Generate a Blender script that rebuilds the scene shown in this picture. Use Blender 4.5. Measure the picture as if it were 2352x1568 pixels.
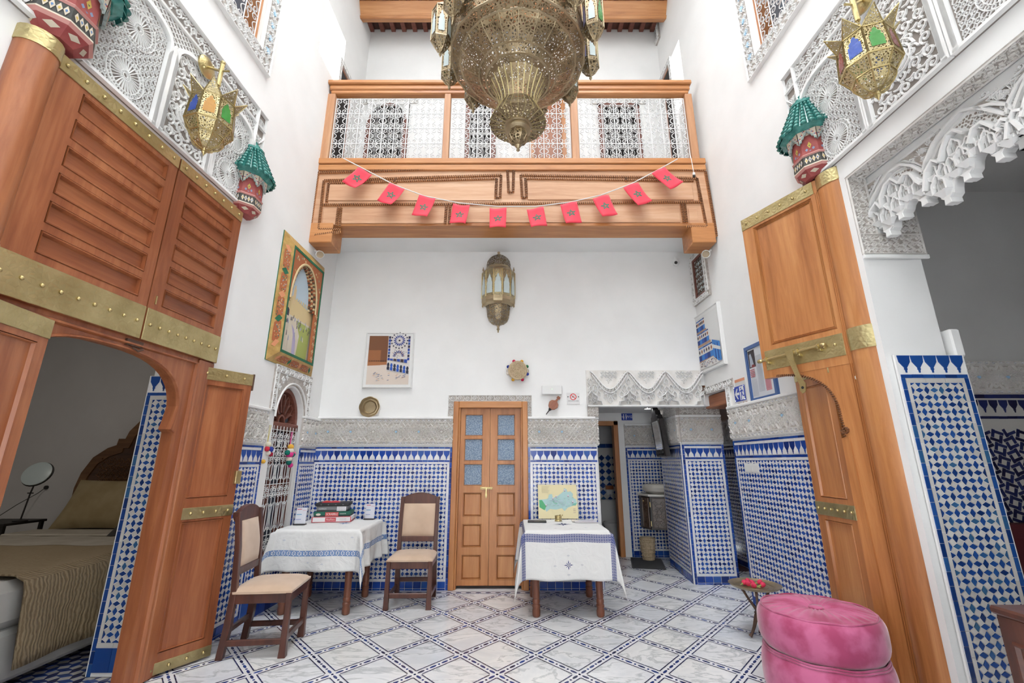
import bpy, bmesh, math, random
from mathutils import Matrix, Vector
from mathutils.geometry import tessellate_polygon
PI = math.pi
rnd = random.Random(7)
scn = bpy.context.scene
COL = scn.collection
for o in list(bpy.data.objects): bpy.data.objects.remove(o)
# ------------------------------------------------------------------ camera
FPX = 1015.0; TH = math.atan(276 / FPX); CH = 1.38
cd = bpy.data.cameras.new('camera'); cam = bpy.data.objects.new('camera', cd); COL.objects.link(cam)
cam.location = (0, 0, CH); cam.rotation_euler = (PI / 2 + TH, 0, 0)
cd.sensor_width = 36; cd.lens = 36 * FPX / 2352; cd.clip_start = .05; cd.clip_end = 200
scn.camera = cam
# ------------------------------------------------------------------ world, light, exposure
w = bpy.data.worlds.new('world'); scn.world = w; w.use_nodes = True
bg = w.node_tree.nodes['Background']; bg.inputs[0].default_value = (.94, .97, 1, 1); bg.inputs[1].default_value = 9.0
def area(name, loc, rot, sx, sy, power, col=(1, 1, 1)):
    l = bpy.data.lights.new(name, 'AREA'); l.shape = 'RECTANGLE'; l.size = sx; l.size_y = sy; l.energy = power; l.color = col
    o = bpy.data.objects.new(name, l); COL.objects.link(o); o.location = loc; o.rotation_euler = rot; return o
area('skylight', (0, 1.0, 11.8), (0, 0, 0), 4.2, 4.2, 120, (1, .985, .96))
area('bedroom_fill_light', (-4.6, 2.6, 3.5), (0, 0, 0), .5, .5, 22, (1, .93, .84))  # unseen fill light added to brighten the bedroom
vs = scn.view_settings; vs.view_transform = 'Standard'; vs.look = 'None'; vs.gamma = 1; vs.use_curve_mapping = False; vs.exposure = -0.05
# ------------------------------------------------------------------ pixel helper (a point of the photograph on a plane of the place)
def P(u, v, x=None, y=None, z=None):
    a = (u - 1176) / FPX; b = (784 - v) / FPX; c, s = math.cos(TH), math.sin(TH)
    Y = c - b * s; Z = s + b * c
    t = x / a if x is not None else (y / Y if y is not None else (z - CH) / Z)
    return Vector((a * t, Y * t, CH + Z * t))
def frame(o, xd, up=(0, 0, 1)):
    x = Vector(xd).normalized(); y = Vector(up).normalized(); z = x.cross(y).normalized(); y = z.cross(x)
    return Matrix(((x.x, y.x, z.x, o[0]), (x.y, y.y, z.y, o[1]), (x.z, y.z, z.z, o[2]), (0, 0, 0, 1)))
YB = 5.48
FB = frame((0, YB, 0), (1, 0, 0)); FL = frame((-2.51, 0, 0), (.025, 1, 0)); FR = frame((2.55, 0, 0), (.025, -1, 0))
def onplane(F, u, v, d=0.0):   # local (a, b) on the plane of frame F, offset d outward
    a = (u - 1176) / FPX; b = (784 - v) / FPX; c, s = math.cos(TH), math.sin(TH)
    dr = Vector((a, c - b * s, s + b * c)); o = Vector((0, 0, CH)); n = F.to_3x3().col[2]; p0 = F.translation + n * d
    t = (p0 - o).dot(n) / dr.dot(n); q = F.inverted() @ (o + dr * t); return q.x, q.y
def LP(u, v, d=0.0): return onplane(FL, u, v, d)
def RP(u, v, d=0.0): return onplane(FR, u, v, d)
def BP(u, v, d=0.0): return onplane(FB, u, v, d)
# ------------------------------------------------------------------ materials
MATS = {}
def newmat(name):
    m = bpy.data.materials.new(name); m.use_nodes = True; nt = m.node_tree
    b = nt.nodes['Principled BSDF']; MATS[name] = m; return m, nt, b
def N(nt, t, **k):
    n = nt.nodes.new(t)
    for a, v in k.items():
        if a.startswith('i_'):
            key = a[2:]; key = int(key) if key.isdigit() else key.replace('_', ' ')
            n.inputs[key].default_value = v
        else: setattr(n, a, v)
    return n
def ramp(nt, fac, stops, interp='LINEAR'):
    r = N(nt, 'ShaderNodeValToRGB'); r.color_ramp.interpolation = interp; e = r.color_ramp.elements
    while len(e) < len(stops): e.new(.5)
    for i, (p, c) in enumerate(stops): e[i].position = p; e[i].color = (*c, 1) if len(c) == 3 else c
    nt.links.new(fac, r.inputs[0]); return r.outputs[0]
def bump(nt, b, h, strength=.3, dist=.01):
    n = N(nt, 'ShaderNodeBump'); n.inputs['Strength'].default_value = strength; n.inputs['Distance'].default_value = dist
    nt.links.new(h, n.inputs['Height']); nt.links.new(n.outputs[0], b.inputs['Normal'])
def coords(nt, sc=(1, 1, 1), rot=(0, 0, 0)):
    t = N(nt, 'ShaderNodeTexCoord'); m = N(nt, 'ShaderNodeMapping'); m.inputs['Scale'].default_value = sc; m.inputs['Rotation'].default_value = rot
    nt.links.new(t.outputs['Object'], m.inputs['Vector']); return m.outputs[0]
def plain(name, col, rough=.6, metal=0, bumpscale=0, bumpstr=.2, spec=.5, **kw):
    m, nt, b = newmat(name); b.inputs['Base Color'].default_value = (*col, 1); b.inputs['Roughness'].default_value = rough
    b.inputs['Metallic'].default_value = metal; b.inputs['Specular IOR Level'].default_value = spec
    for k, v in kw.items(): b.inputs[k.replace('_', ' ')].default_value = v
    if bumpscale:
        n = N(nt, 'ShaderNodeTexNoise'); n.inputs['Scale'].default_value = bumpscale; n.inputs['Detail'].default_value = 5
        nt.links.new(coords(nt), n.inputs['Vector']); bump(nt, b, n.outputs[0], bumpstr)
    return m
def mottled(name, c1, c2, scale=3, rough=.7, detail=6, bs=.15, metal=0, sc=(1, 1, 1), lo=.35, hi=.65, per=False, **kw):
    m, nt, b = newmat(name); n = N(nt, 'ShaderNodeTexNoise'); n.inputs['Scale'].default_value = scale; n.inputs['Detail'].default_value = detail
    nt.links.new(coords(nt, sc), n.inputs['Vector']); c = ramp(nt, n.outputs[0], [(lo, c1), (hi, c2)])
    nt.links.new(c, b.inputs['Base Color']); b.inputs['Roughness'].default_value = rough; b.inputs['Metallic'].default_value = metal
    for k, v in kw.items(): b.inputs[k.replace('_', ' ')].default_value = v
    if bs: bump(nt, b, n.outputs[0], bs)
    return m
def wood(name, c1, c2, c3, axis='y', rough=.35, scale=1.0, coat=.15):
    m, nt, b = newmat(name); g = {'x': (1.2, 16, 16), 'y': (16, 1.2, 16), 'z': (16, 16, 1.2)}[axis]
    co = coords(nt, tuple(q * scale for q in g)); n = N(nt, 'ShaderNodeTexNoise', i_Scale=1.5, i_Detail=8, i_Roughness=.65, i_Distortion=.6); nt.links.new(co, n.inputs['Vector'])
    n2 = N(nt, 'ShaderNodeTexNoise', i_Scale=.35, i_Detail=3); nt.links.new(co, n2.inputs['Vector'])
    ad = N(nt, 'ShaderNodeMath', operation='ADD'); mu = N(nt, 'ShaderNodeMath', operation='MULTIPLY'); mu.inputs[1].default_value = .5
    nt.links.new(n.outputs[0], ad.inputs[0]); nt.links.new(n2.outputs[0], ad.inputs[1]); nt.links.new(ad.outputs[0], mu.inputs[0])
    oi = N(nt, 'ShaderNodeObjectInfo'); ma = N(nt, 'ShaderNodeMath', operation='MULTIPLY_ADD'); ma.inputs[1].default_value = .08
    nt.links.new(oi.outputs['Random'], ma.inputs[0]); nt.links.new(mu.outputs[0], ma.inputs[2])
    c = ramp(nt, ma.outputs[0], [(.36, c1), (.54, c2), (.7, c3)]); nt.links.new(c, b.inputs['Base Color'])
    b.inputs['Roughness'].default_value = rough; b.inputs['Coat Weight'].default_value = coat; b.inputs['Coat Roughness'].default_value = .25
    bump(nt, b, n.outputs[0], .12, .004); return m
def glaze(name, stops, rough=.12, bs=.1):
    m, nt, b = newmat(name); g = N(nt, 'ShaderNodeNewGeometry'); oi = N(nt, 'ShaderNodeObjectInfo')
    a = N(nt, 'ShaderNodeMath', operation='ADD'); f = N(nt, 'ShaderNodeMath', operation='FRACT')
    nt.links.new(g.outputs['Random Per Island'], a.inputs[0]); nt.links.new(oi.outputs['Random'], a.inputs[1]); nt.links.new(a.outputs[0], f.inputs[0])
    c = ramp(nt, f.outputs[0], stops); nt.links.new(c, b.inputs['Base Color']); b.inputs['Roughness'].default_value = rough
    n = N(nt, 'ShaderNodeTexNoise', i_Scale=40.0, i_Detail=3); nt.links.new(coords(nt), n.inputs['Vector']); bump(nt, b, n.outputs[0], bs, .003); return m
plaster = mottled('white_plaster', (.86, .86, .85), (.9, .9, .89), 2.2, .85, bs=.12)
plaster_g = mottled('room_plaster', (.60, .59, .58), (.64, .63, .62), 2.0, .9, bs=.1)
stucco = mottled('carved_stucco', (.74, .71, .67), (.84, .82, .79), 9, .85, bs=.2)
stucco_w = mottled('white_carved_plaster', (.84, .84, .83), (.9, .9, .89), 7, .85, bs=.15)
stucco_sh = plain('stucco_hole_shade', (.34, .30, .27), .9); stucco_bd_sh = mottled('stucco_band_shade', (.54, .50, .46), (.66, .62, .58), 25, .9); stucco_bk_sh = mottled('stucco_recess_shade', (.40, .36, .33), (.56, .52, .48), 25, .9)  # darker stucco tones that paint shade into holes and carved recesses
grout = mottled('grout', (.68, .68, .68), (.8, .8, .8), 30, .8)
blue = glaze('blue_glaze', [(0, (.006, .022, .15)), (.25, (.012, .05, .30)), (.7, (.018, .075, .40)), (1, (.03, .11, .40))])
blue_t = glaze('teal_blue_glaze', [(0, (.008, .035, .16)), (.4, (.012, .06, .27)), (.8, (.02, .09, .33)), (1, (.04, .14, .28))])
white_t = glaze('white_glaze', [(0, (.72, .72, .75)), (.5, (.80, .80, .82)), (1, (.85, .85, .86))], .2)
white_o = glaze('old_white_glaze', [(0, (.58, .56, .53)), (.5, (.66, .64, .61)), (1, (.72, .70, .67))], .25)
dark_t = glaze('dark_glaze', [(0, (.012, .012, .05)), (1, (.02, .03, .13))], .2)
pale_blue = plain('pale_blue_paint', (.42, .66, .85), .6)
wood_o = wood('orange_wood', (.33, .115, .035), (.50, .20, .065), (.62, .29, .11))
wood_oz = wood('orange_wood_upright', (.33, .115, .035), (.50, .20, .065), (.62, .29, .11), 'z')
wood_ox = wood('orange_wood_flat', (.36, .13, .04), (.54, .23, .08), (.66, .32, .13), 'x')
wood_r = wood('red_wood', (.19, .05, .018), (.33, .105, .04), (.45, .17, .07))
wood_rx = wood('red_wood_flat', (.19, .05, .018), (.33, .105, .04), (.46, .17, .07), 'x')
wood_d = wood('dark_mahogany', (.045, .014, .01), (.085, .026, .016), (.14, .045, .026), 'z', .3)
wood_b = wood('table_wood', (.10, .03, .016), (.17, .055, .03), (.24, .085, .045), 'z', .35)
wood_p = wood('plum_wood', (.11, .035, .024), (.19, .06, .04), (.27, .10, .07), 'x', .5)
wood_l = wood('light_balcony_wood', (.50, .25, .13), (.63, .36, .21), (.72, .46, .30), 'x', .5)
wood_ly = wood('light_balcony_wood_upright', (.40, .18, .08), (.52, .26, .13), (.62, .36, .2), 'y', .5)
wood_v = wood('black_carved_wood', (.008, .007, .008), (.02, .016, .016), (.04, .03, .03), 'z', .5)
def brassmat(name, c1, c2, scale, strength, rough=.3, holes=0, hs=40):
    m, nt, b = newmat(name); co = coords(nt)
    n = N(nt, 'ShaderNodeTexVoronoi', i_Scale=float(scale), feature='DISTANCE_TO_EDGE'); nt.links.new(co, n.inputs['Vector'])
    n2 = N(nt, 'ShaderNodeTexNoise', i_Scale=6.0, i_Detail=5); nt.links.new(co, n2.inputs['Vector'])
    c = ramp(nt, n2.outputs[0], [(.3, c1), (.7, c2)]); nt.links.new(c, b.inputs['Base Color'])
    b.inputs['Metallic'].default_value = .9; b.inputs['Roughness'].default_value = rough; bump(nt, b, n.outputs[0], strength, .004)
    if holes:
        v = N(nt, 'ShaderNodeTexVoronoi', i_Scale=float(hs), feature='DISTANCE_TO_EDGE'); nt.links.new(co, v.inputs['Vector'])
        g = N(nt, 'ShaderNodeMath', operation='GREATER_THAN'); g.inputs[1].default_value = holes; nt.links.new(v.outputs['Distance'], g.inputs[0])
        tr = N(nt, 'ShaderNodeBsdfTransparent'); mx = N(nt, 'ShaderNodeMixShader'); out = nt.nodes['Material Output']
        nt.links.new(g.outputs[0], mx.inputs[0]); nt.links.new(b.outputs[0], mx.inputs[1]); nt.links.new(tr.outputs[0], mx.inputs[2]); nt.links.new(mx.outputs[0], out.inputs[0])
    return m
brass = brassmat('brass', (.46, .36, .16), (.62, .52, .27), 60, .4)
brass_e = brassmat('engraved_brass', (.42, .34, .16), (.60, .51, .27), 30, 1.0, .36)
brass_o = brassmat('old_brass', (.32, .25, .15), (.52, .42, .27), 60, .4, .38)
brass_h = brassmat('pierced_brass', (.20, .145, .08), (.40, .31, .19), 45, .5, .42, .18, 46)
brass_h2 = brassmat('pierced_yellow_brass', (.42, .34, .17), (.62, .52, .30), 80, .4, .36, .16, 75)
brass_d = brassmat('pierced_dark_brass', (.14, .10, .06), (.24, .18, .10), 60, .4, .4, .16, 60)
iron_w = plain('white_iron', (.75, .75, .75), .45)
iron_b = plain('black_iron', (.02, .018, .018), .5)
iron_br = plain('brown_iron', (.12, .07, .05), .5, .5)
chrome = plain('chrome', (.8, .8, .82), .12, 1)
rope = mottled('dark_rope_moulding', (.14, .06, .03), (.25, .11, .05), 60, .5)
void = plain('dark_interior', (.035, .03, .03), .9)
def glass(name, col, a=.75, rough=.1):
    return plain(name, col, rough, 0, 25, .3, Transmission_Weight=a)
g_blue = glass('blue_glass', (.03, .12, .75), .5); g_green = glass('green_glass', (.08, .45, .08), .5); g_amber = glass('amber_glass', (.75, .36, .05), .5)
g_red = glass('red_glass', (.4, .03, .03), .5); g_frost = plain('frosted_glass', (.50, .58, .58), .35); g_milky = plain('milky_glass', (.62, .72, .72), .3); g_pane = plain('window_glass', (.10, .13, .17), .06)
def patt_glass():
    m, nt, b = newmat('patterned_door_glass'); v = N(nt, 'ShaderNodeTexVoronoi', i_Scale=70.0); nt.links.new(coords(nt), v.inputs['Vector'])
    c = ramp(nt, v.outputs['Distance'], [(0, (.42, .52, .62)), (.7, (.18, .26, .38))]); nt.links.new(c, b.inputs['Base Color']); b.inputs['Roughness'].default_value = .2; bump(nt, b, v.outputs['Distance'], .5)
    return m
g_patt = patt_glass()
cloth_w = mottled('white_cotton', (.78, .78, .77), (.85, .85, .84), 8, .9, bs=.35)
beige = mottled('beige_upholstery', (.56, .40, .28), (.66, .49, .36), 5, .85, bs=.1, Sheen_Weight=.4)
pink = mottled('pink_velvet', (.38, .045, .13), (.56, .13, .27), 7, .75, bs=.15, Sheen_Weight=.6, Sheen_Roughness=.4, lo=.4, hi=.6)
green_r = mottled('green_roof_glaze', (.02, .17, .15), (.07, .32, .28), 25, .22)
red_p = mottled('red_painted_wood', (.30, .05, .05), (.42, .10, .09), 12, .6)
white = plain('white_plastic', (.8, .8, .79), .4); black = plain('black', (.015, .015, .018), .5); ink = plain('dark_ink', (.03, .03, .05), .7)
navy = plain('navy_blue', (.02, .05, .30), .5); signblue = plain('sign_blue', (.02, .06, .42), .4); redsign = plain('sign_red', (.65, .03, .03), .4)
porcelain = plain('porcelain', (.82, .81, .79), .12, Coat_Weight=.4)
def marble(name, a, b_, vein):
    m, nt, b = newmat(name); oi = N(nt, 'ShaderNodeObjectInfo'); co = coords(nt, (1, 2.2, 1), (0, 0, .5)); ad = N(nt, 'ShaderNodeVectorMath', operation='ADD')
    mu = N(nt, 'ShaderNodeMath', operation='MULTIPLY'); mu.inputs[1].default_value = 37.0; nt.links.new(oi.outputs['Random'], mu.inputs[0])
    nt.links.new(co, ad.inputs[0]); nt.links.new(mu.outputs[0], ad.inputs[1])
    n = N(nt, 'ShaderNodeTexNoise', i_Scale=1.7, i_Detail=9, i_Roughness=.6, i_Distortion=1.1); nt.links.new(ad.outputs[0], n.inputs['Vector'])
    n2 = N(nt, 'ShaderNodeTexNoise', i_Scale=1.5, i_Detail=4); nt.links.new(ad.outputs[0], n2.inputs['Vector'])
    c = ramp(nt, n.outputs[0], [(.36, b_), (.47, a), (.5, vein), (.54, a), (.64, b_)]); c2 = ramp(nt, n2.outputs[0], [(.35, (.92, .93, .95)), (.6, (1, 1, 1))])
    mx = N(nt, 'ShaderNodeMix', data_type='RGBA', blend_type='MULTIPLY'); mx.inputs[0].default_value = 1
    nt.links.new(c, mx.inputs[6]); nt.links.new(c2, mx.inputs[7])
    c3 = ramp(nt, oi.outputs['Random'], [(0, (.90, .92, .95)), (.5, (.98, .98, .98)), (1, (1, .99, .96))]); mx2 = N(nt, 'ShaderNodeMix', data_type='RGBA', blend_type='MULTIPLY'); mx2.inputs[0].default_value = 1
    nt.links.new(mx.outputs[2], mx2.inputs[6]); nt.links.new(c3, mx2.inputs[7])
    nt.links.new(mx2.outputs[2], b.inputs['Base Color']); b.inputs['Roughness'].default_value = .16; return m
marb = marble('grey_veined_marble', (.88, .88, .88), (.78, .79, .80), (.56, .58, .59))
def colmat(c, rough=.7):
    k = 'paint_%02x%02x%02x' % tuple(int(max(0, min(1, q)) * 255) for q in c)
    return MATS.get(k) or plain(k, c, rough)
# ------------------------------------------------------------------ mesh builder
class MB:
    def __init__(s, mats=None):
        s.v = []; s.f = []; s.m = []; s.mats = []; s.xf = Matrix.Identity(4)
    def mi(s, m):
        if m not in s.mats: s.mats.append(m)
        return s.mats.index(m)
    def add(s, vs, fs, m):
        b = len(s.v); k = s.mi(m)
        s.v += [tuple(s.xf @ Vector(q)) for q in vs]; s.f += [tuple(b + i for i in f) for f in fs]; s.m += [k] * len(fs)
        return s
    def box(s, x0, x1, y0, y1, z0, z1, m, c=0):
        if x0 > x1: x0, x1 = x1, x0
        if y0 > y1: y0, y1 = y1, y0
        if z0 > z1: z0, z1 = z1, z0
        if c <= 0:
            return s.add([(x, y, z) for z in (z0, z1) for y in (y0, y1) for x in (x0, x1)], [(0, 2, 3, 1), (4, 5, 7, 6), (0, 1, 5, 4), (2, 6, 7, 3), (0, 4, 6, 2), (1, 3, 7, 5)], m)
        c = min(c, (x1 - x0) / 2.2, (y1 - y0) / 2.2, (z1 - z0) / 2.2)
        rings = [(z0, c), (z0 + c, 0), (z1 - c, 0), (z1, c)]; vs = []
        for z, k in rings:
            for (x, y) in ((x0 + c, y0 + k), (x1 - c, y0 + k), (x1 - k, y0 + c), (x1 - k, y1 - c), (x1 - c, y1 - k), (x0 + c, y1 - k), (x0 + k, y1 - c), (x0 + k, y0 + c)): vs.append((x, y, z))
        fs = [tuple(range(7, -1, -1)), tuple(range(24, 32))]
        for r in range(3):
            for i in range(8): j = (i + 1) % 8; fs.append((r * 8 + i, r * 8 + j, r * 8 + 8 + j, r * 8 + 8 + i))
        return s.add(vs, fs, m)
    def prism(s, pts, z0, z1, m, ch=0, bottom=True):
        n = len(pts); area_ = sum(pts[i][0] * pts[(i + 1) % n][1] - pts[(i + 1) % n][0] * pts[i][1] for i in range(n))
        if area_ < 0: pts = pts[::-1]
        vs = [(p[0], p[1], z0) for p in pts]; fs = []
        if bottom: fs += [tuple(reversed(t)) for t in tess(pts)]
        if ch:
            q = inset(pts, ch); vs += [(p[0], p[1], z1 - ch) for p in pts] + [(p[0], p[1], z1) for p in q]; L = 2
        else: vs += [(p[0], p[1], z1) for p in pts]; L = 1
        for l in range(L):
            for i in range(n): j = (i + 1) % n; fs.append((l * n + i, l * n + j, (l + 1) * n + j, (l + 1) * n + i))
        fs += [tuple(L * n + i for i in t) for t in tess(pts)]
        return s.add(vs, fs, m)
    def rib(s, pts, wd, z0, z1, m, closed=False, top=.45):
        n = len(pts)
        if n < 2: return s
        vs = []; fs = []
        for i in range(n):
            a = pts[(i - 1) % n] if (closed or i > 0) else pts[i]; b = pts[(i + 1) % n] if (closed or i < n - 1) else pts[i]
            dx, dy = b[0] - a[0], b[1] - a[1]; l = math.hypot(dx, dy) or 1; nx, ny = -dy / l, dx / l; x, y = pts[i][0], pts[i][1]; h = wd / 2; t = h * top
            vs += [(x + nx * h, y + ny * h, z0), (x + nx * t, y + ny * t, z1), (x - nx * t, y - ny * t, z1), (x - nx * h, y - ny * h, z0)]
        for i in range(n if closed else n - 1):
            j = (i + 1) % n
            for k in range(3): fs.append((i * 4 + k, i * 4 + k + 1, j * 4 + k + 1, j * 4 + k)[::-1])
        if not closed: fs += [(0, 1, 2, 3)[::-1], tuple((n - 1) * 4 + k for k in (0, 1, 2, 3))]
        return s.add(vs, fs, m)
    def tube(s, pts, r, m, n=6, closed=False, cap=True):
        pts = [Vector(p) for p in pts]; N_ = len(pts); vs = []; fs = []; up = Vector((0, 0, 1)); pn = None
        rs = r if isinstance(r, (list, tuple)) else [r] * N_
        for i in range(N_):
            a = pts[(i - 1) % N_] if (closed or i > 0) else pts[i]; b = pts[(i + 1) % N_] if (closed or i < N_ - 1) else pts[i]
            t = (b - a).normalized() if (b - a).length > 1e-9 else Vector((0, 0, 1))
            if pn is None: pn = t.orthogonal().normalized()
            pn = (pn - t * pn.dot(t)); pn = pn.normalized() if pn.length > 1e-6 else t.orthogonal().normalized(); bn = t.cross(pn)
            for k in range(n):
                q = 2 * PI * k / n; vs.append(tuple(pts[i] + (pn * math.cos(q) + bn * math.sin(q)) * rs[i]))
        for i in range(N_ if closed else N_ - 1):
            j = (i + 1) % N_
            for k in range(n): l = (k + 1) % n; fs.append((i * n + k, i * n + l, j * n + l, j * n + k))
        if cap and not closed: fs += [tuple(range(n))[::-1], tuple((N_ - 1) * n + k for k in range(n))]
        return s.add(vs, fs, m)
    def lathe(s, prof, m, n=24, axis='z', c=(0, 0, 0), a0=0, a1=2 * PI, wob=None, off=0.0):
        full = abs(a1 - a0 - 2 * PI) < 1e-6; K = n if full else n + 1; vs = []; fs = []
        for (r, h) in prof:
            for k in range(K):
                q = a0 + off + (a1 - a0) * k / n; rr = r * (wob(q) if wob else 1); x, y = rr * math.cos(q), rr * math.sin(q)
                vs.append({'z': (c[0] + x, c[1] + y, c[2] + h), 'y': (c[0] + x, c[1] + h, c[2] - y), 'x': (c[0] + h, c[1] + x, c[2] + y)}[axis])
        for i in range(len(prof) - 1):
            for k in range(n): l = (k + 1) % K; fs.append((i * K + k, i * K + l, (i + 1) * K + l, (i + 1) * K + k))
        if full:
            if prof[0][0] > 1e-5: fs.append(tuple(range(K))[::-1])
            if prof[-1][0] > 1e-5: fs.append(tuple((len(prof) - 1) * K + k for k in range(K)))
        return s.add(vs, fs, m)
    def grid(s, fn, nu, nv, m, closeu=False):
        vs = [fn(i / nu, j / nv) for j in range(nv + 1) for i in range(nu + 1)]
        fs = [(j * (nu + 1) + i, j * (nu + 1) + i + 1, (j + 1) * (nu + 1) + i + 1, (j + 1) * (nu + 1) + i) for j in range(nv) for i in range(nu)]
        return s.add(vs, fs, m)
    def ball(s, c, r, m, n=10, k=6, sc=(1, 1, 1)):
        vs = []; fs = []
        for j in range(k + 1):
            p = PI * j / k
            for i in range(n): q = 2 * PI * i / n; vs.append((c[0] + r * sc[0] * math.sin(p) * math.cos(q), c[1] + r * sc[1] * math.sin(p) * math.sin(q), c[2] - r * sc[2] * math.cos(p)))
        for j in range(k):
            for i in range(n): l = (i + 1) % n; fs.append((j * n + i, j * n + l, (j + 1) * n + l, (j + 1) * n + i))
        return s.add(vs, fs, m)
    def mesh(s, name, smooth=False):
        me = bpy.data.meshes.new(name); me.from_pydata(s.v, [], s.f)
        for m in s.mats: me.materials.append(m)
        me.polygons.foreach_set('material_index', s.m)
        me.polygons.foreach_set('use_smooth', [bool(smooth)] * len(s.f))
        me.validate(); me.update(); return me
    def build(s, name, parent=None, M=None, smooth=False, stuff=False, label=None):
        me = s.mesh(name, smooth)
        if smooth and smooth != 'all': smooth_angle(me, 40)
        return link(name, me, parent, M, stuff, label)
def smooth_angle(me, deg):
    bm = bmesh.new(); bm.from_mesh(me); bmesh.ops.remove_doubles(bm, verts=bm.verts, dist=1e-5); lim = math.radians(deg)
    for e in bm.edges: e.smooth = len(e.link_faces) == 2 and e.calc_face_angle(0) < lim
    bm.to_mesh(me); bm.free()
def link(name, me, parent=None, M=None, stuff=False, label=None):
    o = bpy.data.objects.new(name, me); COL.objects.link(o)
    if parent: o.parent = parent
    if M is not None: o.matrix_local = M
    if stuff: o['kind'] = 'stuff'
    if label: o['label'] = label
    return o
def tess(pts):
    if len(pts) <= 4 and convex(pts): return [tuple(range(len(pts)))]
    return [t if orient(pts, t) > 0 else t[::-1] for t in tessellate_polygon([[Vector((p[0], p[1], 0)) for p in pts]])]
def orient(p, t): a, b, c = (p[i] for i in t[:3]); return (b[0] - a[0]) * (c[1] - a[1]) - (b[1] - a[1]) * (c[0] - a[0])
def convex(p):
    n = len(p); return all(orient(p, (i, (i + 1) % n, (i + 2) % n)) >= 0 for i in range(n))
def inset(pts, d):
    n = len(pts); out = []
    for i in range(n):
        a, p, b = Vector(pts[i - 1][:2]), Vector(pts[i][:2]), Vector(pts[(i + 1) % n][:2]); e1 = (p - a).normalized() if (p - a).length else Vector((1, 0)); e2 = (b - p).normalized() if (b - p).length else e1
        n1 = Vector((-e1.y, e1.x)); n2 = Vector((-e2.y, e2.x)); m = n1 + n2; m = m / max(m.dot(m) / 2, .3) if m.length > 1e-6 else n1; q = p + m * d; out.append((q.x, q.y))
    return out
def clip(pts, x0, x1, y0, y1):
    for ax, lim, sg in ((0, x0, 1), (0, x1, -1), (1, y0, 1), (1, y1, -1)):
        out = []
        for i in range(len(pts)):
            a, b = pts[i - 1], pts[i]; da = (a[ax] - lim) * sg; db = (b[ax] - lim) * sg
            if (da >= 0) != (db >= 0): t = da / (da - db); out.append((a[0] + (b[0] - a[0]) * t, a[1] + (b[1] - a[1]) * t))
            if db >= 0: out.append(b)
        pts = out
        if len(pts) < 3: return []
    return pts
def empty(name, M=None, label=None, cat=None, group=None, kind=None, parent=None):
    o = bpy.data.objects.new(name, None); COL.objects.link(o); o.empty_display_size = .1
    if M is not None: o.matrix_world = M if isinstance(M, Matrix) else Matrix.Translation(M)
    if parent: o.parent = parent
    return tag(o, label, cat, group, kind)
def tag(o, label=None, cat=None, group=None, kind=None):
    for k, v in (('label', label), ('category', cat), ('group', group), ('kind', kind)):
        if v: o[k] = v
    return o
def copy_tree(o, parent=None):
    c = o.copy(); COL.objects.link(c); c.parent = parent
    for ch in list(KIDS(o)): copy_tree(ch, c)
    return c
def KIDS(o): return [k for k in bpy.data.objects if k.parent == o]
T = Matrix.Translation
def RZ(a): return Matrix.Rotation(a, 4, 'Z')
def arc(cx, cy, r, a0, a1, n, ry=None): return [(cx + r * math.cos(a0 + (a1 - a0) * i / n), cy + (ry or r) * math.sin(a0 + (a1 - a0) * i / n)) for i in range(n + 1)]
def spiral(cx, cy, r0, r1, a0, turns, n=14, mir=1): return [(cx + mir * (r0 + (r1 - r0) * i / n) * math.cos(a0 + turns * 2 * PI * i / n), cy + (r0 + (r1 - r0) * i / n) * math.sin(a0 + turns * 2 * PI * i / n)) for i in range(n + 1)]
def regular(cx, cy, r, n, a0=0): return [(cx + r * math.cos(a0 + 2 * PI * k / n), cy + r * math.sin(a0 + 2 * PI * k / n)) for k in range(n)]
def star(cx, cy, R, r, n, a0=PI / 2): return [(cx + (R if k % 2 == 0 else r) * math.cos(a0 + PI * k / n), cy + (R if k % 2 == 0 else r) * math.sin(a0 + PI * k / n)) for k in range(2 * n)]
CAMP = Vector((0, 0, CH))
def scatter(parent, base, name, protos, items, limit=300, stuffname=None, PM=None, mirror=None):
    """items: (key, Matrix local) ; protos: key -> MB. The nearest ones become parts, the rest one stuff mesh."""
    PM = PM or base; meshes = {}
    items = sorted(items, key=lambda it: ((PM @ it[1]).translation - CAMP).length)
    for key, M in items[:limit]:
        if key not in meshes: meshes[key] = protos[key].mesh(name)
        link(name, meshes[key], parent, M)
    rest = items[limit:]
    if rest:
        mb = MB()
        for key, M in rest:
            p = protos[key]; b = len(mb.v); mb.v += [tuple(M @ Vector(q)) for q in p.v]; mb.f += [tuple(b + i for i in f) for f in p.f]; mb.m += [mb.mi(p.mats[k]) for k in p.m]
        mb.build(stuffname or name, parent, stuff=True)
def text(parent, txt, size, M, mat, name='lettering', ext=.0006, align='CENTER', sx=1.0, merge=None):
    cu = bpy.data.curves.new('t', 'FONT'); cu.body = txt; cu.size = size; cu.extrude = ext; cu.align_x = align; cu.align_y = 'CENTER'; cu.resolution_u = 2
    ob = bpy.data.objects.new('t', cu); COL.objects.link(ob); me = bpy.data.meshes.new_from_object(ob); bpy.data.objects.remove(ob)
    me.materials.clear(); me.materials.append(mat)
    if sx != 1: me.transform(Matrix.Diagonal((sx, 1, 1, 1)))
    if merge is not None:
        merge.xf = M; merge.add([v.co for v in me.vertices], [tuple(p.vertices) for p in me.polygons], mat); merge.xf = Matrix.Identity(4); return
    return link(name, me, parent, M)
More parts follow.
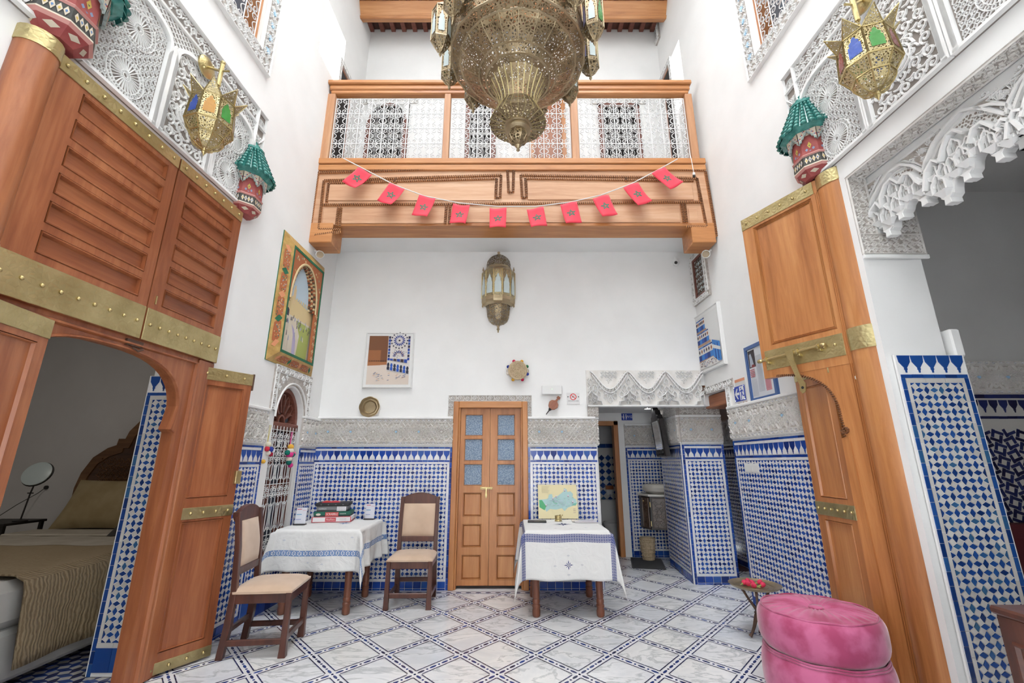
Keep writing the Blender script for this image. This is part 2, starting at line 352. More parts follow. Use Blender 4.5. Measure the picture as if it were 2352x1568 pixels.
# ================================================================== tile work
def zpoly(kind, s, g):
    a, b = .61 * s, .39 * s
    if kind == 'h': p = [(a, 0), (0, b), (-a, 0), (0, -b)]
    elif kind == 'v': p = [(b, 0), (0, a), (-b, 0), (0, -a)]
    elif kind == 'w0': p = [(q[0] - s / 2, q[1] - s / 2) for q in ((a, 0), (s, a), (b, s), (0, b))]
    else: p = [(q[0] - s / 2, q[1] - s / 2) for q in ((b, 0), (s, b), (a, s), (0, a))]
    return inset(p, g)
def zellige(parent, PM, x0, x1, y0, y1, s, z, nb=300, nw=0, mb=None, mw=None, th=.0035):
    mb = mb or blue; mw = mw or white_t; nx = max(2, round((x1 - x0) / s)); ny = max(2, round((y1 - y0) / s)); sx = (x1 - x0) / nx; sy = (y1 - y0) / ny
    pr = {}
    for k in 'h', 'v', 'w0', 'w1':
        q = [(p[0] * sx, p[1] * sy) for p in zpoly(k, 1, .045)]
        m = MB(); m.prism(q, 0, th, mw if k[0] == 'w' else mb, bottom=False); pr[k] = m
    bl, wh, edge = [], [], MB()
    for i in range(nx + 1):
        for j in range(ny + 1):
            cx, cy = x0 + i * sx, y0 + j * sy; k = 'h' if (i + j) % 2 == 0 else 'v'
            if 0 < i < nx and 0 < j < ny: bl.append((k, T((cx, cy, z))))
            else:
                q = clip([(cx + p[0] * sx, cy + p[1] * sy) for p in zpoly(k, 1, .045)], x0, x1, y0, y1)
                if len(q) > 2: edge.prism(q, z, z + th, mb, bottom=False)
            if i < nx and j < ny: wh.append(('w0' if (i + j) % 2 == 0 else 'w1', T((cx + sx / 2, cy + sy / 2, z))))
    scatter(parent, None, 'blue_zellige_tile', pr, bl, nb, 'blue_zellige_tiles', PM)
    scatter(parent, None, 'white_zellige_tile', pr, wh, nw, 'white_zellige_tiles', PM)
    edge.build('cut_zellige_tiles', parent, stuff=True)
def row(mb, x0, x1, y0, y1, w_, z, m, th=.004, vert=False, gap=.0022):
    L = (y1 - y0) if vert else (x1 - x0); n = max(1, round(L / w_)); d = L / n
    for i in range(n):
        a, b = i * d + gap / 2, (i + 1) * d - gap / 2; j = rnd.uniform(-.0006, .0006)
        if vert: mb.box(x0 + j, x1 + j, y0 + a, y0 + b, z, z + th, m)
        else: mb.box(x0 + a, x0 + b, y0 + j, y1 + j, z, z + th, m)
def stud(mb, x, y, r, z, m, ry=None, h=.008):
    ry = ry or r; mb.add([(x + r * math.cos(q * PI / 4), y + ry * math.sin(q * PI / 4), z) for q in range(8)] + [(x + .6 * r * math.cos(q * PI / 4), y + .6 * ry * math.sin(q * PI / 4), z + h) for q in range(8)],
        [(i, (i + 1) % 8, 8 + (i + 1) % 8, 8 + i) for i in range(8)] + [tuple(range(8, 16))], m)
def girih(mb, x0, x1, y0, y1, z, m=None, phase=0.0, blue_star=True):
    """carved strapwork band: eight-fold stars, kites and round studs between two borders of studs"""
    m = m or stucco; H = y1 - y0; n = max(1, round((x1 - x0) / (H * .88))); p = (x1 - x0) / n; cy = (y0 + y1) / 2; h = .018; w_ = .012 * H / .3; R = H * .36
    mb.box(x0, x1, y0, y1, 0, z, stucco_bd_sh)
    def rb(pts, closed=False, ww=None):
        q = [(min(max(a, x0), x1), min(max(b, y0 + H * .02), y1 - H * .02)) for a, b in pts]; mb.rib(q, ww or w_, z, z + h, m, closed)
    for i in range(n):
        cx = x0 + (i + .5) * p; E = x0 + (i + 1) * p
        mb.prism(regular(cx, cy, H * .042, 8), z, z + h * .7, pale_blue if (i % 3 != 2) else m, bottom=False)
        rb(star(cx, cy, R * .45, R * .24, 8), True); rb(star(cx, cy, R * .95, R * .62, 8, PI / 2 + PI / 8), True)
        for k in range(8):
            q = PI / 8 + k * PI / 4; c_, s_ = math.cos(q), math.sin(q); rb([(cx + R * .34 * c_, cy + R * .34 * s_), (cx + R * 1.15 * c_, cy + R * 1.15 * s_)])
            q = k * PI / 4; c_, s_ = math.cos(q), math.sin(q)
            if k % 2 == 0 or True: stud(mb, cx + R * .78 * c_, cy + R * .78 * s_, H * .036, z, white_t if k % 3 == 1 else m, h=h * .8)
            rb(regular(cx + R * .6 * c_, cy + R * .6 * s_, R * .15, 6, q), True, w_ * .7)
        for sx in (-1, 1):
            for sy in (-1, 1): rb([(cx + sx * p * .5, cy + sy * H * .08), (cx + sx * p * .22, cy + sy * H * .41), (cx + sx * p * .05, cy + sy * H * .41)]); rb([(cx + sx * p * .5, cy + sy * H * .3), (cx + sx * p * .3, cy + sy * H * .12), (cx + sx * p * .5, cy - sy * H * .04)])
        rb(regular(E, cy, R * .22, 8), True); rb(star(E, cy, R * .5, R * .3, 6), True)
        for sy in (-1, 1): stud(mb, E, cy + sy * H * .3, H * .03, z, m, h=h * .7); stud(mb, cx + p * .25, cy + sy * H * .2, H * .024, z, m, h=h * .7)
    ns = round((x1 - x0) / (H * .215)); d = (x1 - x0) / ns
    for k in range(ns):
        for yy in (y0 + H * .065, y1 - H * .065):
            stud(mb, x0 + (k + .5) * d, yy, d * .3, z, white_t, H * .036, h * .8); rb(arc(x0 + (k + .5) * d, yy, d * .45, 0, 2 * PI, 8, H * .058), False, w_ * .6)
    for yy in (y0 + H * .135, y1 - H * .135): rb([(x0, yy), (x1, yy)], False, w_ * .8)
def scroll(mb, cx, cy, r, z, m, w_, h, mir=1, a0=0.0, leaf=True):
    mb.rib(spiral(cx, cy, r, r * .15, a0, 1.35, 12, mir), w_, z, z + h, m)
    if leaf:
        for k in range(3): q = a0 + 1.2 + k * 1.5; mb.rib([(cx + mir * r * .95 * math.cos(q), cy + r * .95 * math.sin(q)), (cx + mir * r * 1.3 * math.cos(q + .35), cy + r * 1.3 * math.sin(q + .35))], w_ * 1.2, z, z + h, m)
def arabesque(mb, x0, x1, y0, y1, z, m, r=.035, w_=.009, h=.012, inside=None, seed=1):
    R_ = random.Random(seed); d = r * 2.15; nx = max(1, round((x1 - x0) / d)); ny = max(1, round((y1 - y0) / d)); dx = (x1 - x0) / nx; dy = (y1 - y0) / ny
    for i in range(nx):
        for j in range(ny):
            cx, cy = x0 + (i + .5) * dx, y0 + (j + .5) * dy
            if inside and not inside(cx, cy): continue
            scroll(mb, cx, cy, min(dx, dy) * .44, z, m, w_, h, 1 if (i + j) % 2 else -1, R_.choice((0, PI / 2, PI, -PI / 2)) + (j % 2) * PI)
            if i < nx - 1 and R_.random() < .8: mb.rib([(cx + dx * .2, cy + dy * .42), (cx + dx * .5, cy + dy * .3), (cx + dx * .8, cy + dy * .42)], w_, z, z + h, m)
def scroll_strip(mb, x0, x1, y0, y1, z, m, h=.011, vert=False):
    W_ = (x1 - x0) if vert else (y1 - y0); L = (y1 - y0) if vert else (x1 - x0); n = max(1, round(L / (W_ * 1.15))); d = L / n; X = (x0 + x1) / 2; Y = (y0 + y1) / 2; e = W_ * .05
    for k in range(n):
        q = (k + .5) * d; c = (X, y0 + q) if vert else (x0 + q, Y); sg = 1 if k % 2 else -1
        mb.rib(spiral(c[0], c[1], W_ * .38, W_ * .05, (0 if sg > 0 else PI) + (PI / 2 if vert else 0), 1.5 * 1, 14, 1), W_ * .10, z, z + h, m)
        q2 = k * d; mb.rib([(X - W_ * .4 * sg, y0 + q2), (X, y0 + q2 + d * .12), (X + W_ * .4 * sg, y0 + q2)] if vert else [(x0 + q2, Y - W_ * .4 * sg), (x0 + q2 + d * .12, Y), (x0 + q2, Y + W_ * .4 * sg)], W_ * .1, z, z + h, m)
    for yy in ((x0 + e, x1 - e) if vert else (y0 + e, y1 - e)): mb.rib([(yy, y0), (yy, y1)] if vert else [(x0, yy), (x1, yy)], W_ * .1, z, z + h, m)
# the heights of the dado, read on the back wall
hz = {k: BP(1000, v)[1] for k, v in dict(sk1=1350, sk2=1334, pan0=1328, pan1=1065.5, wb=1060.5, bs0=1060.5, bs1=1056.5, fr0=1055.5, fr1=1035, b20=1030, b21=1026.5, st0=1021.5, st1=962, top=957).items()}
FRZ = [(-.47, 1), (.47, 1), (.42, .62), (.10, .28), (.13, .2), (.07, .14), (.05, 0), (-.05, 0), (-.07, .14), (-.13, .2), (-.10, .28), (-.42, .62)]
def dado(parent, PM, x0, x1, s=.050, left=False, right=False, k=1.0, nb=300, nw=0, base=0.0, stuc=True, mb_=None, mw=None, thick=.012, frieze=True, phase=0):
    """skirting, framed zellige panel, frieze of minaret shapes and carved band, on the plane z=0 of the parent"""
    H = {q: v * (1 if v < .5 else k) for q, v in hz.items()}; B_ = mb_ or blue; Wt = mw or white_t; g = MB(); g.box(x0, x1, base, H['st0'] - .004, -.002, thick, grout); g.build('tile_bed', parent)
    z = thick; X0, X1 = x0, x1; t = MB(); sk = MB(); bord = []
    pr = {}
    if left: t2 = .026; row(t, x0 + .001, x0 + t2, base, H['b21'], .06, z, B_, vert=True); X0 = x0 + t2 + .002
    if right: t2 = .026; row(t, x1 - t2, x1 - .001, base, H['b21'], .06, z, B_, vert=True); X1 = x1 - t2 - .002
    # big square skirting tiles
    n = max(1, round((X1 - X0) / .092)); d = (X1 - X0) / n; m = MB(); m.box(.002, d - .003, 0, H['sk2'] - H['sk1'] - .004, 0, .006, B_, .002); m2 = MB(); m2.box(.002, d - .003, 0, H['sk1'] - base - .004, 0, .006, B_, .002)
    scatter(parent, None, 'skirting_tile', {'a': m, 'b': m2}, [('a', T((X0 + i * d, H['sk1'], z))) for i in range(n)] + [('b', T((X0 + i * d, base, z))) for i in range(n)], 300, PM=PM)
    row(t, X0, X1, H['sk2'], H['pan0'] - .003, .14, z, Wt)
    e = .026
    row(t, X0, X1, H['pan1'] + .003, H['bs0'] - .002, .14, z, Wt); row(t, X0, X0 + e, H['pan0'], H['pan1'], .14, z, Wt, vert=True); row(t, X1 - e, X1, H['pan0'], H['pan1'], .14, z, Wt, vert=True)
    zellige(parent, PM, X0 + e + .003, X1 - e - .003, H['pan0'], H['pan1'], s, z, nb, nw, B_, Wt)
    row(t, X0, X1, H['bs0'], H['bs1'], .066, z, B_); row(t, X0, X1, H['b20'], H['b21'], .066, z, B_)
    row(t, X0, X1, H['fr1'] + .002, H['b20'] - .002, .14, z, Wt)
    t.build('border_tiles', parent, stuff=True)
    n = max(1, round((X1 - X0) / .079)); d = (X1 - X0) / n; fh = H['fr1'] - H['fr0'] - .002; m = MB(); m.prism([(p[0] * d, p[1] * fh) for p in FRZ], 0, .004, B_, bottom=False)
    m2 = MB(); wpoly = [(p[0] * d, p[1] * fh) for p in FRZ]; q = [(x * .94 + (d if x < 0 else 0) * 1, y) for x, y in wpoly]
    rgt = [(x + .0015, y) for x, y in wpoly[1:7]]; lft = [(x + d - .0015, y) for x, y in wpoly[7:]] + [(wpoly[0][0] + d - .0015, wpoly[0][1])]
    m2.prism(rgt + lft, 0, .0035, Wt, bottom=False)
    scatter(parent, None, 'blue_frieze_tile', {'a': m}, [('a', T((X0 + (i + .5) * d, H['fr0'] + .001, z))) for i in range(n)], 300, PM=PM)
    scatter(parent, None, 'white_frieze_tile', {'a': m2}, [('a', T((X0 + (i + .5) * d, H['fr0'] + .001, z))) for i in range(n - 1)], 300, PM=PM)
    if stuc:
        c = MB(); girih(c, x0, x1, H['st0'], H['st1'], .022); c.box(x0, x1, H['st0'] - .006, H['st0'] + .006, 0, .03, stucco_w); c.build('carved_band', parent, stuff=True)
        c = MB(); c.box(x0, x1, H['st1'] - .002, H['top'], -.002, .045, stucco_w, .006); c.build('cornice', parent)
    return H
def wallgrid(mb, x0, x1, y0, y1, holes, z0, z1, m):
    xs = sorted({x0, x1, *[h[0] for h in holes], *[h[1] for h in holes]}); ys = sorted({y0, y1, *[h[2] for h in holes], *[h[3] for h in holes]})
    xs = [x for x in xs if x0 <= x <= x1]; ys = [y for y in ys if y0 <= y <= y1]
    for i in range(len(xs) - 1):
        j = 0
        while j < len(ys) - 1:
            cx = (xs[i] + xs[i + 1]) / 2
            def inh(jj): cy = (ys[jj] + ys[jj + 1]) / 2; return any(h[0] < cx < h[1] and h[2] < cy < h[3] for h in holes)
            if inh(j): j += 1; continue
            k = j
            while k < len(ys) - 1 and not inh(k): k += 1
            mb.box(xs[i], xs[i + 1], ys[j], ys[k], z0, z1, m); j = k
def wall(name, F, x0, x1, y0, y1, holes, t, m, label=None):
    mb = MB(); wallgrid(mb, x0, x1, y0, y1, holes, -t, 0, m); o = mb.build(name, None, F); o['kind'] = 'structure'
    if label: o['label'] = label
    return o
def struct(name, F=None, label=None): return empty(name, F, label, kind='structure')
# ================================================================== floor
floor = MB().box(-2.9, 3.6, -3.0, 7.9, -.12, -.0085, grout).build('floor'); floor['kind'] = 'structure'; floor['label'] = 'courtyard floor of grey veined marble lozenges between blue and white mosaic strips'
A2, B2 = Vector((.2772, -.3135, 0)), Vector((.2772, .3135, 0)); O2 = Vector((-.100, 4.0835, 0)); hw = .037
def floor_tiles():
    n_ = Vector((A2.y, -A2.x, 0)).normalized(); nB = Vector((-B2.y, B2.x, 0)).normalized(); sn = abs(A2.normalized().cross(B2.normalized()).z); k = hw / sn
    a, b = A2.normalized() * k, B2.normalized() * k
    q = [(a + b), (A2 - a + b), (A2 + B2 - a - b), (B2 + a - b)]; c = (A2 + B2) / 2; q = [(p.x - c.x, p.y - c.y) for p in q]
    lim = lambda x, y: (-2.42 < x < 2.5) and y < 5.36
    full = MB(); full.prism(q, -.008, 0, marb, ch=.0012, bottom=False); items = []; cut = []
    for i in range(-14, 20):
        for j in range(-14, 20):
            p = O2 + A2 * i + B2 * j + c
            if p.y < .4 or p.y > 7.6 or abs(p.x) > 3.4: continue
            pts = [(x + p.x, y + p.y) for x, y in q]
            if all(-2.46 < x < 3.4 and y < 5.33 for x, y in pts): items.append(('a', T(p)))
            elif p.x > .95 and p.y > 5: items.append(('a', T(p)))
            else:
                r = clip(pts, -2.46, 3.4, .3, 5.33)
                if len(r) > 2 and p.y < 5.8: cut.append(r)
    scatter(floor, None, 'marble_tile', {'a': full}, items, 300, PM=Matrix.Identity(4))
    for r in cut:
        c0 = Vector((sum(x for x, y in r) / len(r), sum(y for x, y in r) / len(r), 0)); m = MB(); m.prism([(x - c0.x, y - c0.y) for x, y in r], -.008, 0, marb, bottom=False); m.build('marble_tile', floor, T(c0))
    # mosaic strips
    white_s = MB(); pr = {}; L = A2.length; nseg = 4; seg = L / nseg
    dash = MB(); dash.prism([(-.030, 0), (-.02, .007), (.0, .0095), (.02, .007), (.030, 0), (.02, -.007), (0, -.0095), (-.02, -.007)], -.001, .0012, dark_blue, bottom=False); dot = MB(); dot.prism(regular(0, 0, .0085, 6), -.001, .0012, dark_blue, bottom=False)
    lines = MB(); it = []
    for d_, o_ in ((A2, B2), (B2, A2)):
        u = d_.normalized(); nn = Vector((-u.y, u.x, 0)); ang = math.atan2(u.y, u.x)
        for i in range(-14, 20):
            for j in range(-14, 20):
                p = O2 + d_ * i + o_ * j; e = p + d_; mid = (p + e) / 2
                ok = (-2.55 < mid.x < 3.4) and .4 < mid.y < 7.6 and (mid.y < 5.5 or mid.x > .95)
                if not ok: continue
                for k in range(nseg):
                    for kk, t_ in (('dash', (k + .5) / nseg), ('dot', (k + 1.0) / nseg)):
                        w_ = p + d_ * t_
                        if (w_.y < 5.34 or w_.x > 1.0) and w_.x > -2.46: it.append((kk, T(w_) @ RZ(ang)))
                kx = hw / abs(A2.normalized().cross(B2.normalized()).z)
                for sg in (-1, 1):
                    a = p + u * kx + nn * sg * (hw - .0045); b_ = e - u * kx + nn * sg * (hw - .0045)
                    nn4 = 6
                    for q_ in range(nn4):
                        s0 = a + (b_ - a) * (q_ / nn4); s1 = a + (b_ - a) * ((q_ + 1) / nn4) - u * .002; w2 = nn * .004
                        if (max(s0.y, s1.y) < 5.34 or s0.x > 1.0) and s0.x > -2.46: lines.add([tuple(s0 - w2 + Vector((0, 0, .0011))), tuple(s1 - w2 + Vector((0, 0, .0011))), tuple(s1 + w2 + Vector((0, 0, .0011))), tuple(s0 + w2 + Vector((0, 0, .0011)))], [(0, 1, 2, 3)], dark_t)
    bed = MB(); bed.box(-2.46, 3.5, -.5, 7.8, -.0095, -.0012, white_t)
    bed.build('mosaic_strip_bed', floor)
    scatter(floor, None, 'mosaic_dash_tile', {'dash': dash, 'dot': dot}, it, 300, 'mosaic_dash_tiles', Matrix.Identity(4))
    # border strip along the back wall
    br = MB(); row(lines, -2.46, .98, 5.345, 5.352, .11, -.001, dark_t, .0022); row(lines, -2.46, .98, 5.405, 5.412, .11, -.001, dark_t, .0022)
    for k in range(32): br.xf = T((-2.42 + k * .108, 5.378, 0)); br.add(dash.v, dash.f, dark_blue)
    br.xf = Matrix.Identity(4); br.build('border_mosaic', floor, stuff=True); lines.build('mosaic_line_tiles', floor, stuff=True)
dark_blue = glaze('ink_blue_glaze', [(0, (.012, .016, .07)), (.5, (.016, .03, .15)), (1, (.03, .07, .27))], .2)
floor_tiles()
# ================================================================== back wall
doorX0, doorX1 = BP(1037, 1100)[0], BP(1213, 1100)[0]; doorTop = BP(1100, 922)[1]; endX = BP(1376, 1150)[0]; linB = BP(1450, 932)[1]
wall_back = wall('wall_back', FB, -2.6, 3.2, 0, 4.28, [(doorX0, doorX1, -.1, doorTop), (endX, 3.3, -.1, linB)], .16, plaster, 'white back wall of the courtyard with a blue and white tiled dado')
H_ = dado(wall_back, FB, -2.368, doorX0, right=True)
wb2 = struct('wall_back_right', FB, 'short tiled stretch of the back wall between the double door and the washroom opening')
dado(wb2, FB, doorX1, endX, left=True)
# return of the wall end, facing right-hand side
FE = frame((endX, YB, 0), (0, 1, 0)); we = wall('wall_end', FE, 0, .62, 0, linB, [], .10, plaster, 'narrow tiled wall end beside the washroom opening'); dado(we, FE, 0, .6, nb=300)
# ================================================================== left wall
Lh = [(1.72, 3.43, -.1, 3.42), (4.50, 5.09, .45, 2.2), (2.2, 3.36, 5.2, 6.6), (4.35, 5.0, 6.3, 7.2)]
wall_left = wall('wall_left', FL, -1.2, 6.3, 0, 12, Lh, .40, plaster, 'tall white left wall of the courtyard')
dado(wall_left, FL, 3.50, 4.36, right=True, k=.985)
wl2 = struct('wall_left_pier', FL, 'narrow tiled pier between the arched window and the corner'); dado(wl2, FL, 5.07, 5.49, left=True, k=.985)
m = MB(); m.box(4.36, 5.07, 0, .50, 0, .012, grout); row(m, 4.37, 5.06, .0, .17, .1, .012, blue); m.build('tile_bed', wall_left)
zellige(wall_left, FL, 4.38, 5.05, .2, .47, .0525, .012, 100)
# ================================================================== right wall
Rh = [(-2.86, -.4, -.1, 3.42), (-6.35, -4.96, -.1, 2.18), (-3.62, -2.2, 5.20, 6.8), (-5.5, -5.24, 3.45, 3.95), (-5.55, -5.05, 6.3, 7.3)]
wall_right = wall('wall_right', FR, -6.3, .6, 0, 12, [Rh[0], Rh[1], Rh[2], Rh[4]], .42, plaster, 'tall white right wall of the courtyard')
dado(wall_right, FR, -4.95, -3.05, left=True, k=1.03, nb=300, nw=0)
# tiled jambs of the two side doorways (they face the camera)
def jamb(name, Y, x0, x1, top, lab, s, tt):
    F = frame((0, Y, 0), (1, 0, 0)); o = struct(name, F, lab); z = .01; m = MB(); m.box(x0 - .01, x1 + .01, 0, top - .0, -.005, z, plaster); m.build('tile_bed', o)
    t = MB(); e = .024; fz = top - .12; row(t, x0, x1, fz - .035, fz - .012, .075, z, blue_t); row(t, x0, x0 + e, .0, fz - .035, .075, z, blue_t, vert=True); row(t, x1 - e, x1, .0, fz - .035, .075, z, blue_t, vert=True)
    row(t, x0 + e + .003, x1 - e - .003, fz - .065, fz - .038, .13, z, white_o); row(t, x0 + e + .003, x0 + 2 * e, .20, fz - .065, .13, z, white_o, vert=True); row(t, x1 - 2 * e, x1 - e - .003, .20, fz - .065, .13, z, white_o, vert=True); row(t, x0 + e, x1 - e, .17, .197, .13, z, white_o)
    row(t, x0 + e, x1 - e, .025, .167, .1, z, blue_t); t.build('border_tiles', o, stuff=True)
    n = max(3, round((x1 - x0) / .085)); d = (x1 - x0) / n; a = MB(); a.prism([(p[0] * d, p[1] * .115) for p in FRZ], 0, .004, blue_t, bottom=False)
    scatter(o, None, 'blue_frieze_tile', {'a': a}, [('a', T((x0 + (i + .5) * d, fz, z))) for i in range(n)], 40, PM=F)
    zellige(o, F, x0 + 2 * e + .004, x1 - 2 * e - .004, .20, fz - .068, s, z, 300, 300, blue_t, white_o, .004); return o
jamb('wall_left_jamb', 3.43, -2.83, -2.44, 2.03, 'tiled reveal inside the left doorway', .047, 0)
jamb('wall_right_jamb', 2.846, 2.53, 2.965, 2.06, 'tiled reveal of the right-hand alcove with worn grout', .047, 0)
m = MB(); m.box(2.93, 3.0, 2.05, 2.24, -.3, .01, plaster, .01); m.build('wall_right_ledge', None, frame((0, 2.846, 0), (1, 0, 0)))['kind'] = 'structure'
wf = wall('wall_front_blocker', frame((0, -3.0, 0), (-1, 0, 0)), -3.0, 3.0, 0, 12, [(-.6, .6, -.1, 2.3)], .3, plaster, 'unseen white wall added behind the viewer to block light')  # unseen wall, added to cut the light from behind the viewer
for F_, a0_, a1_, nm in ((FL, -3.1, -1.2, 'wall_left_rear'), (FR, .6, 3.1, 'wall_right_rear')): wall(nm, F_, a0_, a1_, 0, 12, [], .4, plaster)
# ================================================================== washroom nook, pillar, passage
YW = 7.25; FW = frame((0, YW, 0), (1, 0, 0)); wcx0 = P(1380, 1200, y=YW).x; wcx1 = P(1432, 1200, y=YW).x; wcT = P(1400, 967, y=YW).z
ww = wall('wall_washroom', FW, endX - .1, 2.75, 0, 2.6, [(wcx0 - .2, wcx1, -.1, wcT)], .12, plaster, 'rear wall of the washroom nook with tiles and carved band')
dado(ww, FW, wcx1 + .1, 2.72, left=True, k=1.03)
FWR = frame((2.72, YW, 0), (0, -1, 0)); wr = wall('wall_washroom_side', FWR, 0, 1.1, 0, 2.6, [], .1, plaster, 'right side wall of the washroom nook'); dado(wr, FWR, 0, 1.1, k=1.03)
m = MB(); m.box(endX - .1, 2.8, YB + .16, YW, linB + .10, linB + .2, plaster); m.build('ceiling_washroom')['kind'] = 'structure'
m = MB(); m.box(2.2, 3.25, YB - .0, 8.4, 2.18, 2.3, wood_rx); m.build('ceiling_passage')['kind'] = 'structure'
# pillar: front face and oblique left face
px0 = P(1580, 1330, z=0); px1 = P(1677, 1328, z=0); pxb = P(1548, 1290, z=0); YP = 5.72
def hat(u, Y, v=1150): return P(u, v, y=Y).x
pa = Vector((2.135, YP, 0)); pb = Vector((2.66, YP, 0)); pc = Vector((2.22, 6.75, 0))
wp = MB(); wp.prism([(pa.x, pa.y), (pb.x, pb.y), (pb.x, 6.75), (pc.x, pc.y)], 0, 2.35, plaster); wall_pillar = wp.build('wall_pillar'); wall_pillar['kind'] = 'structure'; wall_pillar['label'] = 'tiled pillar between the washroom nook and the dark passage'
FPf = frame(pa, pb - pa); FPs = frame(pc, pa - pc)
pf = struct('wall_pillar_front', FPf, 'front face of the tiled pillar'); Hp = dado(pf, FPf, 0, (pb - pa).length, left=True, right=True, k=1.025)
ps = struct('wall_pillar_side', FPs, 'left face of the tiled pillar'); dado(ps, FPs, 0, (pa - pc).length, right=True, k=1.025)
for o_, L_ in ((pf, (pb - pa).length), (ps, (pa - pc).length)):
    m = MB(); m.box(0, L_, Hp['top'], 2.14, 0, .02, stucco_bk_sh); arabesque(m, .01, L_ - .01, Hp['top'] + .01, 2.12, .02, stucco, .028, .009, .012, seed=4); m.box(-.01, L_ + .01, 2.12, 2.15, 0, .045, stucco_w, .006); m.build('carved_band', o_, stuff=True)
# passage behind the right wall opening
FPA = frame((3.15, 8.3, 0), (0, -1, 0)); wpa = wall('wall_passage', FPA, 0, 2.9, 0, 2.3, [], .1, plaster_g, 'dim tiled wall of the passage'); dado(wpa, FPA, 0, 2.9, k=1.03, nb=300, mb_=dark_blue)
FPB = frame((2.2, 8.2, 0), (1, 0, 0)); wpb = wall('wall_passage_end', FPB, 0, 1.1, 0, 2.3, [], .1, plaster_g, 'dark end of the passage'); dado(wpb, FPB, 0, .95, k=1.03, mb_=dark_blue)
m = MB(); m.box(-5.60, -4.98, 2.02, 2.17, -.42, -.03, wood_rx, .01); m.box(-5.60, -4.98, 1.9, 2.03, -.42, -.3, wood_rx, .01); m.build('trim_passage_lintel', None, FR)['kind'] = 'structure'
# wc room behind its door
for q in ((wcx0 - .6, 2.2, YW + 1.2, YW + 1.25, 0, 2.6), (wcx0 - .65, wcx0 - .6, YW, YW + 1.2, 0, 2.6), (wcx0 - .6, 2.2, YW + .12, YW + 1.2, -.03, 0), (2.15, 2.2, YW + .12, YW + 1.2, 0, 2.6), (wcx0 - .6, 2.2, YW + .12, YW + 1.2, 2.6, 2.65)):
    MB().box(*q, plaster_g).build('wall_toilet' if q[5] == 2.6 else ('floor_toilet' if q[5] == 0 else 'ceiling_toilet'))['kind'] = 'structure'
FWC = frame((0, YW + 1.2, 0), (1, 0, 0)); wc2 = struct('wall_toilet_rear', FWC, 'dark blue and grey checked tiles behind the toilet')
t = MB(); x0_, s_ = wcx0 - .55, .085
t.box(x0_, 2.1, 0, 1.62, 0, .004, white_o); pr = {'a': MB().prism(regular(0, 0, s_ * .66, 4), 0, .004, blue_t, bottom=False)}
it = [('a', T((x0_ + i * s_ * 1.42, .12 + j * s_ * 1.42, .004))) for i in range(18) for j in range(12)]
scatter(wc2, None, 'blue_checker_tile', pr, it, 300, PM=FWC); row(t, x0_, 2.1, 1.63, 1.70, .12, 0, blue_t); t.build('tile_bed', wc2)
m = MB(); m.box(-3.2, 3.7, 5.7, 9.4, 2.72, 2.8, plaster_g); m.box(-3.2, 3.7, 9.3, 9.4, -.1, 2.8, plaster_g); m.box(3.6, 3.7, 4.8, 9.4, -.1, 2.8, plaster_g); m.box(-1.2, -1.1, 5.64, 9.4, -.1, 2.8, plaster_g); m.box(endX - .2, endX - .1, 6.1, 7.3, -.1, 2.6, plaster_g); m.box(-1.2, 1.0, 5.72, 5.8, -.1, 4.2, void); m.box(2.9, 3.7, 4.75, 4.8, -.1, 2.8, plaster_g); m.build('wall_light_shell')['kind'] = 'structure'  # unseen shell added to stop outside light leaking in behind the back wall
# ================================================================== bedroom and salon beyond the doorways
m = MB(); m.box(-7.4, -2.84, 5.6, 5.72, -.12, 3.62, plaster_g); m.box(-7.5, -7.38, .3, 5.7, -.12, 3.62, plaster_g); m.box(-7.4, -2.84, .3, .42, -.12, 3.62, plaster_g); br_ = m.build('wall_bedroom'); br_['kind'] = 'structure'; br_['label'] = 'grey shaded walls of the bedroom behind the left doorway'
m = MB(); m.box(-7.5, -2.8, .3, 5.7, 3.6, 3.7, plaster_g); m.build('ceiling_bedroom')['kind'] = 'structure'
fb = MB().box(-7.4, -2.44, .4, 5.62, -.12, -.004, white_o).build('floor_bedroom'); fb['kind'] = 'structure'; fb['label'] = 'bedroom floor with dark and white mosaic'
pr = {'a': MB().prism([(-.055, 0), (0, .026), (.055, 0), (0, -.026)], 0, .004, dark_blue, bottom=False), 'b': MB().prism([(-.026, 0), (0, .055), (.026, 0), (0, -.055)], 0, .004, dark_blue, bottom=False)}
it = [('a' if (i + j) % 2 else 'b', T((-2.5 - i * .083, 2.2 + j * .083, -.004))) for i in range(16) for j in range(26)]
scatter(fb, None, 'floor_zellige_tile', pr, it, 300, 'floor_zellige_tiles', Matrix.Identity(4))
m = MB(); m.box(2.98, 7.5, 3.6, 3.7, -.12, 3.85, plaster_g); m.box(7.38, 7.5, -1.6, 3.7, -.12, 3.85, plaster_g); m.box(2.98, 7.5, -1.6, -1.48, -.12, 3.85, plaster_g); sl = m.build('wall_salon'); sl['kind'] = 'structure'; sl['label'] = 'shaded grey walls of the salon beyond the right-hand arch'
m = MB(); m.box(2.9, 7.5, -1.6, 3.7, 3.8, 3.9, plaster_g); m.build('ceiling_salon')['kind'] = 'structure'
m = MB(); m.box(2.5, 7.5, -1.6, 3.7, -.12, -.01, marb); m.build('floor_salon')['kind'] = 'structure'
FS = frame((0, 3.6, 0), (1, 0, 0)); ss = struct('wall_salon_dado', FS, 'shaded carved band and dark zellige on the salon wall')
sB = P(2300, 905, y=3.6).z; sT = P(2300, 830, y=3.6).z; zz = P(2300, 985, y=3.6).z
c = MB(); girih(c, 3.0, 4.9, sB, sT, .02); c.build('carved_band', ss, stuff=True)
c = MB(); c.box(3.0, 4.9, 0, sB, 0, .01, white_o); row(c, 3.0, 4.9, sB - .035, sB - .005, .07, .01, dark_t)
